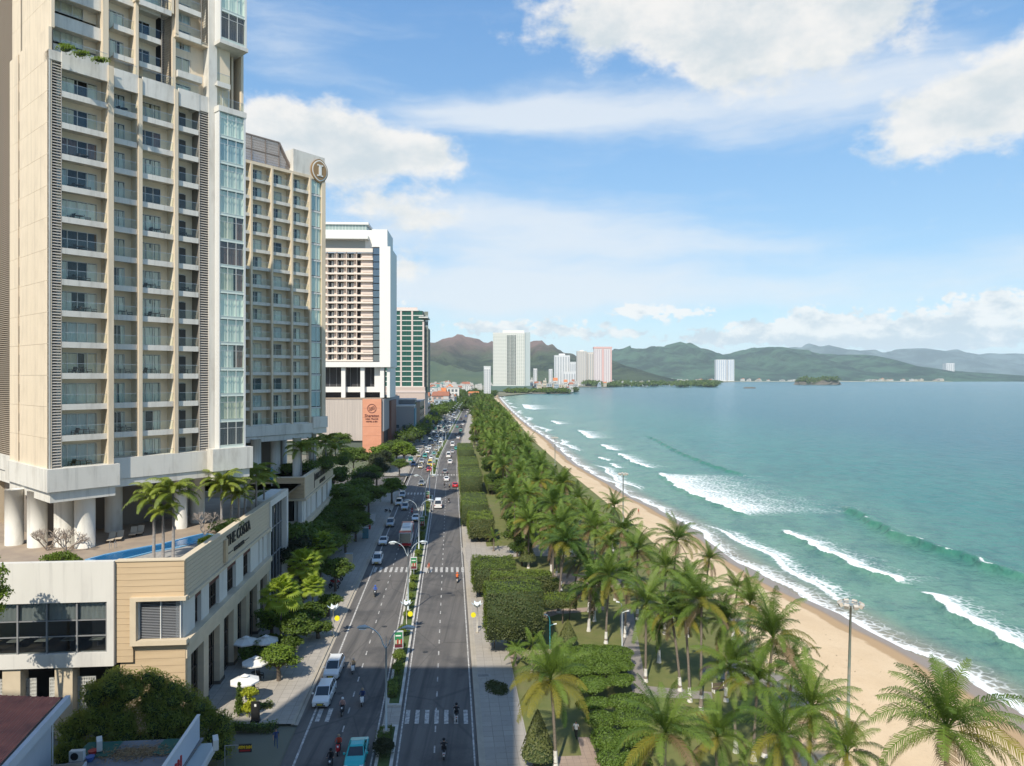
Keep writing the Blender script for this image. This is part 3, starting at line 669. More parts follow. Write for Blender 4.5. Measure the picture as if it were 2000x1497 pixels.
# undercroft ----------------------------------------------------------------
DECK = 15.5
mb = MB(); mb.box(2.0, ENDX-2, 10, 23, DECK, 21.4); part('lobby_wall', mb, mat('lobby_wall', (.20,.17,.14), .7), T1)
def w2l(P, root):   # world point -> local
    return Matrix.LocRotScale(root.location, root.rotation_euler, None).inverted() @ Vector(P)
for px, py, r in [(73,1079,.95),(127,1077,1.05),(166,1080,1.0),(222,1048,.95),(352,1042,.8),(386,1030,.85),(28,1075,.9),(470,1000,.8)]:
    g_ = G(px, py, DECK); g_ = Vector((g_.x*1.035, g_.y*1.035, DECK)); p = w2l(g_, T1); mb = MB(); mb.cyl(0, 0, 0, 21.6-DECK, r, 24); part('column', mb, OFFW, T1, True, loc=(p.x, p.y, DECK))
# ------------------------------------------------------------------ tower two
Pr = (X_at(604, 140), 140.0); L2 = 13.6+9
P2 = (Pr[0]-UX*L2, Pr[1]-UY*L2)
T2 = thing('hotel_tower', 'cream hotel tower with a round letter emblem and brown lattice roof screen', 'building', (P2[0], P2[1], 0), RZT)
s2 = lambda px, d=0.0: sx(P2, px, d)
F2 = [25.0+3.24*k for k in range(15)]; ZR = 73.7
xe = s2(636, .3)
mb = MB(); mb.box(0, s2(607), 2.3, 20, 22, ZR); part('core', mb, DARK, T2)
mb = MB(); mb.box(-.1, xe, -.15, 20, ZR-.55, ZR); part('roof_slab', mb, CREAM, T2)
fx2 = [s2(488)-s2(528)+s2(488)-.1, s2(488), s2(528.5), s2(567.5), s2(603)]
for x in fx2:
    mb = MB(); mb.box(x, x+.38, -.35, 2.3, 24.2, ZR-.5); part('fin_wall', mb, CREAM, T2)
for i in range(4):
    x0, x1 = fx2[i]+.38, fx2[i+1]; w = x1-x0; mb = MB()
    for z in F2: mb.box(x0, x1, 1.5, 1.7, z+2.35, z+3.24); mb.box(x0+w*.74, x1, 1.5, 1.7, z-.2, z+2.35)
    part('recess_wall', mb, WALLB, T2)
    for z in F2:
        slab(T2, x0, x1, 0, z, 1.5, .6); rail(T2, x0, x1, 0, z); window(T2, x0+.03, 1.42, z, w*.74-.05, 2.35, 2 if i else 2, rr, dark=.6)
g20, g21 = s2(608.5), s2(627); gw2 = g21-g20
mb = MB(); mb.box(g20, g21, .45, 6, 24.5, ZR-.5); part('bay_core', mb, DARK, T2)
for k in range(15):
    z = 25+k*3.24
    f = inst('window', cached(('bay2',), lambda mb: (mb.box(gw2/2-.03, gw2/2+.03, 0, .1, 0, 3.24), mb.box(0, gw2, 0, .1, 2.8, 3.1)), 'window', FRAME), T2, (g20, 0, z))
    for i in range(2): inst('pane', pane_mesh(gw2/2-.06, 2.75, GLG), f, (gw2/2*i+.03, .03, .03))
    inst('curtain', curtain_mesh(gw2-.1, 2.9, k % 3, CURT[(0,4,0,1)[k%4]]), f, (.05, .2, 0))
mb = MB(); mb.box(g21, xe, -.3, 14, 24.5, ZR-.7); part('end_wall', mb, CREAM, T2)
mb = MB(); mb.box(-1, s2(607), -.7, 20, 23.1, 25.0); mb.box(-1, s2(606), -.45, 20, 22.0, 23.03); part('fascia', mb, OFFW, T2)
mb = MB(); mb.box(s2(607), s2(640,.9), -.9, 18, 24.0, 26.2); mb.box(s2(607), s2(638,.7), -.7, 18, 22.9, 23.95); part('fascia', mb, OFFW, T2)
mb = MB(); c0 = s2(573, 0); mb.add([(c0,.0,ZR),(xe,.0,ZR-1.3),(xe,.0,ZR+4.2),(c0,.0,ZR+4.4),(c0,2.8,ZR),(xe,2.8,ZR-1.3),(xe,2.8,ZR+4.2),(c0,2.8,ZR+4.4)], [(0,1,2,3),(5,4,7,6),(3,2,6,7),(1,5,6,2),(0,3,7,4)]); part('crown_wall', mb, OFFW, T2)
# emblem
def lens(w, h, n=16):
    pts = []; R_ = (h*h/4+w*w/4)/w; cx = R_-w/2; a = math.asin(h/2/R_)
    for i in range(n): t = -a+2*a*i/(n-1); pts.append((R_*cos(t)-cx, R_*sin(t)))
    for i in range(1, n-1): t = -a+2*a*i/(n-1); pts.append((-(R_*cos(t)-cx), -R_*sin(t)))
    return pts
GOLD = mat('emblem_bronze', (.33,.20,.09), .45, metal=.2); EMW = mat('emblem_white', (.75,.73,.68), .5)
em = inst('emblem', None, T2, (s2(621, .2)+.3, -.25, 75.0))
for (w, h, y0, y1, m_) in ((3.9, 4.7, -.12, .2, GOLD), (3.5, 4.2, -.18, -.12, EMW), (3.1, 3.75, -.24, -.18, GOLD)):
    mb = MB(); P = lens(w, h); n = len(P); mb.add([(x, y0, z) for x, z in P]+[(x, y1, z) for x, z in P], [tuple(range(n)), tuple(reversed(range(n, 2*n)))]+[(i, i+n, (i+1)%n+n, (i+1)%n) for i in range(n)]); part('emblem_shield', mb, m_, em)
mb = MB(); mb.box(-.3, .3, -.34, -.25, -1.15, 1.15); mb.box(-.65, .65, -.34, -.25, .9, 1.15); mb.box(-.65, .65, -.34, -.25, -1.15, -.9); part('emblem_letter', mb, EMW, em)
# lattice roof screen
la, lb, lc = s2(470), s2(552), s2(579)
mb = MB(); z0, z1 = ZR, 78.9
BR = mat('lattice_brown', (.22,.18,.155), .6)
A_, B_ = (la, 1.2, z0), (lb, 1.2, z0)
for x in np.linspace(la, lb, 4): mb.bar((x,1.2,z0), (x,1.2,z1), .2)
mb.bar((la,1.2,z1),(lb,1.2,z1),.25); mb.bar((la,1.2,z0+2.6),(lb,1.2,z0+2.6),.15); mb.bar((lb,1.2,z1),(lc,1.2,z0),.3)
n = 34
for i in range(-14, n):
    x = la+(lb-la)*i/n*1.02; t0 = max(0, -(i)/14.0); xa = x+(z1-z0)*.72
    p = Vector((x, 1.3, z1)); q = Vector((xa, 1.3, z0))
    if p.x < la: f = (la-p.x)/(q.x-p.x); p = p.lerp(q, f)
    lim = lambda zz: lb+(lc-lb)*(z1-zz)/(z1-z0)
    if q.x > lim(z0): f = .98; q = Vector((lim(z0), 1.3, z0)) if q.x < lc+.5 else p.lerp(q, .9)
    mb.bar(p, q, .09)
for i in range(10): z = z0+.5*i; mb.bar((la,1.35,z),(lb+(lc-lb)*(z1-z)/(z1-z0),1.35,z),.06)
part('lattice_screen', mb, BR, T2)
for px, py, r in [(538,925,.9),(580,930,.8),(610,915,.8),(553,905,.8),(500,935,.9)]:
    p = w2l(G(px, py, DECK), T2); mb = MB(); mb.cyl(0,0,0,7.2,r,20); part('column', mb, OFFW, T2, True, loc=(p.x,p.y,DECK))
mb = MB(); mb.box(-2, s2(600), 9, 18, DECK, 22); part('lobby_wall', mb, mat('lobby_wall', (.2,.17,.14)), T2)
# balcony chairs and tables on the near tower
WICK = mat('wicker_dark', (.035,.03,.03), .7)
def chair_m():
    mb = MB(); mb.box(-.26,.26,-.26,.26,.38,.44)
    for a in (-.23,.23):
        for b in (-.23,.23): mb.box(a-.025,a+.025,b-.025,b+.025,0,.38)
        mb.box(a-.03,a+.03,-.25,.22,.6,.64); mb.box(a-.02,a+.02,-.22,-.18,.44,.6)
    mb.add([(-.26,.22,.44),(.26,.22,.44),(.26,.34,.9),(-.26,.34,.9),(-.26,.27,.44),(.26,.27,.44),(.26,.39,.9),(-.26,.39,.9)], [(0,1,2,3),(5,4,7,6),(3,2,6,7),(1,5,6,2),(0,3,7,4)])
    return mb
def table_m():
    mb = MB(); mb.cyl(0,0,.68,.72,.42,14); mb.cyl(0,0,0,.68,.04,6); mb.cyl(0,0,0,.03,.25,10); return mb
me_ch = chair_m().mesh('chair', WICK); me_tb = table_m().mesh('table', WICK)
bal = ['lowest', 'second', 'third', 'fourth', 'fifth', 'sixth', 'seventh', 'eighth', 'ninth', 'tenth', 'eleventh', 'twelfth', 'thirteenth']
bn = ['widest left-hand', 'second', 'third', 'fourth']
for bi, k in [(0,0),(0,1),(0,3),(0,5),(0,6),(0,7),(0,8),(0,10),(1,1),(1,3),(1,5),(1,12),(2,3),(2,5),(2,6),(2,8),(3,3),(3,6),(3,8),(0,9),(2,0)]:
    x0, x1, d, n, _ = bays[bi]; w = x1-x0; xm = x0+w*rr.uniform(.35,.6); M = Matrix.LocRotScale(T1.location, T1.rotation_euler, None)
    for j, (me, dx, nm, kk) in enumerate(((me_tb, 0, 'balcony_table', 'table'), (me_ch, -.85, 'balcony_chair', 'chair'), (me_ch, .85, 'balcony_chair', 'chair'))):
        if xm+dx > x1-.4 or xm+dx < x0+.4: continue
        q = M @ Vector((xm+dx, -d+.85, FZ[k]+.005))
        side = '' if j == 0 else (' left of table' if j == 1 else ' right of table')
        tag(inst(nm, me, None, q, RZT+(0 if j == 0 else (-1.2, 1.2)[j-1])), 'dark %s%s, %s balcony up, %s balcony column' % ('round table' if j == 0 else 'wicker chair', side, bal[k], bn[bi]), kk, 'dark furniture on the tower balconies')
# ------------------------------------------------------------------ sandstone podium along the avenue
RZS = radians(4.93); CS, SS = cos(RZS), sin(RZS)
PO = (-31.3, 68.0)
def px_t(px, x=0.0, o=PO):      # distance along the street face (local y) where a pixel column meets plane x
    r = (px-1000)/F; ax, ay = o[0]+x*CS, o[1]+x*SS
    return (r*ay-ax)/(-SS-r*CS)
def px_x(px, y=0.0, o=PO):      # position across (local x) where a pixel column meets plane y
    r = (px-1000)/F; ax, ay = o[0]-y*SS, o[1]+y*CS
    return (r*ay-ax)/(CS-r*SS)
PD = thing('podium_building', 'sandstone podium carrying the first tower, with the large THE COSTA sign', 'building', (*PO, 0), RZS)
ZT = 16.5
GRM = mat('podium_deck', (.34,.27,.20), .8, (.28,.22,.17), .6)
DKB = mat('bronze_frame', (.07,.05,.04), .5)
def loft(root, x0, x1, y0, y1, z0, z1, name='course', m=None, n=1, gap=.03):
    h = (z1-z0)/n; m = m or SAND; me = cached((name, round(x1-x0,2), round(y1-y0,2), round(h,3), m.name), lambda mb: mb.box(0, x1-x0, 0, y1-y0, gap, h), name, m)
    for i in range(n): inst(name, me, root, (x0, y0, z0+i*h))
def piece(root, name, m, *bx):
    mb = MB()
    for b in bx: mb.box(*b)
    return part(name, mb, m, root)
xb = px_x(226, 0); xw0 = px_x(209, -.3); xw1 = xw0-26; 
# structural core, dark, behind everything
piece(PD, 'core', DARK, (-46,-3.2, 9, 60, 0, 15.2), (-46, xb-1.0, 5.0, 9, 6.9, 8.0), (-46,-3.2, 8.2, 9, 0, 15.2))
# parapets / deck
piece(PD, 'roof_deck', GRM, (-47,-.6,.6,86,15.22,15.5))
# sandstone corner block
sc0 = px_x(272, -.05)
loft(PD, xb, -.02, 0, .6, 12.9, ZT, 'stone_course', SAND, 6); loft(PD, xb, sc0-.6, 0, .6, 6.9, 12.9, 'stone_course', SAND, 10)
loft(PD, xb+.3, 0, .25, .85, 0, 8.5, 'stone_course', SAND, 12)
piece(PD, 'coping', mat('coping', (.62,.52,.38), .7), (xb-.02, .1, -.1, .7, ZT, ZT+.12), (-.62, .1, .7, 43.2, ZT, ZT+.12))
piece(PD, 'window_surround', SAND2, (sc0-.75, .25, -.35, .3, 12.75, 13.1), (sc0-.75, sc0-.2, -.35, .3, 9.0, 12.75), (sc0-.75, .3, -.35, .3, 8.55, 9.0))
w = -.55-(sc0-.2)
mb = MB(); 
for i in range(24): z = 9.05+i*.153; mb.box(sc0-.2, -.35, .32, .42, z, z+.05)
stuff_part(part('blind_slats', mb, mat('blind_grey', (.23,.24,.26), .6), PD))
f = piece(PD, 'window_frame', FRAME, (sc0-.2, sc0-.1, .2, .45, 9, 12.75), (-.5, -.4, .2, .45, 9, 12.75), ((sc0-.5)/2, (sc0-.5)/2+.08, .2, .45, 9, 12.75))
piece(PD, 'pane', GLD, (sc0-.1, -.5, .5, .55, 9, 12.75)); 
mb = MB()
for i in range(24): z = 9.05+i*.153; mb.box(-.42, -.32, .5, 2.4, z, z+.05)
stuff_part(part('blind_slats', mb, mat('blind_grey', (.23,.24,.26), .6), PD))
# white box with the big restaurant window
piece(PD, 'white_wall', WHITE, (xw1, xb-.03, -.35, .3, 12.83, 16.62), (xw0, xb-.03, -.35, .3, 8.05, 12.83), (xw1, xb-.03, -.35, .3, 6.75, 8.05), (xw1, xb-.03, .3, 5, 6.75, 7.0), (xw1, xb-.03, .3, 5, 12.9, 13.2))
cols_ = [209, 151, 92, 35, -23, -82]; zr = [8.05, 9.62, 11.1, 12.83]
GLW = glass_mat('restaurant_glass', (.85,.88,.88), .93, fk=.5)
mb = MB()
for c in cols_: x = px_x(c, -.1); mb.box(x-.07, x+.07, -.2, .02, 8.05, 12.83)
for z in zr[1:3]: mb.box(px_x(-140,-.1), xw0, -.16, -.02, z-.05, z+.05)
fr = part('window_frame', mb, mat('frame_grey', (.22,.22,.22), .5), PD)
for a, b in zip(cols_[1:], cols_[:-1]):
    x0, x1 = px_x(a, -.1)+.07, px_x(b, -.1)-.07
    for j in range(3):
        mb = MB(); mb.box(x0, x1, -.1, -.07, zr[j]+.05, zr[j+1]-.05); part('pane', mb, GLW, fr)
    inst('roller_blind', curtain_mesh(x1-x0, 1.75, 1, mat('blind_pale', (.60,.60,.57), .9)), PD, (x0, .12, 11.1))
piece(PD, 'restaurant_floor', mat('carpet', (.10,.08,.06), .9), (xw1, xb-1, .3, 5, 7.85, 8.0)); piece(PD, 'restaurant_wall', mat('rest_wall', (.14,.11,.07), .8), (xw1, xb-.6, 5, 5.1, 8, 12.8))
# street face: upper band, windows zone, ledge, ground floor
LEN = 32.0
loft(PD, -.62, -.02, .6, LEN, 12.9, ZT, 'stone_course', mat('sandstone_shade', (.58,.48,.34), .8, (.52,.43,.31), .5, stretch=(.3,.3,2.5)), 8)
SSD = MATS['sandstone_shade']  # sandstone copy for the shaded street face, colour lightened to offset the shade
piece(PD, 'ledge', SAND2, (-2.0, .25, .6, LEN, 12.55, 12.9), (-1.9, .35, .3, LEN+.3, 8.2, 8.85), (-1.85, .15, .3, LEN, 7.0, 8.2))
win = [(387,399,1),(414,434,4),(449,466,4),(480,494,4),(509.5,511,1),(517,519,1)]
edges = [.6]+[v for a, b, _ in win for v in (px_t(a), px_t(b))]+[LEN]
rq = random.Random(4)
for i in range(0, len(edges), 2):
    a, b = edges[i], edges[i+1]
    if i == 0: a = .45
    piece(PD, 'white_pier', WHITE, (-.95, -.3, a, b, 8.85, 12.55))
for a, b, n in win:
    t0, t1 = px_t(a), px_t(b); w = t1-t0; mb = MB()
    for k in range(n+1): t = t0+w*k/n; mb.box(-.8, -.7, min(t, t1-.08), min(t, t1-.08)+.08, 8.85, 12.55)
    for z in (8.85, 9.9, 11.3): mb.box(-.78, -.7, t0, t1, z, z+.07)
    fr = part('window', mb, DKB, PD)
    for k in range(n): mb = MB(); mb.box(-.84, -.82, t0+w*k/n+.05, t0+w*(k+1)/n-.02, 8.9, 12.5); part('pane', mb, GLD, fr)
    mb = MB(); mb.box(-.68, -.35, t0+.05, t1-.05, 11.7, 12.5); part('awning', mb, mat('awning_maroon', (.12,.045,.035), .8), fr)
gf = [(a+.3, min(a+3.9, LEN-1)) for a in np.arange(1.6, LEN-3, 5.1)]
e = [.3]+[v for g in gf for v in g]+[LEN]
for i in range(0, len(e), 2): piece(PD, 'stone_pier', SSD, (-.9, -.05, e[i], e[i+1], 0, 7.0)); piece(PD, 'plinth', mat('plinth_dark', (.12,.10,.08), .7), (-.8, .03, e[i]-.04, e[i+1]+.04, 0, .5))
for a, b in gf:
    mb = MB(); 
    for k in range(4): t = a+(b-a)*k/3; mb.box(-.75, -.67, min(t, b-.07), min(t, b-.07)+.07, .1, 7)
    for z in (.1, 2.6, 4.4, 6.9): mb.box(-.73, -.67, a, b, z, z+.08)
    fr = part('shopfront', mb, DKB, PD)
    for k in range(3): mb = MB(); mb.box(-.85, -.83, a+(b-a)*k/3+.05, a+(b-a)*(k+1)/3-.02, .2, 6.9); part('pane', mb, GLD, fr)
piece(PD, 'sidewall_lower', SSD, (-3.3,-1.5,.9,LEN,0,.2))
# lettering
def text(root, s, loc, rot, size, m, name='lettering', ext=.05, ax='CENTER', sxx=1.0, bold=.02):
    c = bpy.data.curves.new(name, 'FONT'); c.body = s; c.size = size; c.extrude = ext; c.offset = bold; c.align_x = ax; c.resolution_u = 2
    o = bpy.data.objects.new(name, c); COL.objects.link(o); me = bpy.data.meshes.new_from_object(o.evaluated_get(bpy.context.evaluated_depsgraph_get()))
    bpy.data.objects.remove(o); bpy.data.curves.remove(c); me.name = name; me.materials.clear(); me.materials.append(m)
    p = inst(name, me, root, loc, rot=rot); p.scale = (sxx, 1, 1); return p
BLK = mat('letter_black', (.02,.02,.02), .5)
def sign(root, rows, y, z, x, label=None):
    g = inst('sign', None, root, (x, y, z))
    for s, dz, size, k in rows: text(g, s, (0, 0, dz), (radians(90), 0, radians(90)), size, BLK, ext=.06, sxx=k)
    return g
sg = sign(PD, [('THE COSTA', 0, 1.75, 1.0), ('NHA TRANG', -1.15, .62, 1.1)], (px_t(446)+px_t(485))/2, 14.75, .06)
piece(sg, 'rule', BLK, (-.04,.02,-4.2,-2.4,-.98,-.92), (-.04,.02,2.4,4.2,-.98,-.92))
piece(PD, 'sign_fin', SAND, (0, .28, px_t(436.5), px_t(441), 13.2, 15.7))
# glass box with a white portal frame
g0, g1 = LEN, 43.0
piece(PD, 'portal_frame', WHITE, (-2.5, .15, g0, g0+.9, 12.2, 16.6), (-2.5, .15, g1-1.1, g1, 0, 16.6), (-2.5, .15, g0+.9, g1-1.1, 15.7, 16.6), (-2.5,.1,g0,g0+.4,0,12.2))
for i in range(5):
    a = g0+.9+(g1-2-g0)*i/5; b = a+(g1-2-g0)/5
    for j, (z0, z1) in enumerate(((.2,3.9),(4,7.9),(8,11.9),(12,15.6))):
        mb = MB(); mb.box(-.62, -.6, a+.06, b-.06, z0, z1); part('pane', mb, GLD, PD)
    mb = MB(); mb.box(-.7, -.45, a-.05, a+.05, 0, 15.7); part('mullion', mb, mat('mullion_grey', (.25,.26,.27), .4), PD)
mb = MB(); [mb.box(-.68,-.5,g0+.9,g1-1.1,z-.06,z+.06) for z in (4,8,12)]; part('transom', mb, MATS['mullion_grey'], PD)
piece(PD, 'stone_end', SSD, (-14, -2.5, g1-.5, g1, 0, 16.4))
# under the white box: recessed ground floor with columns and white lattice screens
for c in (31, 132, -68): x = px_x(c, .6); mb = MB(); mb.box(x-.8, x+.8, -.1, 1.2, 0, 6.75); part('column', mb, SAND2, PD)
LAT = mat('lattice_white', (.55,.55,.52), .6)
for a, b in ((48,70),(97,116),(148,186),(-20,14)):
    x0, x1 = px_x(a, .8), px_x(b, .8); mb = MB()
    for k in range(9): x = x0+(x1-x0)*k/8; mb.box(x-.03, x+.03, .8, .84, .2, 5.4)
    for k in range(16): z = .2+k*.34; mb.box(x0, x1, .79, .85, z, z+.06)
    mb.quad((x0,.95,.2),(x1,.95,.2),(x1,.95,5.4),(x0,.95,5.4)); part('lattice_screen', mb, LAT, PD)
piece(PD, 'back_wall', mat('bw', (.06,.055,.05), .8), (-46, xb+.3, 3.5, 3.6, 0, 6.75))
# ------------------------------------------------------------------ second podium
o2 = (PO[0]-SS*56, PO[1]+CS*56)
PE = thing('podium_building', 'sandstone podium under the hotel tower, dark lettering near its top', 'building', (*o2, 0), RZS)
L3 = 30.4; q0 = px_x(548, 0, o2)
piece(PE, 'core', DARK, (-30,-2.4,2,29.5,0,15.2)); piece(PE, 'roof_deck', GRM, (-34,-.6,-11,30,15.22,15.5))
loft(PE, q0-8, -.02, 0, .6, 12.9, ZT, 'stone_course', SAND, 6); loft(PE, q0-8, 0, 0, .6, 0, 7.9, 'stone_course', mat('sandstone_brown', (.36,.225,.13), .8, (.30,.185,.105), .6), 12)
piece(PE, 'ledge', SAND2, (q0-8, .3, -.3, .7, 12.5, 12.9), (q0-8, .4, -.4, .9, 7.9, 8.8), (-2, .3, .7, L3, 12.55, 12.9), (-2, .4, .9, L3+.3, 7.9, 8.8))
piece(PE, 'white_pier', WHITE, (px_x(582, 0, o2), -.4, .1, 1.2, 8.8, 12.5))
loft(PE, -.62, 0, .6, L3, 12.9, ZT, 'stone_course', SSD, 6)
piece(PE, 'coping', MATS['coping'], (q0-8, .1, -.1, .7, ZT, ZT+.12), (-.62, .1, .7, L3, ZT, ZT+.12))
tt = [.8, 3.2, 4.0, 7.0, 7.8, 12.0, 13.6, 18.0, 19.8, 23.5, 25.3, L3]
for i in range(0, len(tt), 2):
    piece(PE, 'white_pier', WHITE, (-1.9, -.3, tt[i], tt[i+1], 8.8, 12.55))
for i in range(1, len(tt)-1, 2):
    mb = MB(); mb.box(-1.9,-1.85,tt[i],tt[i+1],8.8,12.5); part('pane', mb, GLD, PE)
for i, t in enumerate((0, 6, 12, 18, 24, 29)): piece(PE, 'stone_pier', SAND2, (-1.6, -.05, t+.1, t+1.6, 0, 7.9))
piece(PE, 'awning', mat('awning_maroon', (.12,.045,.035)), (-1.2,-.4,1.8,28,6.9,7.6))
s2g = sign(PE, [('INTERCONTINENTAL', 0, 1.7, 1.0), ('NHA TRANG', -1.25, 1.0, 1.0)], (px_t(617,0,o2)+px_t(642,0,o2))/2-.5, 14.65, .06)
piece(s2g, 'rule', BLK, (-.04,.02,-8.4,-8.15,-1.3,1.5))
# ------------------------------------------------------------------ pool terrace
M_tile = mat('deck_stone', (.33,.30,.27), .7, (.27,.25,.22), 1.2)
mb = MB(); P = [G(x, y, 15.52) for x, y in [(150,1093),(230,1094),(350,1093),(415,1058),(410,1044),(395,1046),(300,1066),(200,1086)]]
pool_px = [(168,1094),(205,1084),(260,1073),(320,1062),(370,1049),(400,1042),(418,1046),(395,1058),(350,1069),(300,1078),(240,1093),(200,1098)]
P = [G(x, y, 15.56) for x, y in pool_px]
def b_pool(N):
    pos = N.n('ShaderNodeNewGeometry').outputs['Position']
    bp = N.n('ShaderNodeBump', {'Height': N.noise(pos, 2.5, 3), 'Strength': .25, 'Distance': .1})
    p = N.n('ShaderNodeBsdfPrincipled', {'Base Color': N.mix(N.noise(pos, .5, 3), (.012,.085,.23), (.02,.15,.32)), 'Roughness': .06, 'Normal': bp.outputs[0]}); N.n('ShaderNodeOutputMaterial', {'Surface': p.outputs[0]})
pool = thing('swimming_pool', 'blue swimming pool curving between the tower columns and the podium parapet', 'swimming pool', (P[0].x, P[0].y, 15.5))
mb = MB(); mb.add([tuple(p-pool.location) for p in P], [tuple(range(len(P)))]); part('pool_water', mb, polymat('pool_water', b_pool), pool)
mb = MB(); c = sum((Vector(p) for p in P), Vector())/len(P)
for i in range(len(P)): mb.bar(Vector(P[i])-pool.location, Vector(P[(i+1)%len(P)])-pool.location, .28, .12)
part('pool_edge', mb, mat('pool_tile', (.20,.42,.62), .3), pool)
rail_m = MB()
for dx in (0, .5): rail_m.tube([(dx,-.5,.05),(dx,-.5,.8),(dx,-.1,.9),(dx,.3,.5),(dx,.3,.05)], [.03]*5, 6)
tag(part('pool_ladder', rail_m, STEEL, None, loc=G(216,1072,15.56), rz=.3), 'small steel pool ladder at the near side of the blue pool', 'ladder')
tag(part('pool_terrace', (lambda m: (m.prism([tuple(G(x,y,15.5).xy) for x, y in [(200,1097),(360,1095),(425,1052),(400,1058),(350,1072),(300,1080),(240,1096)]], 15.505, 15.53), m)[1])(MB()), mat('terrace_pavers', (.36,.34,.32), .7, (.28,.27,.25), 2.0)), kind='structure')
# sun loungers
def lounger():
    t = thing('sun_lounger', 'beige poolside sun lounger nearest the pool ladder', 'sun lounger', (0,0,0), group='sun loungers beside the tower pool')
    cu = mat('lounger_cloth', (.50,.42,.32), .9)
    mb = MB(); mb.box(-.33,.33,-.2,1.1,.3,.38); part('seat', mb, cu, t)
    mb = MB(); mb.add([(-.33,1.1,.3),(.33,1.1,.3),(.33,1.75,.85),(-.33,1.75,.85),(-.33,1.06,.38),(.33,1.06,.38),(.33,1.7,.93),(-.33,1.7,.93)], [(3,2,1,0),(4,5,6,7),(0,1,5,4),(1,2,6,5),(2,3,7,6),(3,0,4,7)]); part('backrest', mb, cu, t)
    for x in (-.3,.3):
        for y in (-.1, 1.2): mb = MB(); mb.box(x-.03,x+.03,y-.03,y+.03,0,.3); part('leg', mb, WICK, t)
    return t
lo = lounger()
lab = ['beige sun lounger in the shade, nearest the pool ladder', 'beige sun lounger second from the pool ladder', 'beige sun lounger of the far pair under the tower, left one', 'beige sun lounger of the far pair under the tower, right one']
for i, (x, y) in enumerate(((215,1061),(231,1058),(258,1050),(272,1047))):
    p = G(x, y, 15.5); 
    if i == 0: lo.location = p; lo.rotation_euler = (0,0,.35); lo['label'] = lab[0]
    else: copy_tree(lo, p, .35, lab[i])
# restaurant tables seen through the glass
def rtable():
    t = thing('dining_table', 'x', 'table', (0,0,0), group='white dining tables behind the restaurant glass')
    mb = MB(); mb.box(-.6,.6,-.5,.5,.7,.76); part('tabletop', mb, mat('table_cloth', (.45,.44,.40), .8), t)
    mb = MB(); mb.cyl(0,0,0,.7,.07,8); part('leg', mb, WICK, t)
    return t
rt = rtable(); L_ = ['rightmost', 'second from the right', 'third from the right', 'leftmost']
MP = Matrix.LocRotScale(PD.location, PD.rotation_euler, None)
for i, x in enumerate((190, 135, 84, 30)):
    p = MP @ Vector((px_x(x, 1.6), 1.7, 8.0)); lb = 'white topped dining table behind the restaurant glass, %s' % L_[i]
    if i == 0: rt.location = p; rt.rotation_euler = (0,0,RZS); rt['label'] = lb
    else: copy_tree(rt, p, RZS, lb)
# ------------------------------------------------------------------ white slab hotel (Y = 320)
o3 = (X_at(763, 320), 320.0); rz3 = heading(330)
B3 = thing('beach_hotel', 'white hotel slab with salmon balcony grid above an orange and grey podium', 'building', (*o3, 0), rz3)
def bx3(px, Y=320.0): return (X_at(px, Y)-o3[0])/cos(rz3)
z3 = lambda y, Y=320.0: Z_at(y, Y)
wx0, wx1 = bx3(742), 0.0
PW = mat('pure_white', (.68,.67,.64), .6); SAL = mat('balcony_salmon', (.66,.54,.46), .7); SALS = mat('balcony_slab_cream', (.70,.61,.53), .7)
piece(B3, 'white_wall', PW, (wx0, 0, -1, 24, 38.5, 92.6), (bx3(640)-20, wx0, -1, 24, 38.5, 40.8))
piece(B3, 'white_wall', PW, (bx3(726), bx3(756), 1, 22, 92.6, 100.6), (bx3(640)-20, bx3(728), 3, 22, 97.6, 100.6), (bx3(640)-20, bx3(720), -1.5, 3, 95.8, 97.4))
piece(B3, 'terrace_wall', mat('terrace_grey', (.34,.35,.33), .5), (bx3(640)-20, bx3(712), 2.6, 3.4, 91.6, 95.8)); piece(B3, 'terrace_wall', PW, (bx3(712), bx3(728), 2.6, 3.4, 91.6, 97.6))
piece(B3, 'core', DARK, (bx3(640)-20, bx3(728), 1.7, 22, 40.8, 89.9), (bx3(728), wx0, .6, 22, 40.8, 92.6))
piece(B3, 'penthouse', mat('penthouse_glass', (.28,.36,.34), .3), (bx3(640)-20, bx3(714), 4, 16, 100.6, 103.2)); piece(B3, 'roof_slab', PW, (bx3(640)-20, bx3(718), 3.2, 17, 103.2, 104.2))
for i in range(12): x = bx3(640)+i*1.5; piece(B3, 'mullion', FRAME, (x, x+.15, 3.9, 4, 100.6, 103.2))
piece(B3, 'parapet', SALS, (bx3(640)-20, bx3(729), -1.2, .2, 89.9, 91.6)); 
cx3 = [bx3(p) for p in (622, 640.5, 659, 678.5, 698, 728)]
cw = cx3[3]-cx3[2]
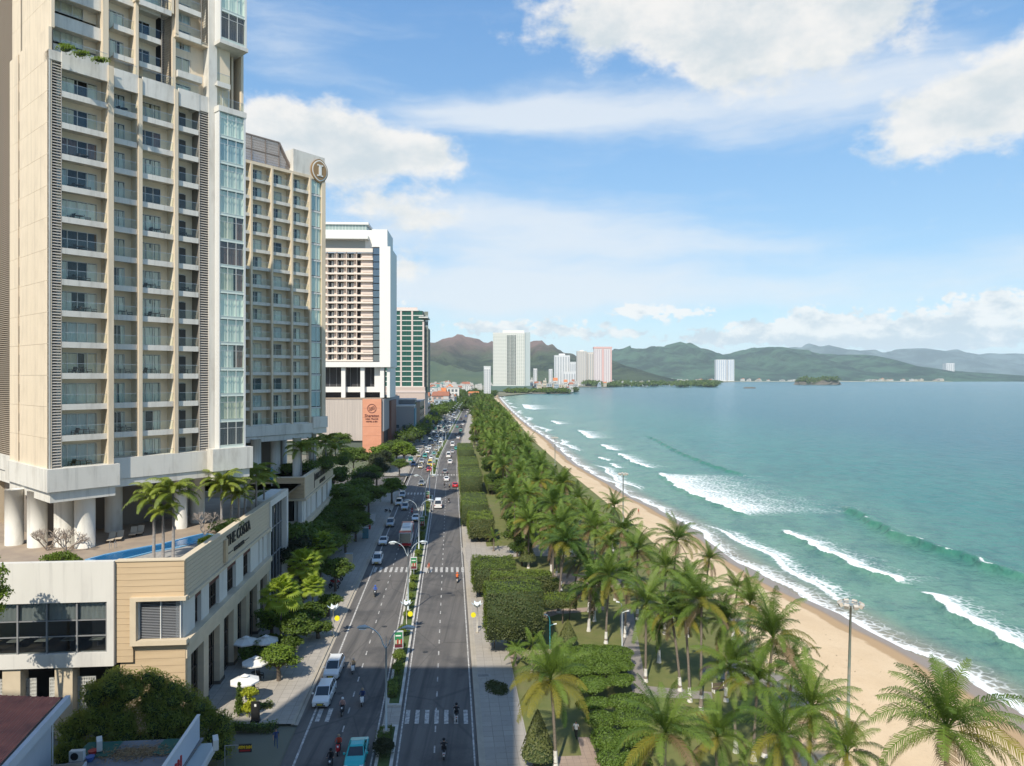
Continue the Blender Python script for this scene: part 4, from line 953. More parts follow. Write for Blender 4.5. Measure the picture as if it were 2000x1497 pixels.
for k in range(15):
    z = 41.2+k*3.25
    inst('balcony_slab', cached(('b3s',), lambda mb: mb.box(bx3(640)-20, bx3(729), -.6, 1.7, -.15, .55), 'balcony_slab', SALS), B3, (0,0,z))
    for i in range(5):
        x0, x1 = cx3[i], cx3[i+1]
        if i < 4:
            inst('window', cached(('b3w',), lambda mb: (mb.box(.1, cw*.62, 1.3, 1.5, .55, 2.6), ), 'window', CURT[(0,1,2,0)[(i*3+k)%4]]), B3, (x0+cw*.0, .15, z))
            inst('window', cached(('b3d',), lambda mb: (mb.box(.6, cw*.38, 1.2, 1.3, .55, 2.6), mb.box(cw*.5, cw*.56, 1.2, 1.3, .55, 2.6)), 'window', DARK), B3, (x0, .15, z))
            inst('side_wall', cached(('b3p',), lambda mb: (mb.box(cw*.64, cw*.98, 1.1, 1.6, .5, 3.1), mb.box(cw*.94, cw, -.5, 1.6, .5, 3.1)), 'side_wall', SAL), B3, (x0, 0, z))
        else:
            inst('side_wall', cached(('b3q',), lambda mb: (mb.box(1.6, cx3[5]-cx3[4], .6, 1.6, .5, 3.1), mb.box(2.2, cx3[5]-cx3[4], -.5, -.2, .9, 1.7)), 'side_wall', SAL), B3, (x0, 0, z))
for k in range(16):
    z = 40.9+k*3.2; inst('pane', cached(('b3g',), lambda mb: mb.box(bx3(729.5), bx3(741.5), -.2, -.1, .2, 3.0), 'pane', glass_mat('slot_glass', (.20,.26,.26), .8)), B3, (0,0,z))
for p in (671, 708, 746): piece(B3, 'column', PW, (bx3(p)-.9, bx3(p)+.9, .5, 2.5, 24.8, 38.5))
piece(B3, 'end_column', PW, (bx3(756)-.2, bx3(761), 1, 23, 24.8, 38.5))
piece(B3, 'core', DARK, (bx3(640)-20, bx3(742), 6, 20, 24.8, 38.5)); piece(B3, 'floor_band', PW, (bx3(640)-20, bx3(742), 2.6, 6, 27.2, 29.6), (bx3(730), bx3(742), 2.6, 6, 29.6, 38.5))
for i in range(7): x = bx3(640)+i*3.1; piece(B3, 'mullion', MATS['mullion_grey'], (x, x+.15, 5.8, 6, 29.6, 38.5))
RIB = mat('ribbed_grey', (.52,.45,.40), .7, (.46,.40,.36), .4, stretch=(3,1,.1))
yb = -6
piece(B3, 'podium_wall', RIB, (bx3(640)-22, bx3(713), yb, 40, 6.0, 24.2)); ORG = mat('orange_stone', (.62,.28,.17), .75, (.57,.25,.15), .3)
loft(B3, bx3(713), bx3(748.5), yb-.4, yb+8, 0, 24.4, 'orange_panel', ORG, 6, .06)
piece(B3, 'podium_base', mat('podium_base', (.10,.12,.10), .5), (bx3(640)-22, bx3(713), yb+.8, 40, 0, 6.0)); piece(B3, 'side_wing', mat('grey_side', (.27,.27,.28), .7), (bx3(748.5), bx3(748.5)+1.0, yb+1, 58, 10, 24.2))
piece(B3, 'side_wing', mat('maroon_side', (.17,.08,.06), .7), (bx3(748.5)+.3, bx3(748.5)+2.0, yb+20, 34, 0, 23))
piece(B3, 'podium_core', DARK, (bx3(713), bx3(748.5)+.2, yb+8, 57, 0, 24.0)); piece(B3, 'podium_roof', GRM, (bx3(640)-22, bx3(748.5), yb-.2, 58, 24.3, 24.7))
for i in range(26):
    x = bx3(640)+i*.72; piece(B3, 'rib', RIB, (x, x+.16, yb-.14, yb, 6.1, 24.0))
def ctext(root, s, x, z, size, y, m, sxx=1.0): return text(root, s, (x, y, z), (radians(90), 0, 0), size, m, ext=.06, sxx=sxx, bold=.01)
lx = (bx3(713)+bx3(748.5))/2; MAR = mat('sign_maroon', (.13,.03,.03), .6)
sg3 = inst('sign', None, B3, (lx, yb-.55, 0))
mb = MB(); 
for i in range(24):
    a, b = 2*pi*i/24, 2*pi*(i+1)/24
    for r0, r1 in ((1.75, 2.0),): mb.quad((r0*cos(a),0,20.2+r0*sin(a)),(r1*cos(a),0,20.2+r1*sin(a)),(r1*cos(b),0,20.2+r1*sin(b)),(r0*cos(b),0,20.2+r0*sin(b)))
for k, (a0, z0) in enumerate(((0, .55), (0, -.05), (0, -.65))):
    for i in range(10): x = -1.3+.26*i; mb.bar((x, 0, 20.2+z0+.3*sin(x*2.4)), (x+.26, 0, 20.2+z0+.3*sin((x+.26)*2.4)), .05, .18)
part('laurel_ring', mb, MAR, sg3)
ctext(sg3, 'Sheraton', 0, 16.5, 1.75, 0, MAR); ctext(sg3, 'NHA TRANG', 0, 15.3, .95, 0, MAR); ctext(sg3, 'HOTEL & SPA', 0, 14.2, .85, 0, MAR)
# ------------------------------------------------------------------ green glass hotel (Y = 463)
o4 = (X_at(827, 463), 463.0); rz4 = heading(480)
B4 = thing('glass_hotel', 'green glass hotel tower with pale pink grid beyond the white hotel', 'building', (*o4, 0), rz4)
bx4 = lambda px: (X_at(px, 463)-o4[0])/cos(rz4); GG = mat('green_glass', (.09,.33,.24), .25, (.06,.23,.17), .15, spec=.8)
PK = mat('pale_pink', (.60,.50,.46), .7); GRG = mat('tower_grid', (.58,.57,.53), .6)
piece(B4, 'core', mat('core_green', (.05,.08,.07), .6), (bx4(745), -.2, .3, 22, 27, 77)); piece(B4, 'core', mat('core_green', (.05,.08,.07), .6), (-.2, bx4(836), 4, 20, 24, 66))
for k in range(15):
    z = 27.6+3.3*k; inst('spandrel', cached(('b4s',), lambda mb: mb.box(bx4(745), .1, -.1, .3, 0, .55), 'spandrel', PK if k % 2 else GRG), B4, (0,0,z))
    for i in range(4):
        x0 = bx4(762+21.6*(i-1)) if i else bx4(745); w_ = bx4(783)-bx4(762)
        for j in range(2): inst('window', cached(('b4w',), lambda mb: (mb.box(.25, w_/2-.12, .1, .28, .55, 3.3)), 'window', GG if (i*7+k*3+j) % 6 else mat('green_glass_dark', (.03,.10,.08), .15)), B4, (bx4(762)+w_*(i-1)+w_/2*j, 0, z))
    inst('side_pane', cached(('b4e',), lambda mb: (mb.box(.3, bx4(836)-.2, 3.7, 4, .6, 3.2), mb.box(0, bx4(836), 3.8, 4.1, 0, .4)), 'side_pane', mat('side_glass', (.20,.22,.19), .3)), B4, (0,0,z))
for i in range(5): x = bx4(762+21.6*(i-1)) if i else bx4(745); piece(B4, 'pilaster', PK, (x-.55, x+.55, -.35, .3, 20, 77 if i < 4 else 70))
piece(B4, 'roof_terrace', GRG, (bx4(745), -3, -.5, 20, 77, 77.8)); piece(B4, 'roof_terrace', GRG, (-3, 3, -.6, 18, 72.5, 73.3)); piece(B4, 'roof_rail', PK, (bx4(760), -4, 1, 1.3, 77.8, 79.4))
piece(B4, 'roof_plant', GRG, (bx4(763), bx4(768), 4, 9, 77.8, 81)); piece(B4, 'podium_wall', mat('pink_base', (.50,.40,.35), .7), (bx4(745), 1.2, -3, 24, 0, 27.6)); piece(B4, 'podium_band', PK, (bx4(745), 1.5, -3.3, 24, 24, 25.2))
# ------------------------------------------------------------------ shophouses along the left pavement
rs = random.Random(8)
def shop(name, label, Y, w, off, h, cols, cat='building', dep=14, signs=None):
    rz = heading(Y); x = R(Y)+off; t = thing(name, label, cat, (x, Y, 0), rz)
    piece(t, 'wall', cols[0], (-dep, 0, 0, w, 0, h)); piece(t, 'parapet', cols[1], (-dep-.1, .15, -.1, w+.1, h, h+.7))
    nf = max(1, int(h/3.6))
    for k in range(nf):
        for j in range(max(1, int(w/3))):
            y0 = .6+j*(w-.6)/max(1, int(w/3)); inst('window', cached(('shw',), lambda mb: mb.box(.0, .08, 0, 1.9, .9, 2.7), 'window', mat('shop_glass', (.06,.09,.11), .15)), t, (.0, y0, k*3.6)); 
            if k < 3: inst('window', cached(('shv',), lambda mb: mb.box(0, 1.6, -.06, 0, 1, 2.6), 'window', mat('shop_glass', (.06,.09,.11), .15)), t, (-dep+1.5+j*3.4, -.0, k*3.6))
    if signs: piece(t, 'sign_board', signs, (.05, .5, .2, w-.2, h*.35, h*.95))
    return t
cA = mat('plaster_grey', (.30,.30,.31), .7); cB = mat('plaster_brown', (.34,.26,.19), .7); cC = mat('plaster_white', (.58,.57,.54), .7); cD = mat('plaster_teal', (.10,.24,.32), .6)
shop('shophouse', 'dark shophouse with a tall teal signboard beside the orange hotel podium', 362, 10, -24, 19, (cA, cC), signs=cD)
shop('shophouse', 'narrow grey shophouse behind the teal signboard', 374, 9, -24.5, 22, (mat('plaster_dk', (.16,.17,.18), .6), cC))
shop('shophouse', 'brown flat roofed building below the green glass hotel', 400, 34, -24, 20, (cB, cA), dep=22)
shop('shophouse', 'pink walled block standing just past the green glass hotel', 488, 26, -26, 15, (mat('plaster_pink', (.5,.36,.3), .7), cC), dep=20)
# ------------------------------------------------------------------ a plain hotel block behind the viewpoint (casts the evening shade over the near road)
NB = thing('neighbour_hotel', 'plain hotel block standing just behind and left of the viewpoint', 'building', (0,0,0))
piece(NB, 'wall', WHITE, (-41,-19.8,-30,17,0,72), (-80,-41.1,-30,17,0,58))
for k in range(18):
    piece(NB, 'window_band', mat('shop_glass', (.06,.09,.11), .15), (-40,-22,17,17.08,3+k*3.4,4.8+k*3.4))
# ------------------------------------------------------------------ road and pavements
def b_asph(N):
    pos = N.n('ShaderNodeNewGeometry').outputs['Position']
    st = N.n('ShaderNodeVectorMath', {0: pos, 1: (1.2, .05, 1)}, operation='MULTIPLY').outputs[0]
    c = N.mix(N.sstep(N.noise(st, 1.0, 4, .6), .3, .7), (.105,.097,.090), (.145,.133,.122))
    c = N.mix(N.m('MULTIPLY', N.sstep(N.noise(pos, .11, 6, .7), .48, .66), .7), c, (.058,.056,.056)); c = N.mix(N.m('MULTIPLY', N.sstep(N.noise(N.n('ShaderNodeVectorMath', {0: pos, 1: (.9,.028,1)}, operation='MULTIPLY').outputs[0], 1.0, 3, .6), .52, .68), .55), c, (.045,.044,.045)); c = N.mix(N.m('MULTIPLY', N.sstep(N.noise(pos, .9, 4, .6), .70, .76), .6), c, (.03,.03,.03))
    v = N.n('ShaderNodeTexVoronoi', {'Vector': N.n('ShaderNodeVectorMath', {0: pos, 1: (.12,.05,.1)}, operation='MULTIPLY').outputs[0], 'Scale': 1.0}, feature='DISTANCE_TO_EDGE').outputs['Distance']
    c = N.mix(N.m('MULTIPLY', N.sstep(v, .012, .0), .35), c, (.03,.03,.03))
    p = N.n('ShaderNodeBsdfPrincipled', {'Base Color': c, 'Roughness': .85, 'Normal': N.n('ShaderNodeBump', {'Height': N.noise(pos, 25, 3), 'Strength': .2, 'Distance': .02}).outputs[0]}); N.n('ShaderNodeOutputMaterial', {'Surface': p.outputs[0]})
M_as = polymat('asphalt', b_asph)
def b_pave(col1, col2, joint, sx_, sy_):
    def f(N):
        pos = N.n('ShaderNodeNewGeometry').outputs['Position']
        rp = N.n('ShaderNodeVectorRotate', {'Vector': pos, 'Angle': -.086}, rotation_type='Z_AXIS').outputs[0]
        br = N.n('ShaderNodeTexBrick', {'Vector': rp, 'Scale': 1.0, 'Mortar Size': .02, 'Brick Width': sx_, 'Row Height': sy_, 'Color1': (*col1, 1), 'Color2': (*tuple(v*.86 for v in col1), 1), 'Mortar': (*joint, 1)}, offset=0.0)
        c = N.mix(N.sstep(N.noise(pos, .35, 6, .65), .4, .7), br.outputs[0], col2); c = N.mix(N.m('MULTIPLY', N.sstep(N.noise(pos, 1.3, 5, .7), .55, .75), .4), c, tuple(v*.55 for v in col2))
        p = N.n('ShaderNodeBsdfPrincipled', {'Base Color': c, 'Roughness': .8}); N.n('ShaderNodeOutputMaterial', {'Surface': p.outputs[0]})
    return f
M_pv = polymat('grey_paving', b_pave((.40,.36,.31), (.33,.30,.26), (.16,.15,.13), 1.0, 1.0))
M_pvR = polymat('pink_paving', b_pave((.36,.27,.21), (.32,.24,.19), (.20,.15,.12), .6, .6))
M_kerb = mat('kerb_concrete', (.42,.37,.30), .8, (.36,.32,.26), .8, space='w'); M_wh = mat('road_paint', (.60,.58,.54), .7, (.26,.25,.24), 2.6, space='w')
YN, YF = 20.0, 2300.0
mb = MB(); strip(mb, -17.4, 0, YN, YF, 0.0, step=8); tag(part('road', mb, M_as), kind='structure')
mb = MB(); strip(mb, -60, -17.9, YN, 62, .004); 
side = mb; tag(part('road', side, M_as), kind='structure')
# side street at the big junction (Y about 225)
mb = MB(); mb.quad((R(215)-60,212,.0),(R(215)-17,212,.0),(R(240)-17,243,.0),(R(240)-60,243,.0)); tag(part('road', mb, M_as), kind='structure')
mb = MB(); strip(mb, .0, .36, YN, YF, 0, .17); strip(mb, .36, .62, YN, 900, 0, .12); tag(part('kerb', mb, M_kerb), kind='structure')
mb = MB(); strip(mb, .62, 4.7, YN, 1400, .13); tag(part('pavement', mb, M_pv), kind='structure')
LK = -17.75
for a, b in ((69.5, 211), (244, 2000)):
    mb = MB(); strip(mb, LK-.3, LK, a, b, 0, .15); tag(part('kerb', mb, M_kerb), kind='structure')
    mb = MB(); strip(mb, -29 if a < 100 else -26, LK-.3, a, b, .13); tag(part('pavement', mb, M_pv), kind='structure')
mb = MB(); strip(mb, LK, -17.4, 69.5, 2000, .002); tag(part('gutter', mb, M_kerb), kind='structure')
# median: kerbs, soil with grass, paved gap
def medL(Y): return -9.15-.5*np.clip((Y-75)/60, 0, 1)
def medR(Y): return -7.55
segs = [(YN, 69.2), (73.4, 204), (248, 2000)]
M_gr = mat('grass', (.105,.125,.030), .9, (.15,.155,.045), .5, space='w', dirt=(.16,.135,.06), dscale=.12)
M_grD = mat('grass_median', (.05,.085,.02), .9, (.09,.12,.03), 1.2, space='w')
for a, b in segs:
    mb = MB(); strip(mb, medL, lambda Y: medL(Y)+.28, a, b, 0, .22); strip(mb, -7.83, -7.55, a, b, 0, .22)
    strip(mb, lambda Y: medL(Y)+.28, -7.83, a, a+.3, 0, .22); strip(mb, lambda Y: medL(Y)+.28, -7.83, b-.3, b, 0, .22)
    tag(part('kerb', mb, mat('kerb_white', (.60,.57,.52), .8, (.42,.40,.36), 1.2, space='w')), kind='structure')
    mb = MB(); strip(mb, lambda Y: medL(Y)+.28, -7.83, a+.3, b-.3, .16); tag(part('median_soil', mb, M_grD), kind='structure')
mb = MB(); strip(mb, medL, medR, 69.2, 73.4, .012); tag(part('pavement', mb, M_pv), kind='structure')
# markings
mb = MB(); strip(mb, -16.35, -16.15, YN, 2000, .006); strip(mb, lambda Y: medL(Y)-.42, lambda Y: medL(Y)-.27, YN, 1500, .006); strip(mb, -7.28, -7.13, YN, 1500, .006); strip(mb, -.42, -.27, YN, 1500, .006)
tag(part('edge_line', mb, M_wh), kind='structure')
mb = MB(); y = 22.8
while y < 700:
    for o in (-3.95, -12.85): strip(mb, o-.07, o+.07, y, y+1.25, .006, step=3)
    y += 3.78
tag(part('lane_dashes', mb, M_wh), kind='structure')
def zebra(Y0, Y1, o0, o1, pitch, w):
    mb = MB(); o = o0
    while o < o1: strip(mb, o, o+w, Y0, Y1, .008, step=9); o += pitch
    tag(part('zebra_crossing', mb, M_wh), kind='structure')
zebra(69.8, 72.7, -7.0, -.6, .97, .42); zebra(70.2, 73.0, -15.9, -14.2, .97, .42); zebra(124, 127.3, -16.0, -9.9, .93, .45); zebra(124, 127.3, -7.1, -.4, .93, .45)
zebra(206, 209.5, -16.0, -9.9, .93, .45); zebra(246, 249, -7.1, -.4, .93, .45)
# ------------------------------------------------------------------ park floor
gy = np.geomspace(22, 1400, 90); V = []
for y in gy:
    a, b = R(y)+4.7, float(parkX(y))
    for t in (0, .33, .66, 1): V.append((a+(b-a)*t if b > a+1 else a+t*.5, y, .10))
tag(inst('lawn', np_mesh('lawn', V, grid_faces(len(gy), 4), M_gr)), kind='structure')
def pathpoly(pxs, m=M_pvR, z=.125, name='path'):
    mb = MB(); P = [G(x, y, z) for x, y in pxs]; mb.add([tuple(p) for p in P], [tuple(range(len(P)))]); o = part(name, mb, m); 
    if o.data.polygons[0].normal.z < 0: o.data.flip_normals()
    return tag(o, kind='structure')
pathpoly([(1022,1118),(1150,1122),(1240,1135),(1240,1150),(1150,1145),(1022,1134)])
pathpoly([(900,1070),(948,1068),(1040,1064),(1130,1072),(1130,1088),(1030,1086),(945,1092),(912,1100)], M_pv, .132)
pathpoly([(1210,1190),(1236,1190),(1262,1340),(1390,1352),(1392,1366),(1238,1362),(1222,1300),(1212,1240)], mat('path_grey', (.21,.19,.17), .8, (.26,.23,.2), .8, space='w'), .13)
pathpoly([(1085,1497),(1080,1478),(1136,1476),(1128,1440),(1150,1440),(1175,1497)])
pathpoly([(1000,1215),(1085,1190),(1180,1185),(1180,1192),(1090,1200),(1005,1226)])
pathpoly([(1370,1300),(1440,1290),(1560,1330),(1600,1400),(1560,1400),(1500,1345),(1370,1318)], MATS['path_grey'])
pathpoly([(994,1282),(1030,1270),(1090,1268),(1090,1276),(1035,1280),(1000,1294)])
# flat planter patch and drain grille on the pavement
M_hedge = leaf_mat('hedge_leaf', (.085,.13,.020), (.18,.24,.036), .8, .3)
# ------------------------------------------------------------------ foliage generators
def leaf_quads(P, Nn, size, rng, asp=.5, bias=.6):
    n = len(P); d = rng.normal(size=(n,3)); nn = Nn*bias+d*(1-bias)*1.1; nn /= np.linalg.norm(nn, axis=1, keepdims=True)+1e-9
    a = np.cross(nn, rng.normal(size=(n,3))); a /= np.linalg.norm(a, axis=1, keepdims=True)+1e-9; b = np.cross(nn, a)
    s = size*rng.uniform(.6, 1.3, (n,1)); a = a*s; b = b*s*asp
    return np.stack([P-a, P-b*.9+nn*s*.12, P+a, P+b*.9+nn*s*.12], 1).reshape(-1,3), np.arange(n*4).reshape(-1,4)
def crown_mesh(name, lobes, n, size, seed, m, asp=.55, core=None, bias=.5, kc=.62, r0=.62, r1=1.22):
    """lobes: (x,y,z,rx,ry,rz)"""
    rng = np.random.default_rng(seed); L = np.array(lobes, float); wts = L[:,3]*L[:,4]+L[:,3]*L[:,5]; wts /= wts.sum()
    idx = rng.choice(len(L), n, p=wts); d = rng.normal(size=(n,3)); d[:,2] = np.where(rng.random(n) < .8, np.abs(d[:,2])*1.0, d[:,2]); d /= np.linalg.norm(d, axis=1, keepdims=True)
    rad = rng.uniform(r0, r1, (n,1)); P = L[idx,:3]+d*L[idx,3:6]*rad
    V, Q = leaf_quads(P, d, size, rng, asp, bias)
    mbc = MB()
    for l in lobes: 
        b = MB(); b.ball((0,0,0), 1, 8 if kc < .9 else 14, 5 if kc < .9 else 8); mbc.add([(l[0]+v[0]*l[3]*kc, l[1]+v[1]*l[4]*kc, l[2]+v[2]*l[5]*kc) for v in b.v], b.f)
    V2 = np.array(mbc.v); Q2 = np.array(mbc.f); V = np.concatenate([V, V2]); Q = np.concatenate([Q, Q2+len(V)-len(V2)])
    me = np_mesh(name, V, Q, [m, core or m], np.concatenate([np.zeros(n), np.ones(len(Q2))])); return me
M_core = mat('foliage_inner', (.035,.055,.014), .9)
M_tree = leaf_mat('broad_leaf', (.040,.080,.014), (.115,.175,.028), .35, .4)
M_tree2 = leaf_mat('bright_leaf', (.070,.125,.016), (.17,.25,.032), .5, .42)
M_cas = leaf_mat('dusky_leaf', (.018,.030,.012), (.050,.060,.026), .4, .2)
M_bark = mat('bark', (.13,.10,.075), .9, (.075,.06,.045), 3.0)
M_bam = leaf_mat('bamboo_leaf', (.15,.19,.035), (.30,.33,.07), .5, .45)
def lobes_round(rx, ry, rz, n, seed, cz):
    q = random.Random(seed); L = [(0,0,cz,rx*.55,ry*.55,rz*.6)]
    for i in range(n):
        a = 2*pi*(i*.618+q.random()*.2); e = q.uniform(-.5, 1.0); f = q.uniform(.5,.8); c = cos(e*1.2)
        L.append((rx*f*cos(a)*c, ry*f*sin(a)*c, cz+rz*.62*sin(e*1.2), rx*q.uniform(.28,.44), ry*q.uniform(.28,.44), rz*q.uniform(.28,.42)))
    return L
def trunk_mb(h, r, seed=0, limbs=5, spread=1.2):
    q = random.Random(seed); mb = MB(); mb.tube([(0,0,0),(.05,.03,h*.5),(.1,0,h)], [r,r*.8,r*.6], 8)
    for i in range(limbs):
        a = 2*pi*i/limbs+q.random(); mb.tube([(.07,0,h*.8),(cos(a)*spread*.5,sin(a)*spread*.5,h*1.15),(cos(a)*spread,sin(a)*spread,h*1.5)], [r*.5,r*.35,r*.15], 6)
    return mb
TREES = {}
def tree_proto(key, rx, rz, h, n, size, m, seed, nl=12):
    cz = h-rz*.9; L = lobes_round(rx, rx, rz, nl, seed, cz)
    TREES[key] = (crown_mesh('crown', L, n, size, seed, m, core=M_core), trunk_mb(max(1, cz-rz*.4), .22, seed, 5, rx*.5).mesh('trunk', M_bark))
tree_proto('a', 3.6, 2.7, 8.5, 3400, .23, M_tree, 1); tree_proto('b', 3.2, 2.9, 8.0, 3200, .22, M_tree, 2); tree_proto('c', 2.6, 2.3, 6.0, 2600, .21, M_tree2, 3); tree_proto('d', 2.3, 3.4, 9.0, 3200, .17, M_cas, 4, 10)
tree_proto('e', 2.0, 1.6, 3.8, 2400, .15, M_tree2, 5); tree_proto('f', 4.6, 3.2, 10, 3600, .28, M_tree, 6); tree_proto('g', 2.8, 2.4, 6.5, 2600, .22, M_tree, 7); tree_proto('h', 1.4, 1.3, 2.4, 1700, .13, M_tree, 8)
NT_ = {}
def tree(key, x, y, sc=1.0, label='', group=None, z=0.1, szz=None, nm='tree', cat='tree', rz=None):
    c, tk = TREES[key]; t = thing(nm, label, cat, (x, y, z), random.uniform(0,6) if rz is None else rz, group, (sc, sc, szz or sc))
    inst('crown', c, t); inst('trunk', tk, t); return t
def at_crown(px, py, h):     # ground point of a tree whose crown centre (height h) shows at the pixel
    p = G(px, py, h); return p.x, p.y
# ------------------------------------------------------------------ palms
PGREEN = leaf_mat('palm_leaf', (.036,.080,.014), (.13,.195,.030), .55, .2, spec=.2, rough=.55)
PYEL = leaf_mat('palm_leaf_yellow', (.13,.135,.018), (.22,.20,.030), .4, .25, spec=.2, rough=.55); PBR = leaf_mat('palm_leaf_brown', (.09,.06,.03), (.20,.14,.07), .5, .2)
M_trunk = mat('palm_trunk', (.21,.175,.14), .9, (.13,.105,.08), 6.0, stretch=(1,1,4), bump=.4); M_limed = mat('limewash', (.66,.64,.60), .8, (.5,.47,.42), 3.0)
M_nut = mat('coconut', (.16,.17,.03), .6); 
def frond_mb(Lf, e0, droop, npair, seed, ll=.75, lw=.075, hang=.8, tri=True, side=0.0, mb=None, az=0.0, base=(0,0,0), mi=0, curl=0.0):
    q = random.Random(seed); mb = mb or MB(); pts = []; p = Vector((0,0,0)); N_ = 9
    for i in range(N_+1):
        t = i/N_; e = e0-droop*t**1.25; d = Vector((cos(e), side*t*.35, sin(e))); pts.append((p.copy(), d.normalized())); p += d.normalized()*Lf/N_
    ca, sa = cos(az), sin(az); B = Vector(base)
    tf = lambda v: (B.x+v.x*ca-v.y*sa, B.y+v.x*sa+v.y*ca, B.z+v.z)
    w = .055
    for i in range(N_):
        a, b = pts[i][0], pts[i+1][0]; wa, wb = w*(1-i/N_*.8), w*(1-(i+1)/N_*.8)
        mb.add([tf(a+Vector((0,-wa,0))), tf(a+Vector((0,wa,0))), tf(b+Vector((0,wb,0))), tf(b+Vector((0,-wb,0)))], [(0,1,2,3)], mi)
    for k in range(npair):
        t = .14+.86*(k+q.random()*.5)/npair; f = t*N_; i = min(int(f), N_-1); c = pts[i][0].lerp(pts[i+1][0], f-i); d = pts[i][1]
        l = ll*sin(pi*min(1, .22+.74*t))**.7*q.uniform(.85,1.1)
        up = Vector((0,0,1))-d*d.z; up = up.normalized() if up.length > .1 else Vector((1,0,0))
        for s in (-1, 1):
            sd = Vector((0, s, 0)); h_ = hang*q.uniform(.5,1.3)
            d1 = (sd*1.0+d*.75+up*(.35-.25*h_)).normalized(); d2 = (sd*.65+d*.7-Vector((0,0,1))*h_).normalized()
            m1 = c+d1*l*.5; e_ = m1+d2*l*.5; wv = d*lw*.5
            mb.add([tf(c-wv), tf(c+wv), tf(m1+wv*.9), tf(m1-wv*.9), tf(e_)], [(0,1,2,3),(3,2,4)], mi)
    return mb
FR = {}
for nm, e0, dr in (('up', 1.38, .55), ('hi', 1.05, 1.25), ('mid', .6, 1.55), ('low', .1, 1.4), ('hang', -.6, .8)):
    for v in range(2):
        FR[nm, v, 'g'] = frond_mb(4.3, e0, dr, 46, hash_ if (hash_ := len(FR)*7+1) else 0, 1.0, .055, 1.25, side=(-1)**v*.6).mesh('frond', PGREEN)
        me = FR[nm, v, 'g'].copy(); me.materials[0] = PYEL; FR[nm, v, 'y'] = me
        me = FR[nm, v, 'g'].copy(); me.materials[0] = PBR; FR[nm, v, 'b'] = me
def palm_layout(seed, n=24, sick=.12):
    q = random.Random(seed); out = []
    for i in range(n):
        t = i/(n-1); kind = ('up','hi','hi','mid','mid','low','low','hang')[min(7, int(t*8))]; c = 'g'
        if t > .5 and q.random() < sick*2.2: c = 'y'
        if t > .82 and q.random() < .5: c = 'b'
        out.append((kind, q.randrange(2), c, i*2.39996+q.uniform(-.35,.35), q.uniform(.82,1.1), q.uniform(-.2,.2)))
    return out
def trunk_palm(h, lean, seed, r=.17):
    q = random.Random(seed); mb = MB(); N_ = 9; pts = []; rs = []
    for i in range(N_+1):
        t = i/N_; pts.append((lean[0]*t**1.5, lean[1]*t**1.5, h*t)); rs.append(r*(1.55-.8*min(1,t*5)) if t < .2 else r*(.8-.15*t)+.02*(i%2))
    mb.tube(pts, rs, 8); return mb, pts
def limed(h, lean, r=.175, top=1.5):
    mb = MB(); pts = [(lean[0]*(t)**1.5, lean[1]*(t)**1.5, h*t) for t in (0, .3*top/h, top/h)]; mb.tube(pts, [r*1.75, r*1.25, r*1.02], 8, cap=False); return mb
crownsJ = []
for s in range(8):   # joined crowns for palms too small to show single fronds
    mb = MB()
    for j, (kd, v, c, az, scl, tl) in enumerate(palm_layout(50+s, 18+s*2, .12+.03*(s%3))):
        e0, dr = {'up':(1.38,.55),'hi':(1.05,1.25),'mid':(.6,1.55),'low':(.1,1.4),'hang':(-.6,.8)}[kd]
        frond_mb(3.7*scl, e0+tl, dr, 22, s*100+j, 1.05, .105, 1.2, az=az, mb=mb, mi={'g':0,'y':1,'b':2}[c], side=(-1)**v*.5)
    crownsJ.append(mb.mesh('crown', [PGREEN, PYEL, PBR]))
trunksJ = {}
for hI in (5, 7, 9, 11):
    for s in range(3):
        q = random.Random(hI*10+s); ln = (q.uniform(-.2,1.2), q.uniform(-.7,.7)); mb, pts = trunk_palm(hI, ln, s); trunksJ[hI, s] = (mb.mesh('trunk', M_trunk), limed(hI, ln).mesh('painted_base', M_limed), pts[-1])
me_nuts = (lambda mb: ([mb.ball((.28*cos(a), .28*sin(a), -.25-.15*(i%2)), .15, 7, 5) for i, a in enumerate(np.linspace(0, 5.5, 7))], mb)[1])(MB()).mesh('coconuts', M_nut)
def palm_full(x, y, h, lean, seed, label, sc=1.0, group='coconut palms in the seaside park', n=24, sick=.12, z=.1, nuts=True, lime=True, nm='coconut_palm', sparse=1.0):
    t = thing(nm, label, 'palm tree', (x-lean[0], y-lean[1], z), 0, group); mb, pts = trunk_palm(h, lean, seed); part('trunk', mb, M_trunk, t, True)
    if lime: part('painted_base', limed(h, lean), M_limed, t, True)
    qq = random.Random(seed); c = inst('crown', None, t, pts[-1], 0, (sc, sc, sc*qq.uniform(.85,1.12)), rot=(qq.uniform(-.16,.16), qq.uniform(-.05,.22), qq.uniform(0,6)))
    for kd, v, col, az, scl, tl in palm_layout(seed, n, sick): inst('frond', FR[kd, v, col], c, (0,0,0), rot=(0, tl, az), sc=scl)
    if nuts: inst('coconuts', me_nuts, c)
    return t
def palm_far(x, y, h, seed, label, group, sc=1.0):
    q = random.Random(seed); hI = min((5,7,9,11), key=lambda a: abs(a-h)); tm, lm, top = trunksJ[hI, q.randrange(3)]
    t = thing('coconut_palm', label, 'palm tree', (x, y, .08), q.uniform(-.4,.4), group, (1,1,h/hI)); inst('trunk', tm, t); inst('painted_base', lm, t)
    inst('crown', crownsJ[q.randrange(8)], t, top, 0, (sc, sc, sc*hI/h*q.uniform(.8,1.1)), rot=(q.uniform(-.2,.2), q.uniform(-.15,.25), q.uniform(0,6))); return t
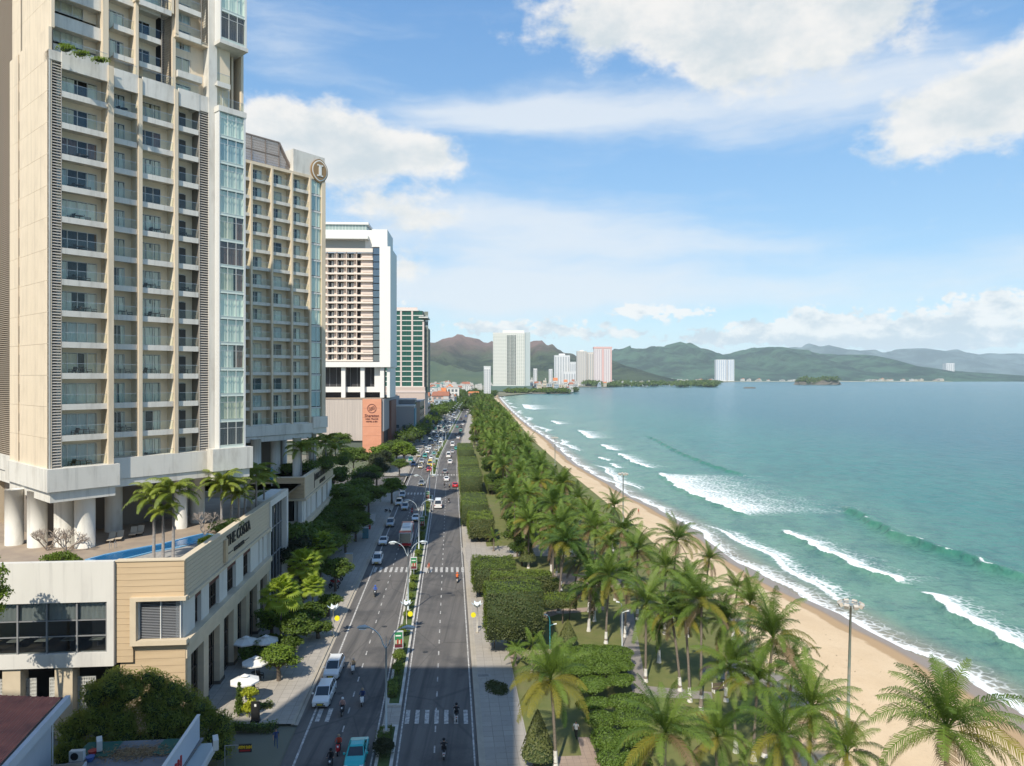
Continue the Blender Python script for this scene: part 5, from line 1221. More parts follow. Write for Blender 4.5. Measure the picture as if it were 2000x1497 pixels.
# hand placed near palms: crown pixel, height, lean, crown scale, label
near = [
 (1850,1425,13.0,(.5,.3),1.12,'large coconut palm in the bottom right corner, fronds over the sand'),
 (1300,1432,8.6,(.3,.2),.92,'coconut palm at the bottom edge between the clipped hedge and the path'),
 (1510,1246,10.4,(1.0,.6),1.0,'tall coconut palm with nuts leaning over the beach, left of the near floodlight mast'),
 (1426,1302,7.6,(-.4,.4),.85,'straight coconut palm on bare trunk just left of the nut bearing leaning palm'),
 (1370,1176,10.8,(.2,.6),1.05,'tall coconut palm above the grey park path'),
 (1338,1205,8.6,(-.3,.8),.8,'shorter coconut palm left of the tall one above the grey path'),
 (1310,1195,8.4,(-.9,.5),.75,'slanting coconut palm at the lawn corner by the grey path'),
 (1288,1234,3.6,(.1,.2),.55,'small low coconut palm on the lawn beside the grey path'),
 (1190,1126,8.4,(.5,.5),.95,'coconut palm standing over the flat topped clipped tree'),
 (1163,1120,6.6,(.2,.3),.5,'slim coconut palm behind the palm over the flat topped tree'),
 (1150,1100,7.0,(0,.2),.5,'slim coconut palm at the bend of the pink path'),
 (1076,1328,7.5,(-.4,.3),.98,'young coconut palm with yellowing fronds beside the wide pavement'),
 (1585,1385,8.2,(.4,.3),.95,'coconut palm with hanging fronds at the sand edge, left of the near mast'),
 (1530,1440,7.0,(.2,.2),.9,'low coconut palm at the bottom edge right of centre'),
 (1400,1440,6.6,(.1,.3),.8,'coconut palm at the bottom edge next to the trunk of the straight palm'),
 (1655,1470,6.0,(.5,.2),.8,'low coconut palm at the foot of the near floodlight mast'),
 (1322,1056,10.8,(.8,.4),1.0,'tall coconut palm breaking the shoreline, right of the far mast'),
 (1465,1180,8.0,(.6,.3),.85,'coconut palm in the row behind the nut bearing leaning palm'),
 (1420,1215,8.2,(.2,.3),.8,'coconut palm crowded between the grey path palms and the sand'),
 (1440,1150,6.5,(.6,.2),.75,'coconut palm at the sand edge right of the tall path palm'),
 (1300,1110,8.6,(.2,.4),.9,'coconut palm left of and below the shoreline palm'),
 (1245,1075,9.6,(.1,.4),.95,'coconut palm in the middle of the grove, directly left of the shoreline palm'),
 (1262,1180,8.6,(.1,.2),.9,'coconut palm right of the white park lamp'),
 (1385,1095,6.2,(.6,.2),.7,'coconut palm at the sand edge right of the shoreline palm'),
 (1225,1130,7.6,(.3,.2),.8,'coconut palm just above the white park lamp'),
 (1095,1030,10.0,(.0,.3),.95,'tall straight coconut palm above the conical clipped tree'),
 (1150,1005,9.5,(.2,.3),.95,'coconut palm right of the straight one above the conical clipped tree'),
 (1080,1060,8.0,(.0,.2),.75,'coconut palm hiding behind the straight tall palm'),
 (1005,980,9.8,(.0,.4),.95,'tall coconut palm beside the long clipped hedge row'),
 (1200,990,8.6,(.4,.2),.85,'coconut palm at the sand edge left of the far mast'),
 (1130,975,8.2,(.3,.2),.85,'coconut palm one row inland from the sand, left of the far mast'),
 (1190,1060,7.2,(.2,.4),.8,'coconut palm in the grove above the pink path'),
 (1345,1130,7.6,(.2,.1),.8,'coconut palm below the shoreline palm'),
 (1480,1330,7.0,(.4,.1),.8,'coconut palm behind the trunk of the nut bearing leaning palm'),
 (1550,1300,6.0,(.6,.1),.7,'short coconut palm at the sand edge under the leaning palm'),
]
random.seed(21); placed = []
for i, (px, py, h, ln, sc, lb) in enumerate(near):
    p = G(px, py, h+.1); palm_full(p.x, p.y, h, ln, 300+i, lb, sc*1.06, n=32 if sc > .9 else 27, sick=.35 if 'yellowing' in lb else .13, nuts=sc > .8); placed.append((p.x, p.y))
for i, (px, py, h, sc, lb) in enumerate([(1040,1262,3.2,.55,'small bushy palm in front of the big clipped tree block'), (1008,1275,1.6,.4,'tiny low palm at the foot of the big clipped tree block'), (965,1052,2.6,.5,'small palm between the hedge row and the next clipped tree')]):
    p = G(px, py, h); palm_full(p.x, p.y, h, (.1,.1), 400+i, lb, sc, n=14, nuts=False, lime=False, nm='young_palm', group=None)
# the grove beyond
cnt = 0; q = random.Random(5); tries = 0; far = []
def clear(x, y, d): return all((x-a)**2+(y-b)**2 > d*d for a, b in placed)
while len(far) < 263 and tries < 60000:
    tries += 1; y = 92*(900/92)**(q.random()**.8); a, b = R(y)+13, float(parkX(y))+.5
    if y > 125: a = R(y)+(10.5 if y < 330 else 6.5)
    b = min(b, y*float(parkX(min(1.5*y, 1400)))/(1.5*y)-2.5)
    if b-a < 3: a = max(b-6, R(y)+5); b = max(b, a+2)
    x = a+(b-a)*q.random()**.85
    d = 3.9+y*.0045
    if clear(x, y, d): placed.append((x, y)); far.append((x, y))
far.sort(key=lambda p: p[1])
ORD = ['first','second','third','fourth','fifth','sixth','seventh','eighth','ninth','tenth','eleventh','twelfth','thirteenth','fourteenth','fifteenth','sixteenth','seventeenth','eighteenth','nineteenth','twentieth']
def ordn(i): return ORD[i] if i < 20 else 'twenty-'+ORD[min(i-20, 8)] if i < 29 else 'outermost'
bins = {}
for p_ in far: bins.setdefault(int((p_[1]-67.5+8.7)//17.4), []).append(p_)
i = 0
for bk in sorted(bins):
    row = sorted(bins[bk]); lampn = max(0, bk//2); half = 'abreast of' if bk % 2 == 0 else 'just beyond'
    for j, (x, y) in enumerate(row):
        h = q.uniform(5.5, 11.0)
        if x > float(parkX(y))-4: h = min(h, 8)
        g_ = 'near part of the palm grove' if y < 160 else 'middle part of the palm grove' if y < 320 else 'far part of the palm grove'
        palm_far(x, y, h, i, 'coconut palm %s from the hedges, %s the %s street lamp' % (ordn(j), half, ordn(lampn)), g_, q.uniform(.95,1.25)); i += 1
# distant tree belt beside the avenue (reads as a mass)
rng = np.random.default_rng(9)
def belt(name, ys, fx, h0, n, seed, label, m=M_tree, size=.9):
    L = []; q = random.Random(seed)
    for y in ys:
        x = fx(y)+q.uniform(-3,3); r = q.uniform(3,4.6); L.append((x, y, q.uniform(h0-2.5,h0)-r*.6, r, r, r*.9))
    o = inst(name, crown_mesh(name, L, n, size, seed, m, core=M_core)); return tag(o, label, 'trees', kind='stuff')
belt('tree_belt', np.geomspace(560, 1450, 230), lambda y: R(y)+random.uniform(5, max(8, y*float(parkX(min(1.3*y, 1450)))/(1.3*y)-R(y)-4)), 8, 26000, 3, 'green belt of palms and trees narrowing along the far avenue', M_tree, .8)
belt('tree_belt', np.geomspace(330, 1500, 130), lambda y: R(y)-random.uniform(21, 27), 9, 16000, 4, 'street trees merging into one row along the far left pavement', M_tree, .7)
# mid-park broad trees in front of the belt
for i, (px, py, h, k, s_, lb) in enumerate([(945,830,9,'f',1.0,'broad dense tree in the far park beside the avenue, closest of three'),(975,850,9,'a',1.1,'broad dense tree in the far park nearest the sand'),(935,800,9,'f',1.1,'broad dense tree in the far park where the avenue bends')]):
    x, y = at_crown(px, py, h*.7); tree(k, x, y, s_, lb)
# ------------------------------------------------------------------ clipped hedges
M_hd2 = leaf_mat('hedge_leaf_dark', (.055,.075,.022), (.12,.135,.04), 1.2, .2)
def block_mesh(name, w, d, z0, z1, n, size, seed, m=M_hedge, rnd=.25, wav=0.0):
    """box-clipped foliage: leaves on every face, slightly uneven, over a dark core"""
    rng = np.random.default_rng(seed); A = np.array([w*d, w*(z1-z0), w*(z1-z0)*.6, d*(z1-z0), d*(z1-z0)]); k = rng.choice(5, n, p=A/A.sum()); u = rng.random(n); v = rng.random(n)
    X = np.where(k <= 2, u*w, np.where(k == 3, 0, w)); Yv = np.where(k == 0, v*d, np.where(k == 1, 0, np.where(k == 2, d, u*d))); Z = np.where(k == 0, z1, z0+v*(z1-z0))
    Nn = np.zeros((n,3)); Nn[k == 0, 2] = 1; Nn[k == 1, 1] = -1; Nn[k == 2, 1] = 1; Nn[k == 3, 0] = -1; Nn[k == 4, 0] = 1
    P = np.stack([X, Yv, Z], 1)+Nn*rng.normal(0, .13, (n,1))+.10*np.sin(np.stack([Yv*1.3+Z, X*1.1+Z*1.7, X*.9+Yv*1.2], 1)+seed)
    P[:,2] += wav*np.sin(P[:,0]*1.7+seed)*np.sin(P[:,1]*1.3)
    V, Q = leaf_quads(P, Nn, size, rng, .6, .72)
    mb = MB(); c = .1; mb.box(c, w-c, c, d-c, z0+c, z1-c-wav*.6); V2 = np.array(mb.v); Q2 = np.array(mb.f)
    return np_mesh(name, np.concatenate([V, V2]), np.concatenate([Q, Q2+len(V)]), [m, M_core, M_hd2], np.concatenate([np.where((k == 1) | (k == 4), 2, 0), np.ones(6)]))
def hedge(px, py, w, d, z0, z1, label, n=None, size=.12, m=None, trunks=True, wav=.05, rz=RZS, cat='hedge', nm='clipped_hedge', seed=None):
    """pixel = nearest left ground corner"""
    p = G(px, py, .1); seed = seed or int(px+py); n = n or int(min(9000, (w*d+w*(z1-z0)*2+d*(z1-z0)*2)*75))
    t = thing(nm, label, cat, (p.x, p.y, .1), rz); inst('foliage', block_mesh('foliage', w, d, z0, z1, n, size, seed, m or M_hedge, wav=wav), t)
    if trunks and z0 > .4:
        q = random.Random(seed)
        for i in range(max(2, int(w*d/7))): 
            x, y = q.uniform(.5, w-.5), q.uniform(.4, d-.4); mb = MB(); mb.tube([(x,y,0),(x+.1,y,z0*.6),(x+.2,y+.1,z0+.5)], [.09,.07,.06], 6); part('trunk', mb, M_bark, t)
    return t
hedge(950,1284,7.0,5.2,1.9,7.8,'largest box clipped tree block beside the wide pavement', m=M_hedge)
hedge(962,1205,8.5,3.2,2.2,5.6,'flat clipped hedge directly behind the largest tree block')
hedge(1062,1226,4.6,3.4,2.5,3.6,'flat topped clipped tree on thin trunks with a teal lamp in front', cat='clipped tree')
hedge(1040,1175,4.2,2.6,1.6,2.8,'low clipped hedge by the pink path behind the flat topped tree')
hedge(925,1172,6.6,8.0,1.2,4.7,'round shouldered clipped tree block beyond the largest one', wav=.2)
hedge(916,1062,5.0,9.0,1.0,4.9,'nearest block of the long clipped hedge row', wav=.15)
hedge(902,1030,6.0,18,.5,5.0,'second block of the long clipped hedge row'); hedge(899,970,6.2,22,.4,5.6,'third block of the long clipped hedge row')
hedge(897,937,6.4,24,.4,5.0,'fourth block of the long clipped hedge row'); hedge(895,905,6.2,30,.4,5.2,'farthest block of the long clipped hedge row'); 
hedge(952,968,5.5,20,1.5,3.2,'low green hedge slab right of the clipped row', m=M_tree2)
# cloud-clipped mounds
M_mound = leaf_mat('mound_leaf', (.035,.075,.012), (.105,.17,.024), 1.3, .2)
def mounds(label, items, seed, nm='cloud_hedge', m=None, dens=900):
    jq = random.Random(seed); items = items+[(a+jq.uniform(-22,22), b+jq.uniform(-14,14), z-.15, c_*.7, d_*.7, e_*.9) for a, b, z, c_, d_, e_ in items]
    P = [G(a, b, z) for a, b, z, *_ in items]; o = P[0]
    L = [(p.x-o.x, p.y-o.y, p.z-.1, it[3]*1.3*jq.uniform(.8,1.2), it[4]*1.45*jq.uniform(.8,1.2), it[5]*jq.uniform(.7,1.0)) for p, it in zip(P, items)]
    t = thing(nm, label, 'hedge', (o.x, o.y, .1)); inst('foliage', crown_mesh('foliage', L, int(sum(l[3]*l[4] for l in L)*dens), .10, seed, m or M_mound, bias=.6, core=M_core, kc=.84, r0=.85, r1=1.1), t)
    q = random.Random(seed)
    for l in L[::2]: mb = MB(); mb.tube([(l[0],l[1],0),(l[0]+.2,l[1],l[2])], [.1,.08], 6); part('trunk', mb, M_bark, t)
    return t
mounds('wavy cloud clipped hedge between the young yellow palm and the grey path', [(1110,1278,1.7,1.5,1.0,.55),(1150,1272,1.9,1.6,1.2,.6),(1195,1276,1.9,1.6,1.2,.6),(1130,1305,1.7,1.5,1.1,.6),(1180,1305,1.9,1.7,1.2,.65),(1215,1300,1.8,1.0,1.1,.5),(1160,1335,1.8,1.4,1.1,.6),(1210,1330,1.7,1.1,1.0,.5)], 71)
mounds('long cloud clipped hedge running to the bottom edge of the photo', [(1165,1375,1.8,1.1,.9,.6),(1215,1372,1.9,1.4,1.0,.65),(1175,1408,1.9,1.2,1.0,.7),(1230,1405,2.0,1.4,1.1,.7),(1185,1445,2.0,1.2,1.0,.7),(1235,1445,2.1,1.3,1.0,.75),(1195,1485,2.0,1.1,.9,.75),(1240,1490,2.0,1.1,.9,.75),(1210,1530,1.9,1.2,1.0,.7)], 72)
def cone(px, py, r, h, z0, label, n=2600, m=None):
    p = G(px, py, .1); rng = np.random.default_rng(int(px)); t_ = rng.random(n)**.75; a = rng.random(n)*2*pi; rr_ = r*(1-t_)**.85*(1+.05*np.sin(a*5)); 
    P = np.stack([rr_*np.cos(a), rr_*np.sin(a), z0+h*(1-(1-t_)**1.0)], 1); Nn = np.stack([np.cos(a), np.sin(a), np.full(n, .6)], 1)
    V, Q = leaf_quads(P, Nn, .11, rng, .6, .7); mb = MB(); mb.tube([(0,0,z0+.1),(0,0,z0+h*.93)], [r*.93, .05], 12); nq = len(V)
    t = thing('conical_tree', label, 'clipped tree', (p.x, p.y, .1)); me = np_mesh('foliage', V, Q, m or M_hd2); inst('foliage', me, t); part('inner_foliage', mb, M_core, t)
    mb = MB(); [mb.tube([(x,y,0),(x*.7,y*.7,z0+.4)], [.06,.05], 6) for x, y in ((-.4,0),(.4,.2))]; part('trunk', mb, M_bark, t); return t
cone(1050,1497,1.55,4.0,.9,'cone shaped clipped tree at the bottom edge beside the wide pavement'); cone(1109,1264,1.25,2.6,.8,'cone shaped clipped tree on the lawn right of the teal lamp'); cone(1030,1108,1.7,3.6,1.2,'cone shaped clipped tree on stems behind the round shouldered block')
o = thing('planter_patch', 'flat olive ground cover patch on the wide pavement', 'plant bed', G(970,1345,.13)); inst('foliage', crown_mesh('foliage', [(0,0,.05,1.2,1.5,.2),(-.5,.9,.05,.8,1.1,.2),(.4,-.9,.05,.9,1.0,.2)], 2600, .11, 4, M_hd2, core=M_core, r0=.1, r1=1.1), o, (0,0,0))
mb = MB(); mb.box(-.75,.75,-.45,.45,0,.02); p = G(945,1320,.13); o = tag(part('drain_cover', mb, mat('drain_frame', (.36,.34,.31), .8), loc=p, rz=RZS), 'rectangular drain cover set in the wide pavement', 'drain cover')
mb = MB(); [mb.box(-.6+.13*i,-.54+.13*i,-.3,.3,.021,.03) for i in range(9)]; stuff_part(part('grate_bars', mb, DFRAME, o))
# ------------------------------------------------------------------ left side planting
def fan_mb(seed, m=None):
    q = random.Random(seed); mb = MB(); n = 15; pet = 1.1
    mb.add([(0,-.03,0),(0,.03,0),(pet,.02,.25),(pet,-.02,.25)], [(0,1,2,3)])
    c = Vector((pet,0,.25))
    for i in range(n):
        a = (i-(n-1)/2)*.235; d = Vector((cos(a), sin(a), .12)); l = (.95-.12*abs(a))*q.uniform(.9,1.05); w_ = Vector((-sin(a), cos(a), 0))*.075
        m1 = c+d*l*.6; e = m1+Vector((d.x*.3, d.y*.3, -.28))*l
        mb.add([tuple(c), tuple(m1-w_), tuple(m1+w_), tuple(e)], [(0,1,2),(1,3,2)])
    return mb
PFAN = leaf_mat('fan_leaf', (.17,.27,.025), (.34,.43,.05), .6, .5, spec=.5)
fans = [fan_mb(i).mesh('fan_leaf', PFAN) for i in range(3)]
def fanpalm(px, py, h, sc, label, seed, n=46):
    x, y = at_crown(px, py, h); t = thing('fan_palm', label, 'palm tree', (x, y, .1)); mb, pts = trunk_palm(h, (.1,0), seed, .13); part('trunk', mb, M_trunk, t, True); c = inst('crown', None, t, pts[-1], 0, sc); q = random.Random(seed)
    for i in range(n): inst('fan_leaf', fans[i % 3], c, rot=(q.uniform(-.2,.2), -1.35+2.1*i/n, i*2.4), sc=q.uniform(.85,1.1))
fanpalm(548,1168,6.4,1.55,'bright green fan palm nearest the cafe umbrellas',1); fanpalm(592,1108,6.4,1.5,'bright green fan palm, middle of three by the podium',2); fanpalm(626,1072,6.2,1.5,'bright green fan palm, farthest of three by the podium',3); fanpalm(610,1150,4.6,1.0,'short fan palm with yellow leaves between two taller ones',6)
for i, (px, py, h, k, s_, lb) in enumerate([
  (575,1245,3.2,'g',.62,'dark shrub tree right of the cafe umbrellas'),(545,1310,2.0,'e',.85,'leafy shrub tree hanging over the nearest cafe umbrella'),(600,1205,2.6,'h',1.15,'dark shrub below the middle fan palm'),(655,1130,3.5,'g',.7,'flowering shrub tree with pale blossoms at the pavement edge'),
  (640,1190,1.8,'h',1.1,'low round shrub on the pavement edge by the flower lamp'),(622,1235,1.5,'h',.9,'low shrub near the flower lamp'),(560,1275,1.5,'h',1.0,'dark low shrub beside the umbrellas'),
  (660,1010,6,'a',.95,'dense dark street tree nearest the second podium'),(700,975,7,'b',1.0,'dense dark street tree right of the second podium'),(735,930,7.5,'d',1.15,'feathery dusky casuarina on the left pavement'),(690,905,8,'f',.9,'large dark tree behind the second podium corner'),
  (765,960,5.5,'c',1.0,'bright rounded street tree nearest the junction'),(650,950,7,'a',1.0,'dark tree against the second podium wall'),(640,1060,5,'g',.9,'dark tree behind the farthest fan palm'),(675,1050,5,'b',.75,'dark tree in the row above the flowering shrub'),
  (695,1030,5,'g',.85,'dark tree leaning over the billboard on the pavement'),(720,985,6,'a',.9,'dark tree beside the parked silver car'),(600,880,9,'f',.8,'dark tree between the two podiums'),(665,870,8,'b',1.1,'dark tree in front of the grey podium wall'),
  (740,900,6,'c',1.3,'spreading light green tree in front of the orange panel, left one'),(790,893,6,'c',1.35,'spreading light green tree in front of the orange panel, right one'),(640,900,8.5,'d',.9,'dark feathery tree behind the dark lettering'),(812,820,8,'a',1.2,'big tree on the left pavement by the shophouses'),(820,850,6,'c',1.1,'bright green tree below the big tree by the shophouses'),
  (800,838,8,'b',1.0,'dark tree hiding the shophouse fronts'),(780,915,4.5,'g',.8,'small tree at the corner of the junction'),(855,790,9,'f',1.0,'large tree row end on the left of the far avenue'),(835,800,9,'a',1.1,'tree in the row left of the far avenue'),(845,810,7,'g',1.2,'low tree in the row left of the far avenue')]):
    x, y = at_crown(px, py, h*.62); s_ = s_*(1.45 if h > 3 else 1.5); tree(k, x, y, s_, lb, szz=s_*.78, nm='street_tree' if h > 3 else 'shrub', cat='tree' if h > 3 else 'shrub')
# bamboo thicket in front of the podium
bp = G(300,1480,.1)
L = []
q = random.Random(31)
for i in range(120):
    px = q.uniform(125, 440); t_ = (px-120)/310; top = 1296+75*abs(t_-.45)*2+(50 if px < 170 else 0)
    py = top+14+(1475-top)*(i%12)/12; Yd = 61.5-2.5*(i%12)/12*1.0+3*t_+q.uniform(-.5,.5); z = max(.5, Z_at(py, Yd)); L.append((X_at(px, Yd)-bp.x, Yd-bp.y, z, q.uniform(.7,1.2), q.uniform(.7,1.1), q.uniform(.6,1.1)))
t = thing('bamboo_thicket', 'big olive green bamboo thicket in front of the sandstone corner', 'bamboo', (bp.x, bp.y, 0)); inst('foliage', crown_mesh('foliage', L, 42000, .15, 44, M_bam, asp=.3, core=M_core, bias=.2), t)
mb = MB(); [mb.tube([(l[0],l[1],0),(l[0]+.2,l[1],l[2]),(l[0]+q.uniform(-.8,.8),l[1]-.3,l[2]+1.3)], [.05,.04,.02], 5) for l in L[::4]]; stuff_part(part('stems', mb, mat('bamboo_stem', (.16,.15,.05), .6), t))
def slim(px, py, h, r, label, m=M_tree):
    p = G(px, py, .1); L = [(0,0,h*(.15+.8*i/6),r*(1-.1*i),r*(1-.1*i),h*.1) for i in range(7)]; t = thing('columnar_shrub', label, 'shrub', p); inst('foliage', crown_mesh('foliage', L, 1500, .09, int(px), m, core=M_core), t); mb = MB(); mb.cyl(0,0,0,h*.5,.05,6); part('stem', mb, M_bark, t)
slim(467,1400,3.3,.45,'dark columnar shrub beside the yellow leaved bush'); slim(393,1325,5.0,.7,'dark slender shrub rising at the sandstone corner'); 
t = thing('yellow_shrub', 'lime yellow shrub behind the dark board by the entrance', 'shrub', G(487,1402,.1)); M_lime = leaf_mat('lime_leaf', (.22,.27,.02), (.42,.45,.04), 1.0, .4)
inst('foliage', crown_mesh('foliage', [(0,0,2.4,.75,.5,.55),(-.2,0,.8,.5,.4,.6),(.2,0,1.5,.4,.4,.4)], 1100, .12, 5, M_lime), t); mb = MB(); mb.cyl(0,0,0,2.4,.05,6); part('stem', mb, M_bark, t)
hedge(448,1432,4.2,.9,0,.5,'low trimmed hedge across the podium entrance, near one', trunks=False); hedge(462,1388,3.4,.8,0,.5,'low trimmed hedge across the podium entrance, far one', trunks=False)
# tree at the left frame edge, in front of the white box
x, y = X_at(-22,60.5), 60.5; TREES['edge'] = (crown_mesh('crown', [(0,0,17.0,1.2,1.2,1.0),(-.8,0,18.2,1.3,1.2,1.1),(.2,.3,15.2,1.3,1.1,1.0),(-.6,0,16,1.6,1.3,1.6),(.3,0,13.9,.9,.9,.7),(-1.2,0,14.2,1.2,1,1)], 3600, .15, 12, M_tree2, core=M_core), trunk_mb(12, .2, 3, 4, .7).mesh('trunk', M_bark))
tree('edge', x, y, 1.0, 'leafy tree cut by the left edge of the photo in front of the white wall', rz=0)
# terrace plants: plumed palms, bare frangipani, shrubs
FX = [frond_mb(3.1, e0, dr, 40, i, .75, .08, 1.6).mesh('frond', leaf_mat('plume_leaf', (.10,.15,.02), (.24,.29,.04), .6, .35, spec=.5)) for i, (e0, dr) in enumerate(((1.2,1.9),(.8,1.9),(.3,1.6)))]
def plume(px, py, yb, label, seed, sc=1.0):
    b = G(px, yb, 15.6); h = Z_at(py, b.y)-15.6; t = thing('plume_palm', label, 'palm tree', (b.x, b.y, 15.55)); mb = MB(); mb.tube([(0,0,0),(.05,0,h*.5),(0,0,h)], [.17,.14,.09], 8); part('trunk', mb, mat('palm_trunk_grey', (.27,.25,.23), .8, (.19,.17,.16), 5), t, True); q = random.Random(seed); c = inst('crown', None, t, (0,0,h), 0, sc)
    for i in range(17): inst('frond', FX[min(2, i//6)], c, rot=(q.uniform(-.15,.15), q.uniform(-.1,.1), i*2.4), sc=q.uniform(.85,1.1))
plume(300,972,1096,'plumed palm on the pool terrace, leftmost of the near three',1,1.05); plume(338,962,1095,'plumed palm on the pool terrace, rightmost of the near three',2,1.05); plume(318,1000,1096,'short plumed palm between two taller ones on the pool terrace',3,.7)
for i, (px, py, yb, s_) in enumerate(((432,945,1030,1.1),(452,955,1025,1.0),(478,935,1012,1.15),(500,925,1002,1.1),(466,970,1022,.8),(515,940,990,.9))): plume(px, py, yb, 'plumed palm in the terrace clump above the lettering, %s from the left' % ('first','second','fourth','fifth','third','sixth')[i], 10+i, s_)
for i, (px, py, yb, s_) in enumerate(((588,880,930,.9),(612,868,920,.9),(636,865,912,.9),(655,880,905,.9))): plume(px, py, yb, 'dark terrace palm over the second podium, %s from the left' % ('first','second','third','fourth')[i], 30+i, 1.3)
def bare(px, py, r, label, seed, z=15.55):
    p = G(px, py, z); q = random.Random(seed); mb = MB()
    def br(a, d, l, w, k):
        b = a+d*l; mb.tube([a, b], [w, w*.7], 5, cap=False)
        if k: [br(b, (d+Vector((q.uniform(-.9,.9), q.uniform(-.9,.9), q.uniform(-.2,.5)))).normalized(), l*.78, w*.7, k-1) for _ in range(3 if k > 1 else 2)]
    for i in range(3): br(Vector((0,0,0)), Vector((cos(i*2.1)*.7, sin(i*2.1)*.5, .8)).normalized(), r*.36, .08, 4)
    t = thing('frangipani', label, 'tree', p); part('branches', mb, mat('pale_bark', (.30,.25,.21), .8), t); return t
bare(92,1075,2.3,'bare branched frangipani tree leftmost on the pool terrace',1); bare(130,1078,2.3,'bare branched frangipani tree second on the pool terrace',2); bare(400,1045,2.6,'bare branched frangipani tree at the far end of the pool',3)
def bush(px, py, z, L, label, seed, n=1400, m=None, size=.11):
    p = G(px, py, z); t = thing('shrub', label, 'shrub', p); inst('foliage', crown_mesh('foliage', L, n, size, seed, m or M_tree2, core=M_core), t); return t
bush(118,1096,15.6,[(-.9,0,.2,1,.6,.45),(.3,0,.35,1.2,.6,.55),(1.2,0,.1,.8,.5,.4)],'spreading green shrub on the parapet above the white wall',1)
bush(398,1066,15.6,[(0,0,.4,.6,.5,.5),(.5,.6,.5,.7,.6,.5)],'yellow green shrub at the parapet beside the pool end',2,900,M_lime); bush(430,1040,15.6,[(0,0,.5,1.2,1.2,.8),(.8,1.8,.5,1.1,1.1,.7)],'dark shrub bed under the terrace palms',3,1800,M_tree)
bush(520,972,15.6,[(0,0,.3,1.6,1.6,.5),(-1,2.5,.3,1.4,1.8,.5),(.3,-3,.3,1.2,2,.5)],'dark planting along the edge of the glass box roof',4,2200,M_tree)
bush(600,925,15.6,[(0,0,1.0,2.4,2.2,1.4),(2.5,5,1.0,2.2,3,1.5),(-3,-1,.8,2,2,1.1),(4,12,1,2.2,3,1.6),(1,9,1,2.4,3,1.4)],'dark planting filling the second podium terrace',5,4200,M_tree,.17)
bush(128,100,67.8,[(0,0,.2,.9,.4,.5),(1.0,1.0,.1,.9,.4,.35),(2.2,2.4,.1,.9,.5,.3)],'green planter bushes on the terrace of the tower setback',6,900) 
bush(372,196,68.3,[(0,0,.2,.8,.5,.45),(.9,1.0,.2,.7,.5,.4)],'planter bushes on the small upper terrace near the louvres',7,600,M_cas)
bush(310,1395,0.2,[(0,0,-.2,.4,.4,.3)],'low shrub under the bamboo',8,200)
for px, w_ in ((75,1.5),(105,1.4),(15,1.2)): 
    p = G(px, 1352, .1); bush(px, 1352, .1, [(0,0,.6,w_,.5,.6),(w_*.8,.2,.5,w_*.7,.5,.5)], 'green bush at the foot of the white lattice screen, %s' % ('middle one' if px == 75 else 'right one' if px == 105 else 'left one'), px, 900)
# ------------------------------------------------------------------ extra planting on the left pavement
random.seed(77)
for i in range(34):
    y = 110+i*5.6+random.uniform(-1.5,1.5)
    if 208 < y < 246: continue
    k = random.choice('abdgf'); off = -27.0+random.uniform(-1,1.5)
    tree(k, R(y)+off+.4, y, random.uniform(1.35,1.7), 'dense green tree behind the left pavement, %s in the row along the podiums' % (ordn(i)), 'tree row along the podiums', szz=random.uniform(.85,1.05), nm='street_tree')
for i in range(26):
    y = 84+i*4.2; off = -25.2+random.uniform(-.5,.5)
    tree(random.choice('hhe'), R(y)+off, y, random.uniform(1.0,1.4), 'leafy shrub in the strip beside the left pavement, %s from the umbrellas' % ordn(i), 'shrubs along the left pavement', szz=random.uniform(.8,1.1), nm='shrub', cat='shrub')
# ------------------------------------------------------------------ street lamps on the median
GAL = mat('galvanised', (.40,.45,.47), .45, metal=.3); LENS = mat('lamp_lens', (.75,.77,.78), .3)
def street_lamp():
    t = thing('street_lamp', 'x', 'street lamp', (0,0,0), group='double street lamps on the median')
    mb = MB(); mb.tube([(0,0,0),(0,0,8.2)], [.13,.075], 8); mb.tube([(0,0,8.2),(0,0,9.3)], [.05,.02], 6); part('pole', mb, GAL, t, True)
    mb = MB(); mb.box(-.3,.3,-.3,.3,0,.35); part('base', mb, M_kerb, t)
    for s in (-1, 1):
        pts = [(0,0,8.0)]+[(s*(.25+1.75*(1-cos(a))*1.0), 0, 8.0+2.1*sin(a)) for a in np.linspace(.25, 1.35, 7)]
        mb = MB(); mb.tube(pts, [.06]*len(pts), 6); part('arm', mb, GAL, t, True)
        e = pts[-1]; mb = MB(); mb.tube([(e[0]-s*.1,0,e[2]),(e[0]+s*.4,0,e[2]+.08),(e[0]+s*.95,0,e[2]+.03),(e[0]+s*1.15,0,e[2]-.03)], [.07,.19,.16,.04], 8); lh = part('lamp_head', mb, GAL, t, True)
        mb = MB(); mb.box(min(e[0]+s*.3, e[0]+s*.95), max(e[0]+s*.3, e[0]+s*.95), -.12, .12, e[2]-.17, e[2]-.1); part('lens', mb, LENS, lh)
    return t
ords = ['first','second','third','fourth','fifth','sixth','seventh','eighth','ninth','tenth','eleventh','twelfth','thirteenth','fourteenth','fifteenth','sixteenth','seventeenth','eighteenth','nineteenth','twentieth']
sl = None
for i in range(18):
    y = 67.5+34.8*i; x = R(y)-8.6; lb = 'tall double armed grey street lamp on the planted median, %s from the front' % ords[i]
    if sl is None: sl = street_lamp(); sl.location = (x, y, .2); sl['label'] = lb
    else: copy_tree(sl, (x, y, .2), heading(y), lb)
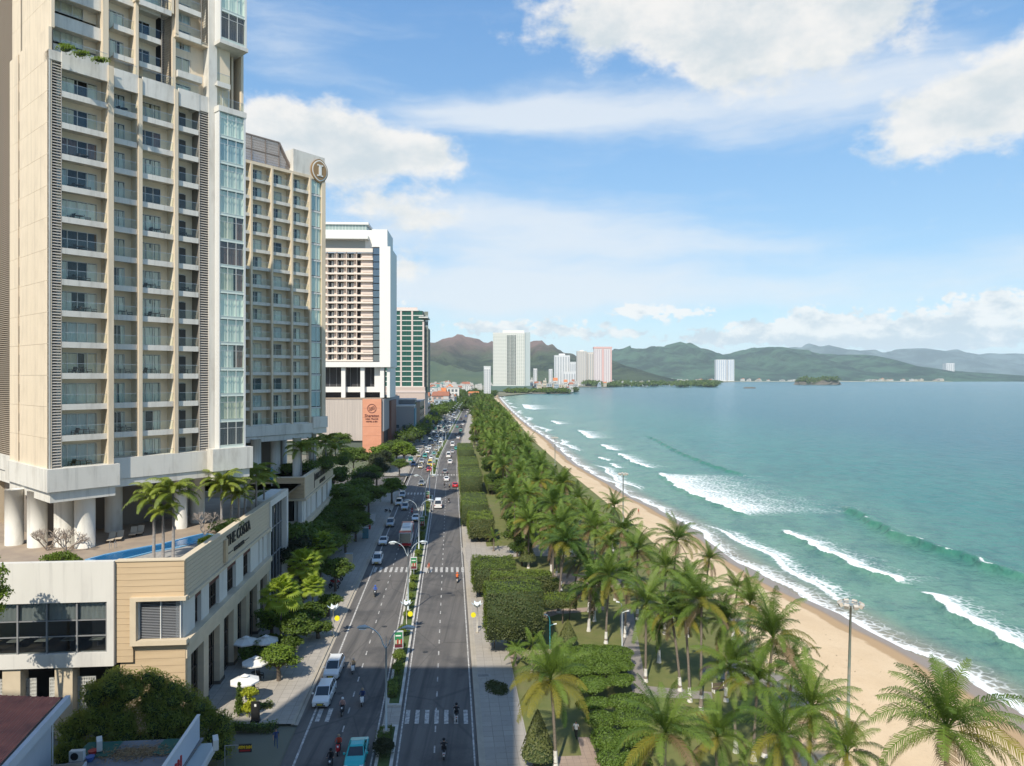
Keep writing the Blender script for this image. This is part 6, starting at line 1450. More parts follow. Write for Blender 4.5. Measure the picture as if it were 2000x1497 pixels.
# median planting
def shrub_ball(): 
    t = thing('round_shrub', 'x', 'shrub', (0,0,0), group='round clipped shrubs on the median'); inst('foliage', crown_mesh('foliage', [(0,0,.75,.62,.62,.6)], 900, .10, 3, M_hedge, bias=.7, core=M_core), t); mb = MB(); mb.cyl(0,0,0,.4,.05,6); part('stem', mb, M_bark, t); return t
sb = shrub_ball(); n_ = 0
for y in [81.0, 84.2, 87.6, 93, 99.5, 104, 108, 112.5, 117, 122, 129, 134, 139, 145, 150, 156, 162, 168, 175, 182, 189, 196, 252, 262, 272, 284, 296, 310, 326]:
    lb = 'round clipped shrub on the median, one of the row seen end on from the junction'
    if n_ < 20: lb = 'round green shrub on the median, %s counting away from the near paved gap' % ords[n_]
    if n_ == 0: sb.location = (R(y)-8.5, y, .15); sb['label'] = lb
    else: copy_tree(sb, (R(y)-8.6, y, .15), n_*1.1, lb, random.uniform(.8,1.15))
    n_ += 1
t = thing('dark_shrub', 'dark spiky shrub on the median at the bottom edge of the photo', 'shrub', (R(63.5)-8.5, 63.6, .15)); inst('foliage', crown_mesh('foliage', [(0,0,.7,.85,.8,.7)], 1500, .16, 8, M_cas, asp=.25, bias=.4, core=M_core), t)
for a, b in ((75,79.5),(64.8,68.5)):
    t = thing('median_hedge', 'low grassy planting strip on the median, %s the paved gap' % ('beyond' if a > 70 else 'in front of'), 'hedge', (R((a+b)/2)-9.0, a, .16), heading(a)); inst('foliage', block_mesh('foliage', 1.0, b-a, 0, .28, 1500, .09, int(a), M_hedge, wav=.05), t)
# ------------------------------------------------------------------ poster boxes, flower lamps
def poster(y, label, cols):
    t = thing('poster_box', label, 'advertising sign', (R(y)-8.75, y, .15), heading(y)); 
    mb = MB(); mb.cyl(0,0,0,1.2,.05,8); part('post', mb, GAL, t)
    mb = MB(); mb.box(-.55,.55,-.12,.12,1.2,3.25); part('cabinet', mb, mat('cabinet_white', (.6,.6,.6), .5), t)
    mb = MB(); mb.box(-.47,.47,-.135,-.125,1.3,3.15); pp = part('poster', mb, cols[0], t)
    mb = MB(); mb.prism([(-.47,-.15),(.47,-.15),(.47,-.137),(-.47,-.137)], 1.3, 1.7); part('print_band', mb, cols[1], pp)
    for i in range(4): mb = MB(); mb.box(-.38+.21*i,-.22+.21*i,-.15,-.137,1.75,2.2+.12*(i%2)); part('print_figure', mb, cols[2 if i % 2 else 3], pp)
    mb = MB(); mb.box(-.35,.3,-.15,-.137,2.65,2.8); part('print_line', mb, mat('print_white', (.75,.75,.7), .6), pp)
g1, g2 = mat('print_green', (.03,.20,.08), .5), mat('print_dark', (.12,.02,.03), .5); r1, y1_ = mat('print_red', (.45,.04,.04), .5), mat('print_cream', (.6,.5,.42), .5)
for i, y in enumerate((85.8, 121, 156, 191, 262)): poster(y, 'green and red poster box on a post in the median, %s from the front' % ords[i], (g1, g2, r1, y1_))
WHL = mat('lamp_petal', (.62,.70,.72), .4); YEL = mat('disc_yellow', (.75,.68,.02), .5)
def flower(px, py, label, side=1, z=.13, col=None):
    t = thing('flower_lamp', label, 'ornamental lamp', G(px, py, z)); mb = MB(); mb.tube([(0,0,0),(0,0,3.4)], [.06,.05], 8); part('pole', mb, mat('pole_cream', (.6,.56,.48), .5), t, True)
    mb = MB(); mb.cyl(0,0,0,.12,.22,10); part('base', mb, M_kerb, t)
    for k in range(6):
        a = k*pi/3; mb = MB(); mb.add([(0,0,3.35),(.55*cos(a-.4),.55*sin(a-.4),3.75),(.85*cos(a),.85*sin(a),4.05),(.55*cos(a+.4),.55*sin(a+.4),3.75),(.3*cos(a),.3*sin(a),3.4)], [(0,1,4),(1,2,4),(2,3,4),(3,0,4),(0,3,2,1)]); part('petal', mb, WHL, t)
    mb = MB(); mb.cyl(0,0,3.7,3.95,.42,12,.3); part('lamp_bowl', mb, LENS, t)
    mb = MB(); mb.tube([(side*.5,-.06,2.35),(side*.5,.06,2.35)], [.34,.34], 14); part('yellow_disc', mb, YEL, t); mb = MB(); mb.bar((0,0,2.35),(side*.5,0,2.35),.04); part('bracket', mb, GAL, t)
flower(651,1243,'white flower shaped lamp with yellow disc on the left pavement'); flower(932,1236,'white flower shaped lamp with yellow disc on the right pavement',-1); flower(794,1234,'white flower shaped lamp with yellow disc on the median',1,.2)
# ------------------------------------------------------------------ floodlight masts, park lamps
MAST = mat('mast_green', (.17,.23,.20), .6, (.28,.26,.22), 1.5)
def mast(px, py, z0, h, label, ln=(0,0)):
    p = G(px, py, z0); t = thing('floodlight_mast', label, 'light mast', p, group='floodlight masts along the beach'); mb = MB(); mb.tube([(0,0,0),(ln[0],ln[1],h)], [.17,.09], 10); part('pole', mb, MAST, t, True)
    mb = MB(); c = Vector((ln[0], ln[1], h)); 
    for k in range(12): a, b = 2*pi*k/12, 2*pi*(k+1)/12; mb.bar(c+Vector((.75*cos(a),.75*sin(a),.1)), c+Vector((.75*cos(b),.75*sin(b),.1)), .05); mb.bar(c, c+Vector((.75*cos(a),.75*sin(a),.1)), .03)
    part('ring', mb, GAL, t)
    for k in range(8): a = 2*pi*k/8; q_ = c+Vector((.85*cos(a),.85*sin(a),.0)); mb = MB(); mb.M = Matrix.Translation(q_) @ Matrix.Rotation(a, 4, 'Z') @ Matrix.Rotation(.5, 4, 'Y'); mb.box(-.1,.2,-.2,.2,-.12,.22); part('floodlight', mb, mat('flood_pale', (.5,.45,.38), .5), t)
    mb = MB(); mb.tube([c, c+Vector((0,0,1.1))], [.02,.008], 4); part('rod', mb, GAL, t); mb = MB(); mb.cyl(ln[0]*.04,0,.3,.8,.22,10); part('band', mb, mat('cabinet_white', (.6,.6,.6)), t)
mast(1654,1490,-.1,14.0,'tall floodlight mast on the sand at lower right, nearest of three',(.35,0)); mast(1217,1052,-.1,13.6,'floodlight mast on the sand, middle one of three'); mast(1084,934,-.1,13.6,'small distant floodlight mast on the sand, farthest of three'); 
def parklamp(px, py, h, label, m, z=.1):
    t = thing('park_lamp', label, 'lamp', G(px, py, z)); mb = MB(); mb.tube([(0,0,0),(0,0,h-.7),(-.1,0,h-.2),(-.35,0,h)], [.06,.045,.04,.035], 8); part('pole', mb, m, t, True)
    mb = MB(); mb.tube([(0,0,h-1.3),(.5,0,h-1.1)], [.03,.03], 6); part('arm', mb, m, t); mb = MB(); mb.tube([(-.3,0,h),(-.75,0,h+.1)], [.08,.11], 8); part('lamp_head', mb, LENS, t); mb = MB(); mb.tube([(.45,0,h-1.12),(.85,0,h-1.05)], [.06,.08], 8); part('lamp_head', mb, LENS, t)
parklamp(1215,1266,5.7,'white two headed lamp beside the grey park path',GAL); parklamp(1074,1268,4.2,'teal lamp post at the corner of the largest clipped tree block',mat('teal_paint', (.03,.25,.30), .5)); parklamp(1008,962,4.5,'white park lamp beyond the hedge row',GAL); 
# ------------------------------------------------------------------ cafe umbrellas, boards
CAN = mat('canvas_white', (.72,.70,.66), .8)
def umbrella(px, py, label, r=1.5):
    p = G(px, py, 2.7); t = thing('cafe_umbrella', label, 'umbrella', (p.x, p.y, .13)); mb = MB(); n = 8; vs = [(0,0,2.95)]+[(r*cos(2*pi*i/n),r*sin(2*pi*i/n),2.45) for i in range(n)]+[(r*cos(2*pi*i/n),r*sin(2*pi*i/n),2.3) for i in range(n)]
    mb.add(vs, [(0,i+1,(i+1)%n+1) for i in range(n)]+[(i+1,i+1+n,(i+1)%n+1+n,(i+1)%n+1) for i in range(n)]); part('canopy', mb, CAN, t); mb = MB(); vs = [(0,0,3.15)]+[(.45*cos(2*pi*i/n),.45*sin(2*pi*i/n),2.93) for i in range(n)]; mb.add(vs, [(0,i+1,(i+1)%n+1) for i in range(n)]); part('vent_cap', mb, CAN, t)
    mb = MB(); mb.cyl(0,0,0,2.9,.035,6); part('pole', mb, FRAME, t); mb = MB(); mb.cyl(0,0,0,.1,.3,10); part('base', mb, M_kerb, t); return p
for px, py, lb in ((480,1251,'left'),(519,1249,'right')): umbrella(px, py, 'white octagonal cafe umbrella of the far pair by the podium, %s one' % lb)
umbrella(499,1291,'white octagonal cafe umbrella, middle of the three rows'); umbrella(478,1327,'white octagonal cafe umbrella nearest the entrance hedges')
for i, (px, py) in enumerate(((492,1283),(505,1275),(520,1272),(498,1325),(488,1355))):
    p = G(px, py, .13); tag(inst('cafe_table', me_tb, None, p), 'dark cafe table under the white umbrellas, %s from the podium door' % ords[i], 'table'); tag(inst('cafe_chair', me_ch, None, (p.x+.7, p.y-.2, .13), 1.2), 'dark cafe chair beside the %s cafe table from the podium door' % ords[i], 'chair')
t = thing('menu_board', 'black board standing beside the yellow shrub', 'sign', G(499,1410,.13)); mb = MB(); mb.box(-.42,.42,-.05,.05,.2,2.0); part('board', mb, BLK, t); mb = MB(); mb.box(-.1,.1,-.06,-.05,1.5,1.75); part('print', mb, EMW, t); mb = MB(); mb.box(-.42,.42,-.25,.25,0,.2); part('foot', mb, BLK, t)
for px, py, w, h, c, lb, kd in ((728,1019,.55,1.9,mat('cabinet_white', (.6,.6,.6)),'white upright cabinet on the left pavement','cabinet'),(682,1100,.6,1.7,SAND2,'beige upright cabinet at the pavement edge near the flowering shrub','cabinet'),(714,1052,.6,2.2,mat('kiosk_blue', (.08,.22,.28), .4),'small blue kiosk under the trees on the left pavement','kiosk'),(722,1034,.2,1.0,r1,'red hydrant post on the left pavement','post')):
    t = thing('pavement_box', lb, kd, G(px, py, .13), RZS); mb = MB(); mb.box(-w,w,-.4,.4,.08,h); part('body', mb, c, t); mb = MB(); mb.box(-w*1.08,w*1.08,-.44,.44,h,h+.08); part('cap', mb, GAL, t); mb = MB(); mb.box(-w*.9,w*.9,-.36,.36,0,.08); part('plinth', mb, M_kerb, t)
# ------------------------------------------------------------------ vehicles
def paint(n, c): return mat('paint_'+n, c, .28, coat=.6, spec=.5)
TYRE = mat('tyre', (.02,.02,.02), .8); RIM = mat('rim', (.45,.45,.46), .4, metal=.6); CGL = mat('car_glass', (.02,.026,.03), .08, spec=.8); HL = mat('headlight', (.7,.72,.74), .2); TLm = mat('taillight', (.35,.02,.02), .3); BLKP = mat('black_plastic', (.025,.025,.025), .6); PLT = mat('plate_yellow', (.62,.48,.06), .6); PLW = mat('plate_white', (.6,.6,.58), .6)
def ringloft(rings, mb):
    n = len(rings[0]); vs = [p for r in rings for p in r]; fs = []
    for i in range(len(rings)-1):
        for k in range(n): fs.append((i*n+k, i*n+(k+1)%n, (i+1)*n+(k+1)%n, (i+1)*n+k))
    fs += [tuple(range(n))[::-1], tuple(range((len(rings)-1)*n, len(rings)*n))]; mb.add(vs, [f[::-1] for f in fs])
def sec(y, w, z0, zm, zt, tw): return [(-w*.94,y,z0),(-w,y,z0+.12),(-w,y,zm),(-w*tw,y,zt-.02),(-w*tw+.08,y,zt),(w*tw-.08,y,zt),(w*tw,y,zt-.02),(w,y,zm),(w,y,z0+.12),(w*.94,y,z0)]
KINDS = {
 'mpv': dict(L=4.5, W=1.75, body=[(-2.25,.72,.35,.5,.62,.9),(-2.2,.92,.25,.6,.78,.92),(-1.9,1,.22,.75,.90,.93),(-1.25,1,.2,.85,1.02,.95),(-.5,1,.2,.9,1.04,.97),(1.6,1,.2,.95,1.06,.97),(2.15,.99,.25,.95,1.06,.96),(2.25,.9,.4,.85,.98,.95)], glass=[(-1.3,1.03,.80),(-.45,1.60,.74),(1.5,1.62,.76),(2.12,1.12,.86)], H=1.68),
 'sedan': dict(L=4.5, W=1.76, body=[(-2.25,.75,.3,.45,.55,.9),(-2.15,.94,.22,.55,.70,.92),(-1.7,1,.2,.68,.82,.93),(-1.0,1,.2,.8,.92,.95),(.9,1,.2,.82,.95,.96),(1.6,1,.2,.82,.98,.94),(2.15,.97,.25,.8,.95,.93),(2.25,.88,.35,.7,.85,.93)], glass=[(-1.05,.92,.84),(-.3,1.36,.70),(.75,1.37,.70),(1.55,.96,.84)], H=1.43),
 'van': dict(L=5.6, W=1.95, body=[(-2.8,.8,.4,.6,.8,.9),(-2.7,.96,.3,.8,1.0,.93),(-2.1,1,.28,1.0,1.2,.95),(-1.9,1,.28,1.1,1.32,.96),(2.6,1,.28,1.2,1.35,.97),(2.8,.97,.35,1.1,1.3,.96)], glass=[(-2.15,1.25,.85),(-1.55,2.15,.80),(2.4,2.2,.82),(2.72,1.4,.9)], H=2.3),
 'bus': dict(L=10.5, W=2.5, body=[(-5.25,.9,.35,.9,1.15,.95),(-5.1,1,.3,1.0,1.25,.98),(5.1,1,.3,1.1,1.3,.98),(5.25,.96,.4,1.1,1.3,.98)], glass=[(-5.2,1.2,.94),(-4.95,2.9,.92),(5.05,2.95,.92),(5.2,1.3,.94)], H=3.2)}
CARS = {}
def car_proto(kind):
    K = KINDS[kind]; W = K['W']/2; t = thing('car', 'x', 'car', (0,0,0)); p = paint('white', (.72,.72,.71))
    mb = MB(); ringloft([sec(y, W*w, z0, zm, zt, tw) for y, w, z0, zm, zt, tw in K['body']], mb); part('body', mb, p, t)
    g = K['glass']; r = []
    for y, z, w in g: zb = 1.0 if kind in ('mpv','sedan') else 1.2; zb = .86 if kind == 'sedan' else zb; r.append([(-W*.93,y,zb-.1),(-W*w,y,z),(W*w,y,z),(W*.93,y,zb-.1)])
    mb = MB(); ringloft(r, mb); part('glasshouse', mb, CGL, t)
    (y0,z0,w0),(y1,z1,w1),(y2,z2,w2),(y3,z3,w3) = g
    mb = MB(); mb.add([(-W*w1,y1-.03,z1),(W*w1,y1-.03,z1),(W*w2,y2+.05,z2),(-W*w2,y2+.05,z2),(-W*w1*.86,y1+.2,K['H']),(W*w1*.86,y1+.2,K['H']),(W*w2*.86,y2-.15,K['H']),(-W*w2*.86,y2-.15,K['H'])], [(4,5,6,7),(0,1,5,4),(1,2,6,5),(2,3,7,6),(3,0,4,7)]); part('roof', mb, p, t)
    mb = MB()
    for s in (-1, 1):
        mb.bar((s*W*w0*.98,y0,z0),(s*W*w1,y1,z1),.07); mb.bar((s*W*w3*.98,y3,z3),(s*W*w2,y2,z2),.09)
        for f in ((.38,.72) if kind != 'bus' else (.15,.32,.5,.68,.85)): yy = y1+(y2-y1)*f; mb.bar((s*W*.935,yy,z0-.05),(s*(W*w1+.012),yy,z1),.07,.03)
    part('pillars', mb, p, t)
    for s in (-1, 1):
        fy = -K['L']/2; zf = K['body'][1][3]+.02
        mb = MB(); mb.box(min(s*W*.58,s*W*.93), max(s*W*.58,s*W*.93), fy+.0, fy+.2, zf-.02, zf+.11); part('headlight', mb, HL, t)
        mb = MB(); ry = K['L']/2; mb.box(min(s*W*.7,s*W*.95), max(s*W*.7,s*W*.95), ry-.15, ry+.01, zf+.05, zf+.3); part('tail_light', mb, TLm, t)
        mb = MB(); mb.box(min(s*(W+.02),s*(W+.2)), max(s*(W+.02),s*(W+.2)), y0+.25, y0+.37, z0+.0, z0+.14); part('mirror', mb, p, t)
        for yw in ((-K['L']/2+.85, K['L']/2-.85) if kind != 'bus' else (-3.0, 2.9)):
            rd = .33 if kind != 'bus' else .5; mb = MB(); mb.tube([(s*(W-.2),yw,rd),(s*(W+.015),yw,rd)], [rd,rd], 14); w_ = part('wheel', mb, TYRE, t); mb = MB(); mb.tube([(s*(W+.0),yw,rd),(s*(W+.03),yw,rd)], [rd*.62,rd*.55], 10); part('rim', mb, RIM, w_)
    zf = K['body'][1][3]; fy = -K['L']/2
    mb = MB(); mb.add([(-W*.5,fy-.02,zf+.02),(W*.5,fy-.02,zf+.02),(W*.3,fy-.03,zf-.22),(-W*.3,fy-.03,zf-.22)], [(0,3,2,1)]); mb.box(-W*.6,W*.6,fy-.01,fy+.1,.3,.42); part('grille', mb, BLKP, t)
    mb = MB(); mb.box(-.26,.26,fy-.045,fy-.03,.42,.55); part('number_plate', mb, PLT, t); mb = MB(); mb.box(-.22,.22,K['L']/2,K['L']/2+.02,.6,.72); part('number_plate', mb, PLW, t)
    if kind == 'bus':
        mb = MB(); mb.add([(-W*.9,-5.27,1.05),(W*.9,-5.27,1.05),(W*.88,-5.02,2.8),(-W*.88,-5.02,2.8)], [(0,1,2,3)]); part('windscreen', mb, CGL, t)
        mb = MB(); mb.box(-.8,.8,-1,1.2,3.2,3.42); mb.box(-.5,.5,2,3.2,3.2,3.35); part('roof_unit', mb, mat('unit_white', (.65,.65,.65), .5), t)
        mb = MB(); mb.box(-W-.015,W+.015,-5.0,-4.0,.7,1.3); mb.box(-W-.015,W+.015,3.6,5.1,.5,2.9); mb.box(-W*.93,W*.93,-4.9,-3.9,3.0,3.25); mb.box(-W*.93,W*.93,4.0,5.1,2.9,3.26); mb.box(-W*.97,W*.97,-5.3,-5.1,.45,.95); part('red_trim', mb, paint('red', (.50,.02,.03)), t)
    return t
PAINTS = {'white': paint('white', (.72,.72,.71)), 'silver': paint('silver', (.42,.43,.44)), 'grey': paint('grey', (.16,.17,.18)), 'dark': paint('dark', (.03,.035,.045)), 'red': paint('red', (.50,.02,.03)), 'teal': paint('teal', (.01,.40,.40)), 'yellow': paint('yellow', (.75,.50,.01)), 'blue': paint('blue', (.05,.12,.35)), 'beige': paint('beige', (.45,.40,.32)), 'green': paint('green', (.03,.30,.25))}
def repaint(o, m):
    for ch in KIDS.get(o.name) or o.children:
        nm = ch.name.split('.')[0]
        if nm in ('body','roof','pillars','mirror'): ch.material_slots[0].link = 'OBJECT'; ch.material_slots[0].material = m
def car(kind, x, y, rz, colr, label, cat='car', group=None, nm=None, z=.0):
    if kind not in CARS: CARS[kind] = car_proto(kind); c = CARS[kind]; KIDS[c.name] = list(c.children); c.location = (x, y, z); c.rotation_euler = (0,0,rz); c['label'] = label
    else:
        c = copy_tree(CARS[kind], (x, y, z), rz, label)
        if nm is None: nm = {'mpv':'parked_car','sedan':'car','van':'minibus','bus':'coach'}[kind]
    c['category'] = cat
    if nm: c.name = nm
    if group: c['group'] = group
    for ch in c.children:
        if ch.name.split('.')[0] in ('body','roof','pillars','mirror'): ch.material_slots[0].link = 'OBJECT'; ch.material_slots[0].material = PAINTS[colr]
    return c
def carpx(kind, px, py, colr, label, away=False, cat='car', drz=0.0, shift=0.0):
    L = KINDS[kind]['L']/2; p = G(px, py, 0); y = p.y+L; x = p.x-.086*L+shift; return car(kind, x, y, heading(y)+(pi if away else 0)+drz, colr, label, cat)
c1 = carpx('mpv', 646, 1331, 'white', 'white people carrier at the kerb with its kerbside door open', drz=-.03)
d_ = thing('open', 'x', 'x'); bpy.data.objects.remove(d_)
mb = MB(); mb.M = Matrix.Translation((-.87,-.75,0)) @ Matrix.Rotation(-1.15, 4, 'Z'); mb.box(-.03,.03,0,1.0,.35,1.02); mb.bar((0,.05,1.02),(0,.35,1.5),.05); mb.bar((0,.35,1.5),(0,.95,1.5),.05); mb.bar((0,.95,1.5),(0,1.0,1.02),.05); part('open_door', mb, PAINTS['white'], c1)
carpx('mpv', 626, 1386, 'white', 'white people carrier parked nearest the camera at the left kerb', drz=-.03)
carpx('sedan', 690, 1512, 'teal', 'teal taxi cut by the bottom edge of the photo')
KK = 'car'
for k, px, py, c, lb in [('mpv',735,1105,'white','white sport utility car at the kerb just before the crosswalk'),('sedan',747,1067,'white','white saloon at the left kerb, second beyond the crosswalk'),('mpv',761,1031,'silver','silver hatchback at the left kerb, third beyond the crosswalk'),
   ('mpv',790,998,'silver','silver car pulling out beside the parked pair under the tree'),('mpv',778,989,'white','white car parked under the overhanging tree, nearer one'),('mpv',785,974,'silver','pale car parked under the overhanging tree, farther one'),('sedan',811,1020,'white','white saloon half hidden behind the coach'),('mpv',823,950,'grey','dark grey sport utility car in the inner left lane')]: carpx(k, px, py, c, lb)
carpx('bus', 791, 1071, 'white', 'red and white coach driving towards the camera', cat='coach')
carpx('van', 840, 912, 'yellow', 'yellow minibus at the junction', cat='minibus'); carpx('sedan', 838, 922, 'red', 'red saloon in front of the yellow minibus')
carpx('van', 855.5, 995, 'white', 'white minibus driving away in the right roadway', True, 'minibus')
for k, px, py, c, lb in [('sedan',889,953,'red','dark red car at the right kerb by the hedge row'),('sedan',872,941,'white','white saloon driving away just beyond the junction crosswalk'),('mpv',869,927,'grey','dark grey car ahead of the white saloon past the junction'),('mpv',879,907,'white','white car driving away, first of the distant queue'),('van',876,895,'white','white minibus driving away in the distant queue'),
   ('sedan',884,886,'silver','silver car in the distant right lane'),('sedan',891,879,'green','green taxi in the distant right lane'),('van',884,873,'white','tall white minibus in the distant right lane'),('sedan',895,858,'white','small white car in the far right lane'),('sedan',892,851,'grey','small dark car in the far right lane'),('mpv',900,836,'dark','single dark car far along the right lane')]: carpx(k, px, py, c, lb, True, 'minibus' if k == 'van' else 'car')
qc = random.Random(12); cn = ['white','white','silver','silver','grey','dark','white','beige','green','blue']
used = []
for i in range(78):
    y = 262*(1150/262)**(i/77)+qc.uniform(-2,2); lane = i % 3; off = (-10.9,-14.0,-16.8)[lane]+qc.uniform(-.2,.2)
    if 255 < y and lane == 2 and i % 2: off = -18.9
    c = qc.choice(cn); car(qc.choice(('mpv','sedan','mpv')), R(y)+off, y, heading(y), c, 'small %s car in the far queue on the left carriageway' % c, group='far queue on the left carriageway')
for i in range(18):
    y = 420*(1200/420)**(i/17)+qc.uniform(-6,6); c = qc.choice(cn); car(qc.choice(('mpv','sedan')), R(y)-qc.choice((2.2,5.4)), y, heading(y)+pi, c, 'small %s car far along the right carriageway' % c, group='far cars on the right carriageway')
# ------------------------------------------------------------------ people and scooters
SKIN = mat('skin', (.36,.20,.13), .6); HAIR = mat('hair_black', (.012,.010,.010), .5)
def skinned(name, verts, edges, radii, assign):
    me = bpy.data.meshes.new(name); me.from_pydata(verts, edges, []); o = bpy.data.objects.new(name, me); COL.objects.link(o); sk = o.modifiers.new('s', 'SKIN'); 
    for i, r in enumerate(radii): v = me.skin_vertices[0].data[i]; v.radius = r if hasattr(r, '__len__') else (r, r); v.use_root = (i == 0)
    sb_ = o.modifiers.new('b', 'SUBSURF'); sb_.levels = 2; sb_.render_levels = 2; bpy.context.view_layer.update()
    m2 = bpy.data.meshes.new_from_object(o.evaluated_get(bpy.context.evaluated_depsgraph_get())); bpy.data.objects.remove(o); m2.materials.clear()
    for x in (SKIN, CAN, BLK, HAIR): m2.materials.append(x)
    for p in m2.polygons: p.material_index = assign(p.center); p.use_smooth = True
    m2.name = name; return m2
def stand_body(step=.22, arm=.12):
    V = [(0,0,.95),(0,0,1.12),(0,0,1.32),(0,0,1.43),(0,-.01,1.52),(0,-.02,1.60),(0,-.03,1.70)]; Rr = [(.16,.12),(.14,.11),(.18,.12),(.10,.08),(.055,.055),(.085,.095),(.075,.085)]; Eg = [(i,i+1) for i in range(6)]
    for s in (-1,1):
        b = len(V); f = s*step; V += [(s*.10,0,.90),(s*.10,-f*.4,.50),(s*.10,-f*.9+.0,.10),(s*.11,-f*.9-.14,.04)]; Rr += [.095,.062,.045,.035]; Eg += [(0,b),(b,b+1),(b+1,b+2),(b+2,b+3)]
        b = len(V); V += [(s*.20,0,1.38),(s*.26,f*.3,1.12),(s*.25,f*.8-.05,.88),(s*.24,f*.9-.08,.80)]; Rr += [.055,.042,.032,.035]; Eg += [(2,b),(b,b+1),(b+1,b+2),(b+2,b+3)]
    def asg(c):
        if c.z > 1.63 and c.y > -.06: return 3
        if c.z > 1.46: return 0
        if c.z < .1: return 2
        if abs(c.x) > .19 and c.z < 1.2: return 0
        return 1 if c.z > .93 else 2
    return skinned('person', V, Eg, Rr, asg)
def ride_body():
    V = [(0,.18,.80),(0,.17,.98),(0,.12,1.18),(0,.10,1.30),(0,.07,1.39),(0,.04,1.48),(0,.02,1.57)]; Rr = [(.17,.14),(.15,.12),(.18,.12),(.10,.08),(.055,.055),(.085,.095),(.075,.085)]; Eg = [(i,i+1) for i in range(6)]
    for s in (-1,1):
        b = len(V); V += [(s*.12,.12,.78),(s*.19,-.26,.76),(s*.17,-.30,.38),(s*.17,-.44,.33)]; Rr += [.095,.065,.045,.035]; Eg += [(0,b),(b,b+1),(b+1,b+2),(b+2,b+3)]
        b = len(V); V += [(s*.21,.10,1.25),(s*.28,-.08,1.05),(s*.27,-.36,1.02),(s*.26,-.43,1.02)]; Rr += [.055,.042,.032,.035]; Eg += [(2,b),(b,b+1),(b+1,b+2),(b+2,b+3)]
    def asg(c):
        if c.z > 1.36: return 0
        if c.y < -.28 and c.z > .9: return 0
        if c.z < .40: return 2
        return 1 if c.z > .87 else 2
    return skinned('person', V, Eg, Rr, asg)
ME_ST, ME_RD = stand_body(), ride_body()
def helmet_me():
    mb = MB(); mb.ball((0,0,0), .145, 12, 8, .92); mb.box(-.09,.09,-.19,-.08,-.03,.0); return mb.mesh('helmet', WHL, True)
ME_HEL = helmet_me()
def shoe_face(t, hz, hy):
    mb = MB(); mb.ball((0,hy-.105,hz-.01), .018, 6, 4); part('nose', mb, SKIN, t)
CLO = {k: mat('cloth_'+k, c, .85) for k, c in dict(white=(.6,.6,.6), black=(.015,.015,.018), navy=(.03,.05,.14), blue=(.05,.12,.45), red=(.45,.06,.03), pink=(.45,.26,.22), tan=(.32,.24,.16), grey=(.16,.16,.17), orange=(.65,.13,.02), jeans=(.07,.10,.17)).items()}
def person(me, x, y, rz, shirt, trousers, label, helmet=None, z=0.0, hz=1.6, hy=.0):
    o = inst('person', me, None, (x, y, z), rz); tag(o, label, 'person')
    for i, m in ((1, CLO[shirt]), (2, CLO[trousers])): o.material_slots[i].link = 'OBJECT'; o.material_slots[i].material = m
    if helmet: h = inst('helmet', ME_HEL, o, (0, hy, hz)); h.material_slots[0].link = 'OBJECT'; h.material_slots[0].material = CLO[helmet]
    return o
def scooter_proto():
    t = thing('scooter', 'x', 'scooter', (0,0,0)); 
    for y in (-.62, .60): mb = MB(); mb.tube([(-.05,y,.27),(.05,y,.27)], [.27,.27], 16); w_ = part('wheel', mb, TYRE, t); mb = MB(); mb.tube([(-.055,y,.27),(.055,y,.27)], [.15,.15], 10); part('rim', mb, RIM, w_)
    mb = MB(); ringloft([[(-w,y,z0),(-w,y,z1),(w,y,z1),(w,y,z0)] for y, w, z0, z1 in ((-.42,.12,.28,.36),(.0,.14,.25,.36),(.12,.15,.3,.62),(.5,.15,.42,.70),(.85,.08,.55,.70))], mb); ringloft([[(-w,y,z0),(-w,y,z1),(w,y,z1),(w,y,z0)] for y, w, z0, z1 in ((-.62,.10,.5,.62),(-.50,.19,.38,.88),(-.40,.17,.30,.95))], mb); mb.box(-.06,.06,-.85,-.4,.50,.55); part('body', mb, PAINTS['white'], t)
    mb = MB(); ringloft([[(-w,y,.70),(-w*.9,y,.78),(w*.9,y,.78),(w,y,.70)] for y, w in ((.05,.10),(.25,.15),(.75,.13))], mb); part('seat', mb, BLKP, t)
    mb = MB(); mb.tube([(-.33,-.40,1.02),(-.15,-.44,.98),(.15,-.44,.98),(.33,-.40,1.02)], [.022]*4, 6); mb.tube([(0,-.62,.3),(0,-.45,.98)], [.035,.03], 6); part('handlebar', mb, BLKP, t)
    mb = MB(); mb.ball((0,-.57,.80), .09, 8, 6); part('headlight', mb, HL, t); mb = MB(); mb.box(-.06,.06,.86,.9,.58,.64); part('tail_light', mb, TLm, t)
    mb = MB(); mb.box(-.09,.09,.84,.86,.40,.52); part('number_plate', mb, PLW, t)
    for s in (-1,1): mb = MB(); mb.bar((s*.2,-.42,1.02),(s*.26,-.44,1.16),.015); mb.ball((s*.27,-.44,1.18), .04, 6, 4); part('mirror', mb, BLKP, t)
    return t
SCO = scooter_proto(); KIDS[SCO.name] = list(SCO.children); first = [True]
def scooter(px, py, away, cl, shirt, trousers, hel, who, rider=True, lean=0.0, z=0.0):
    p = G(px, py, z); y = p.y; rz = heading(y)+(pi if away else 0)+lean; lb = '%s scooter %s' % (cl, who)
    if first[0]: o = SCO; o.location = (p.x, y, z); o.rotation_euler = (0,0,rz); o['label'] = lb; first[0] = False
    else: o = copy_tree(SCO, (p.x, y, z), rz, lb)
    for ch in o.children:
        if ch.name.startswith('body'): ch.material_slots[0].link = 'OBJECT'; ch.material_slots[0].material = PAINTS[cl]
    if rider: person(ME_RD, p.x, y, rz, shirt, trousers, 'rider in %s top, %s helmet, %s' % (shirt, hel, who), hel, z, 1.53, .03)
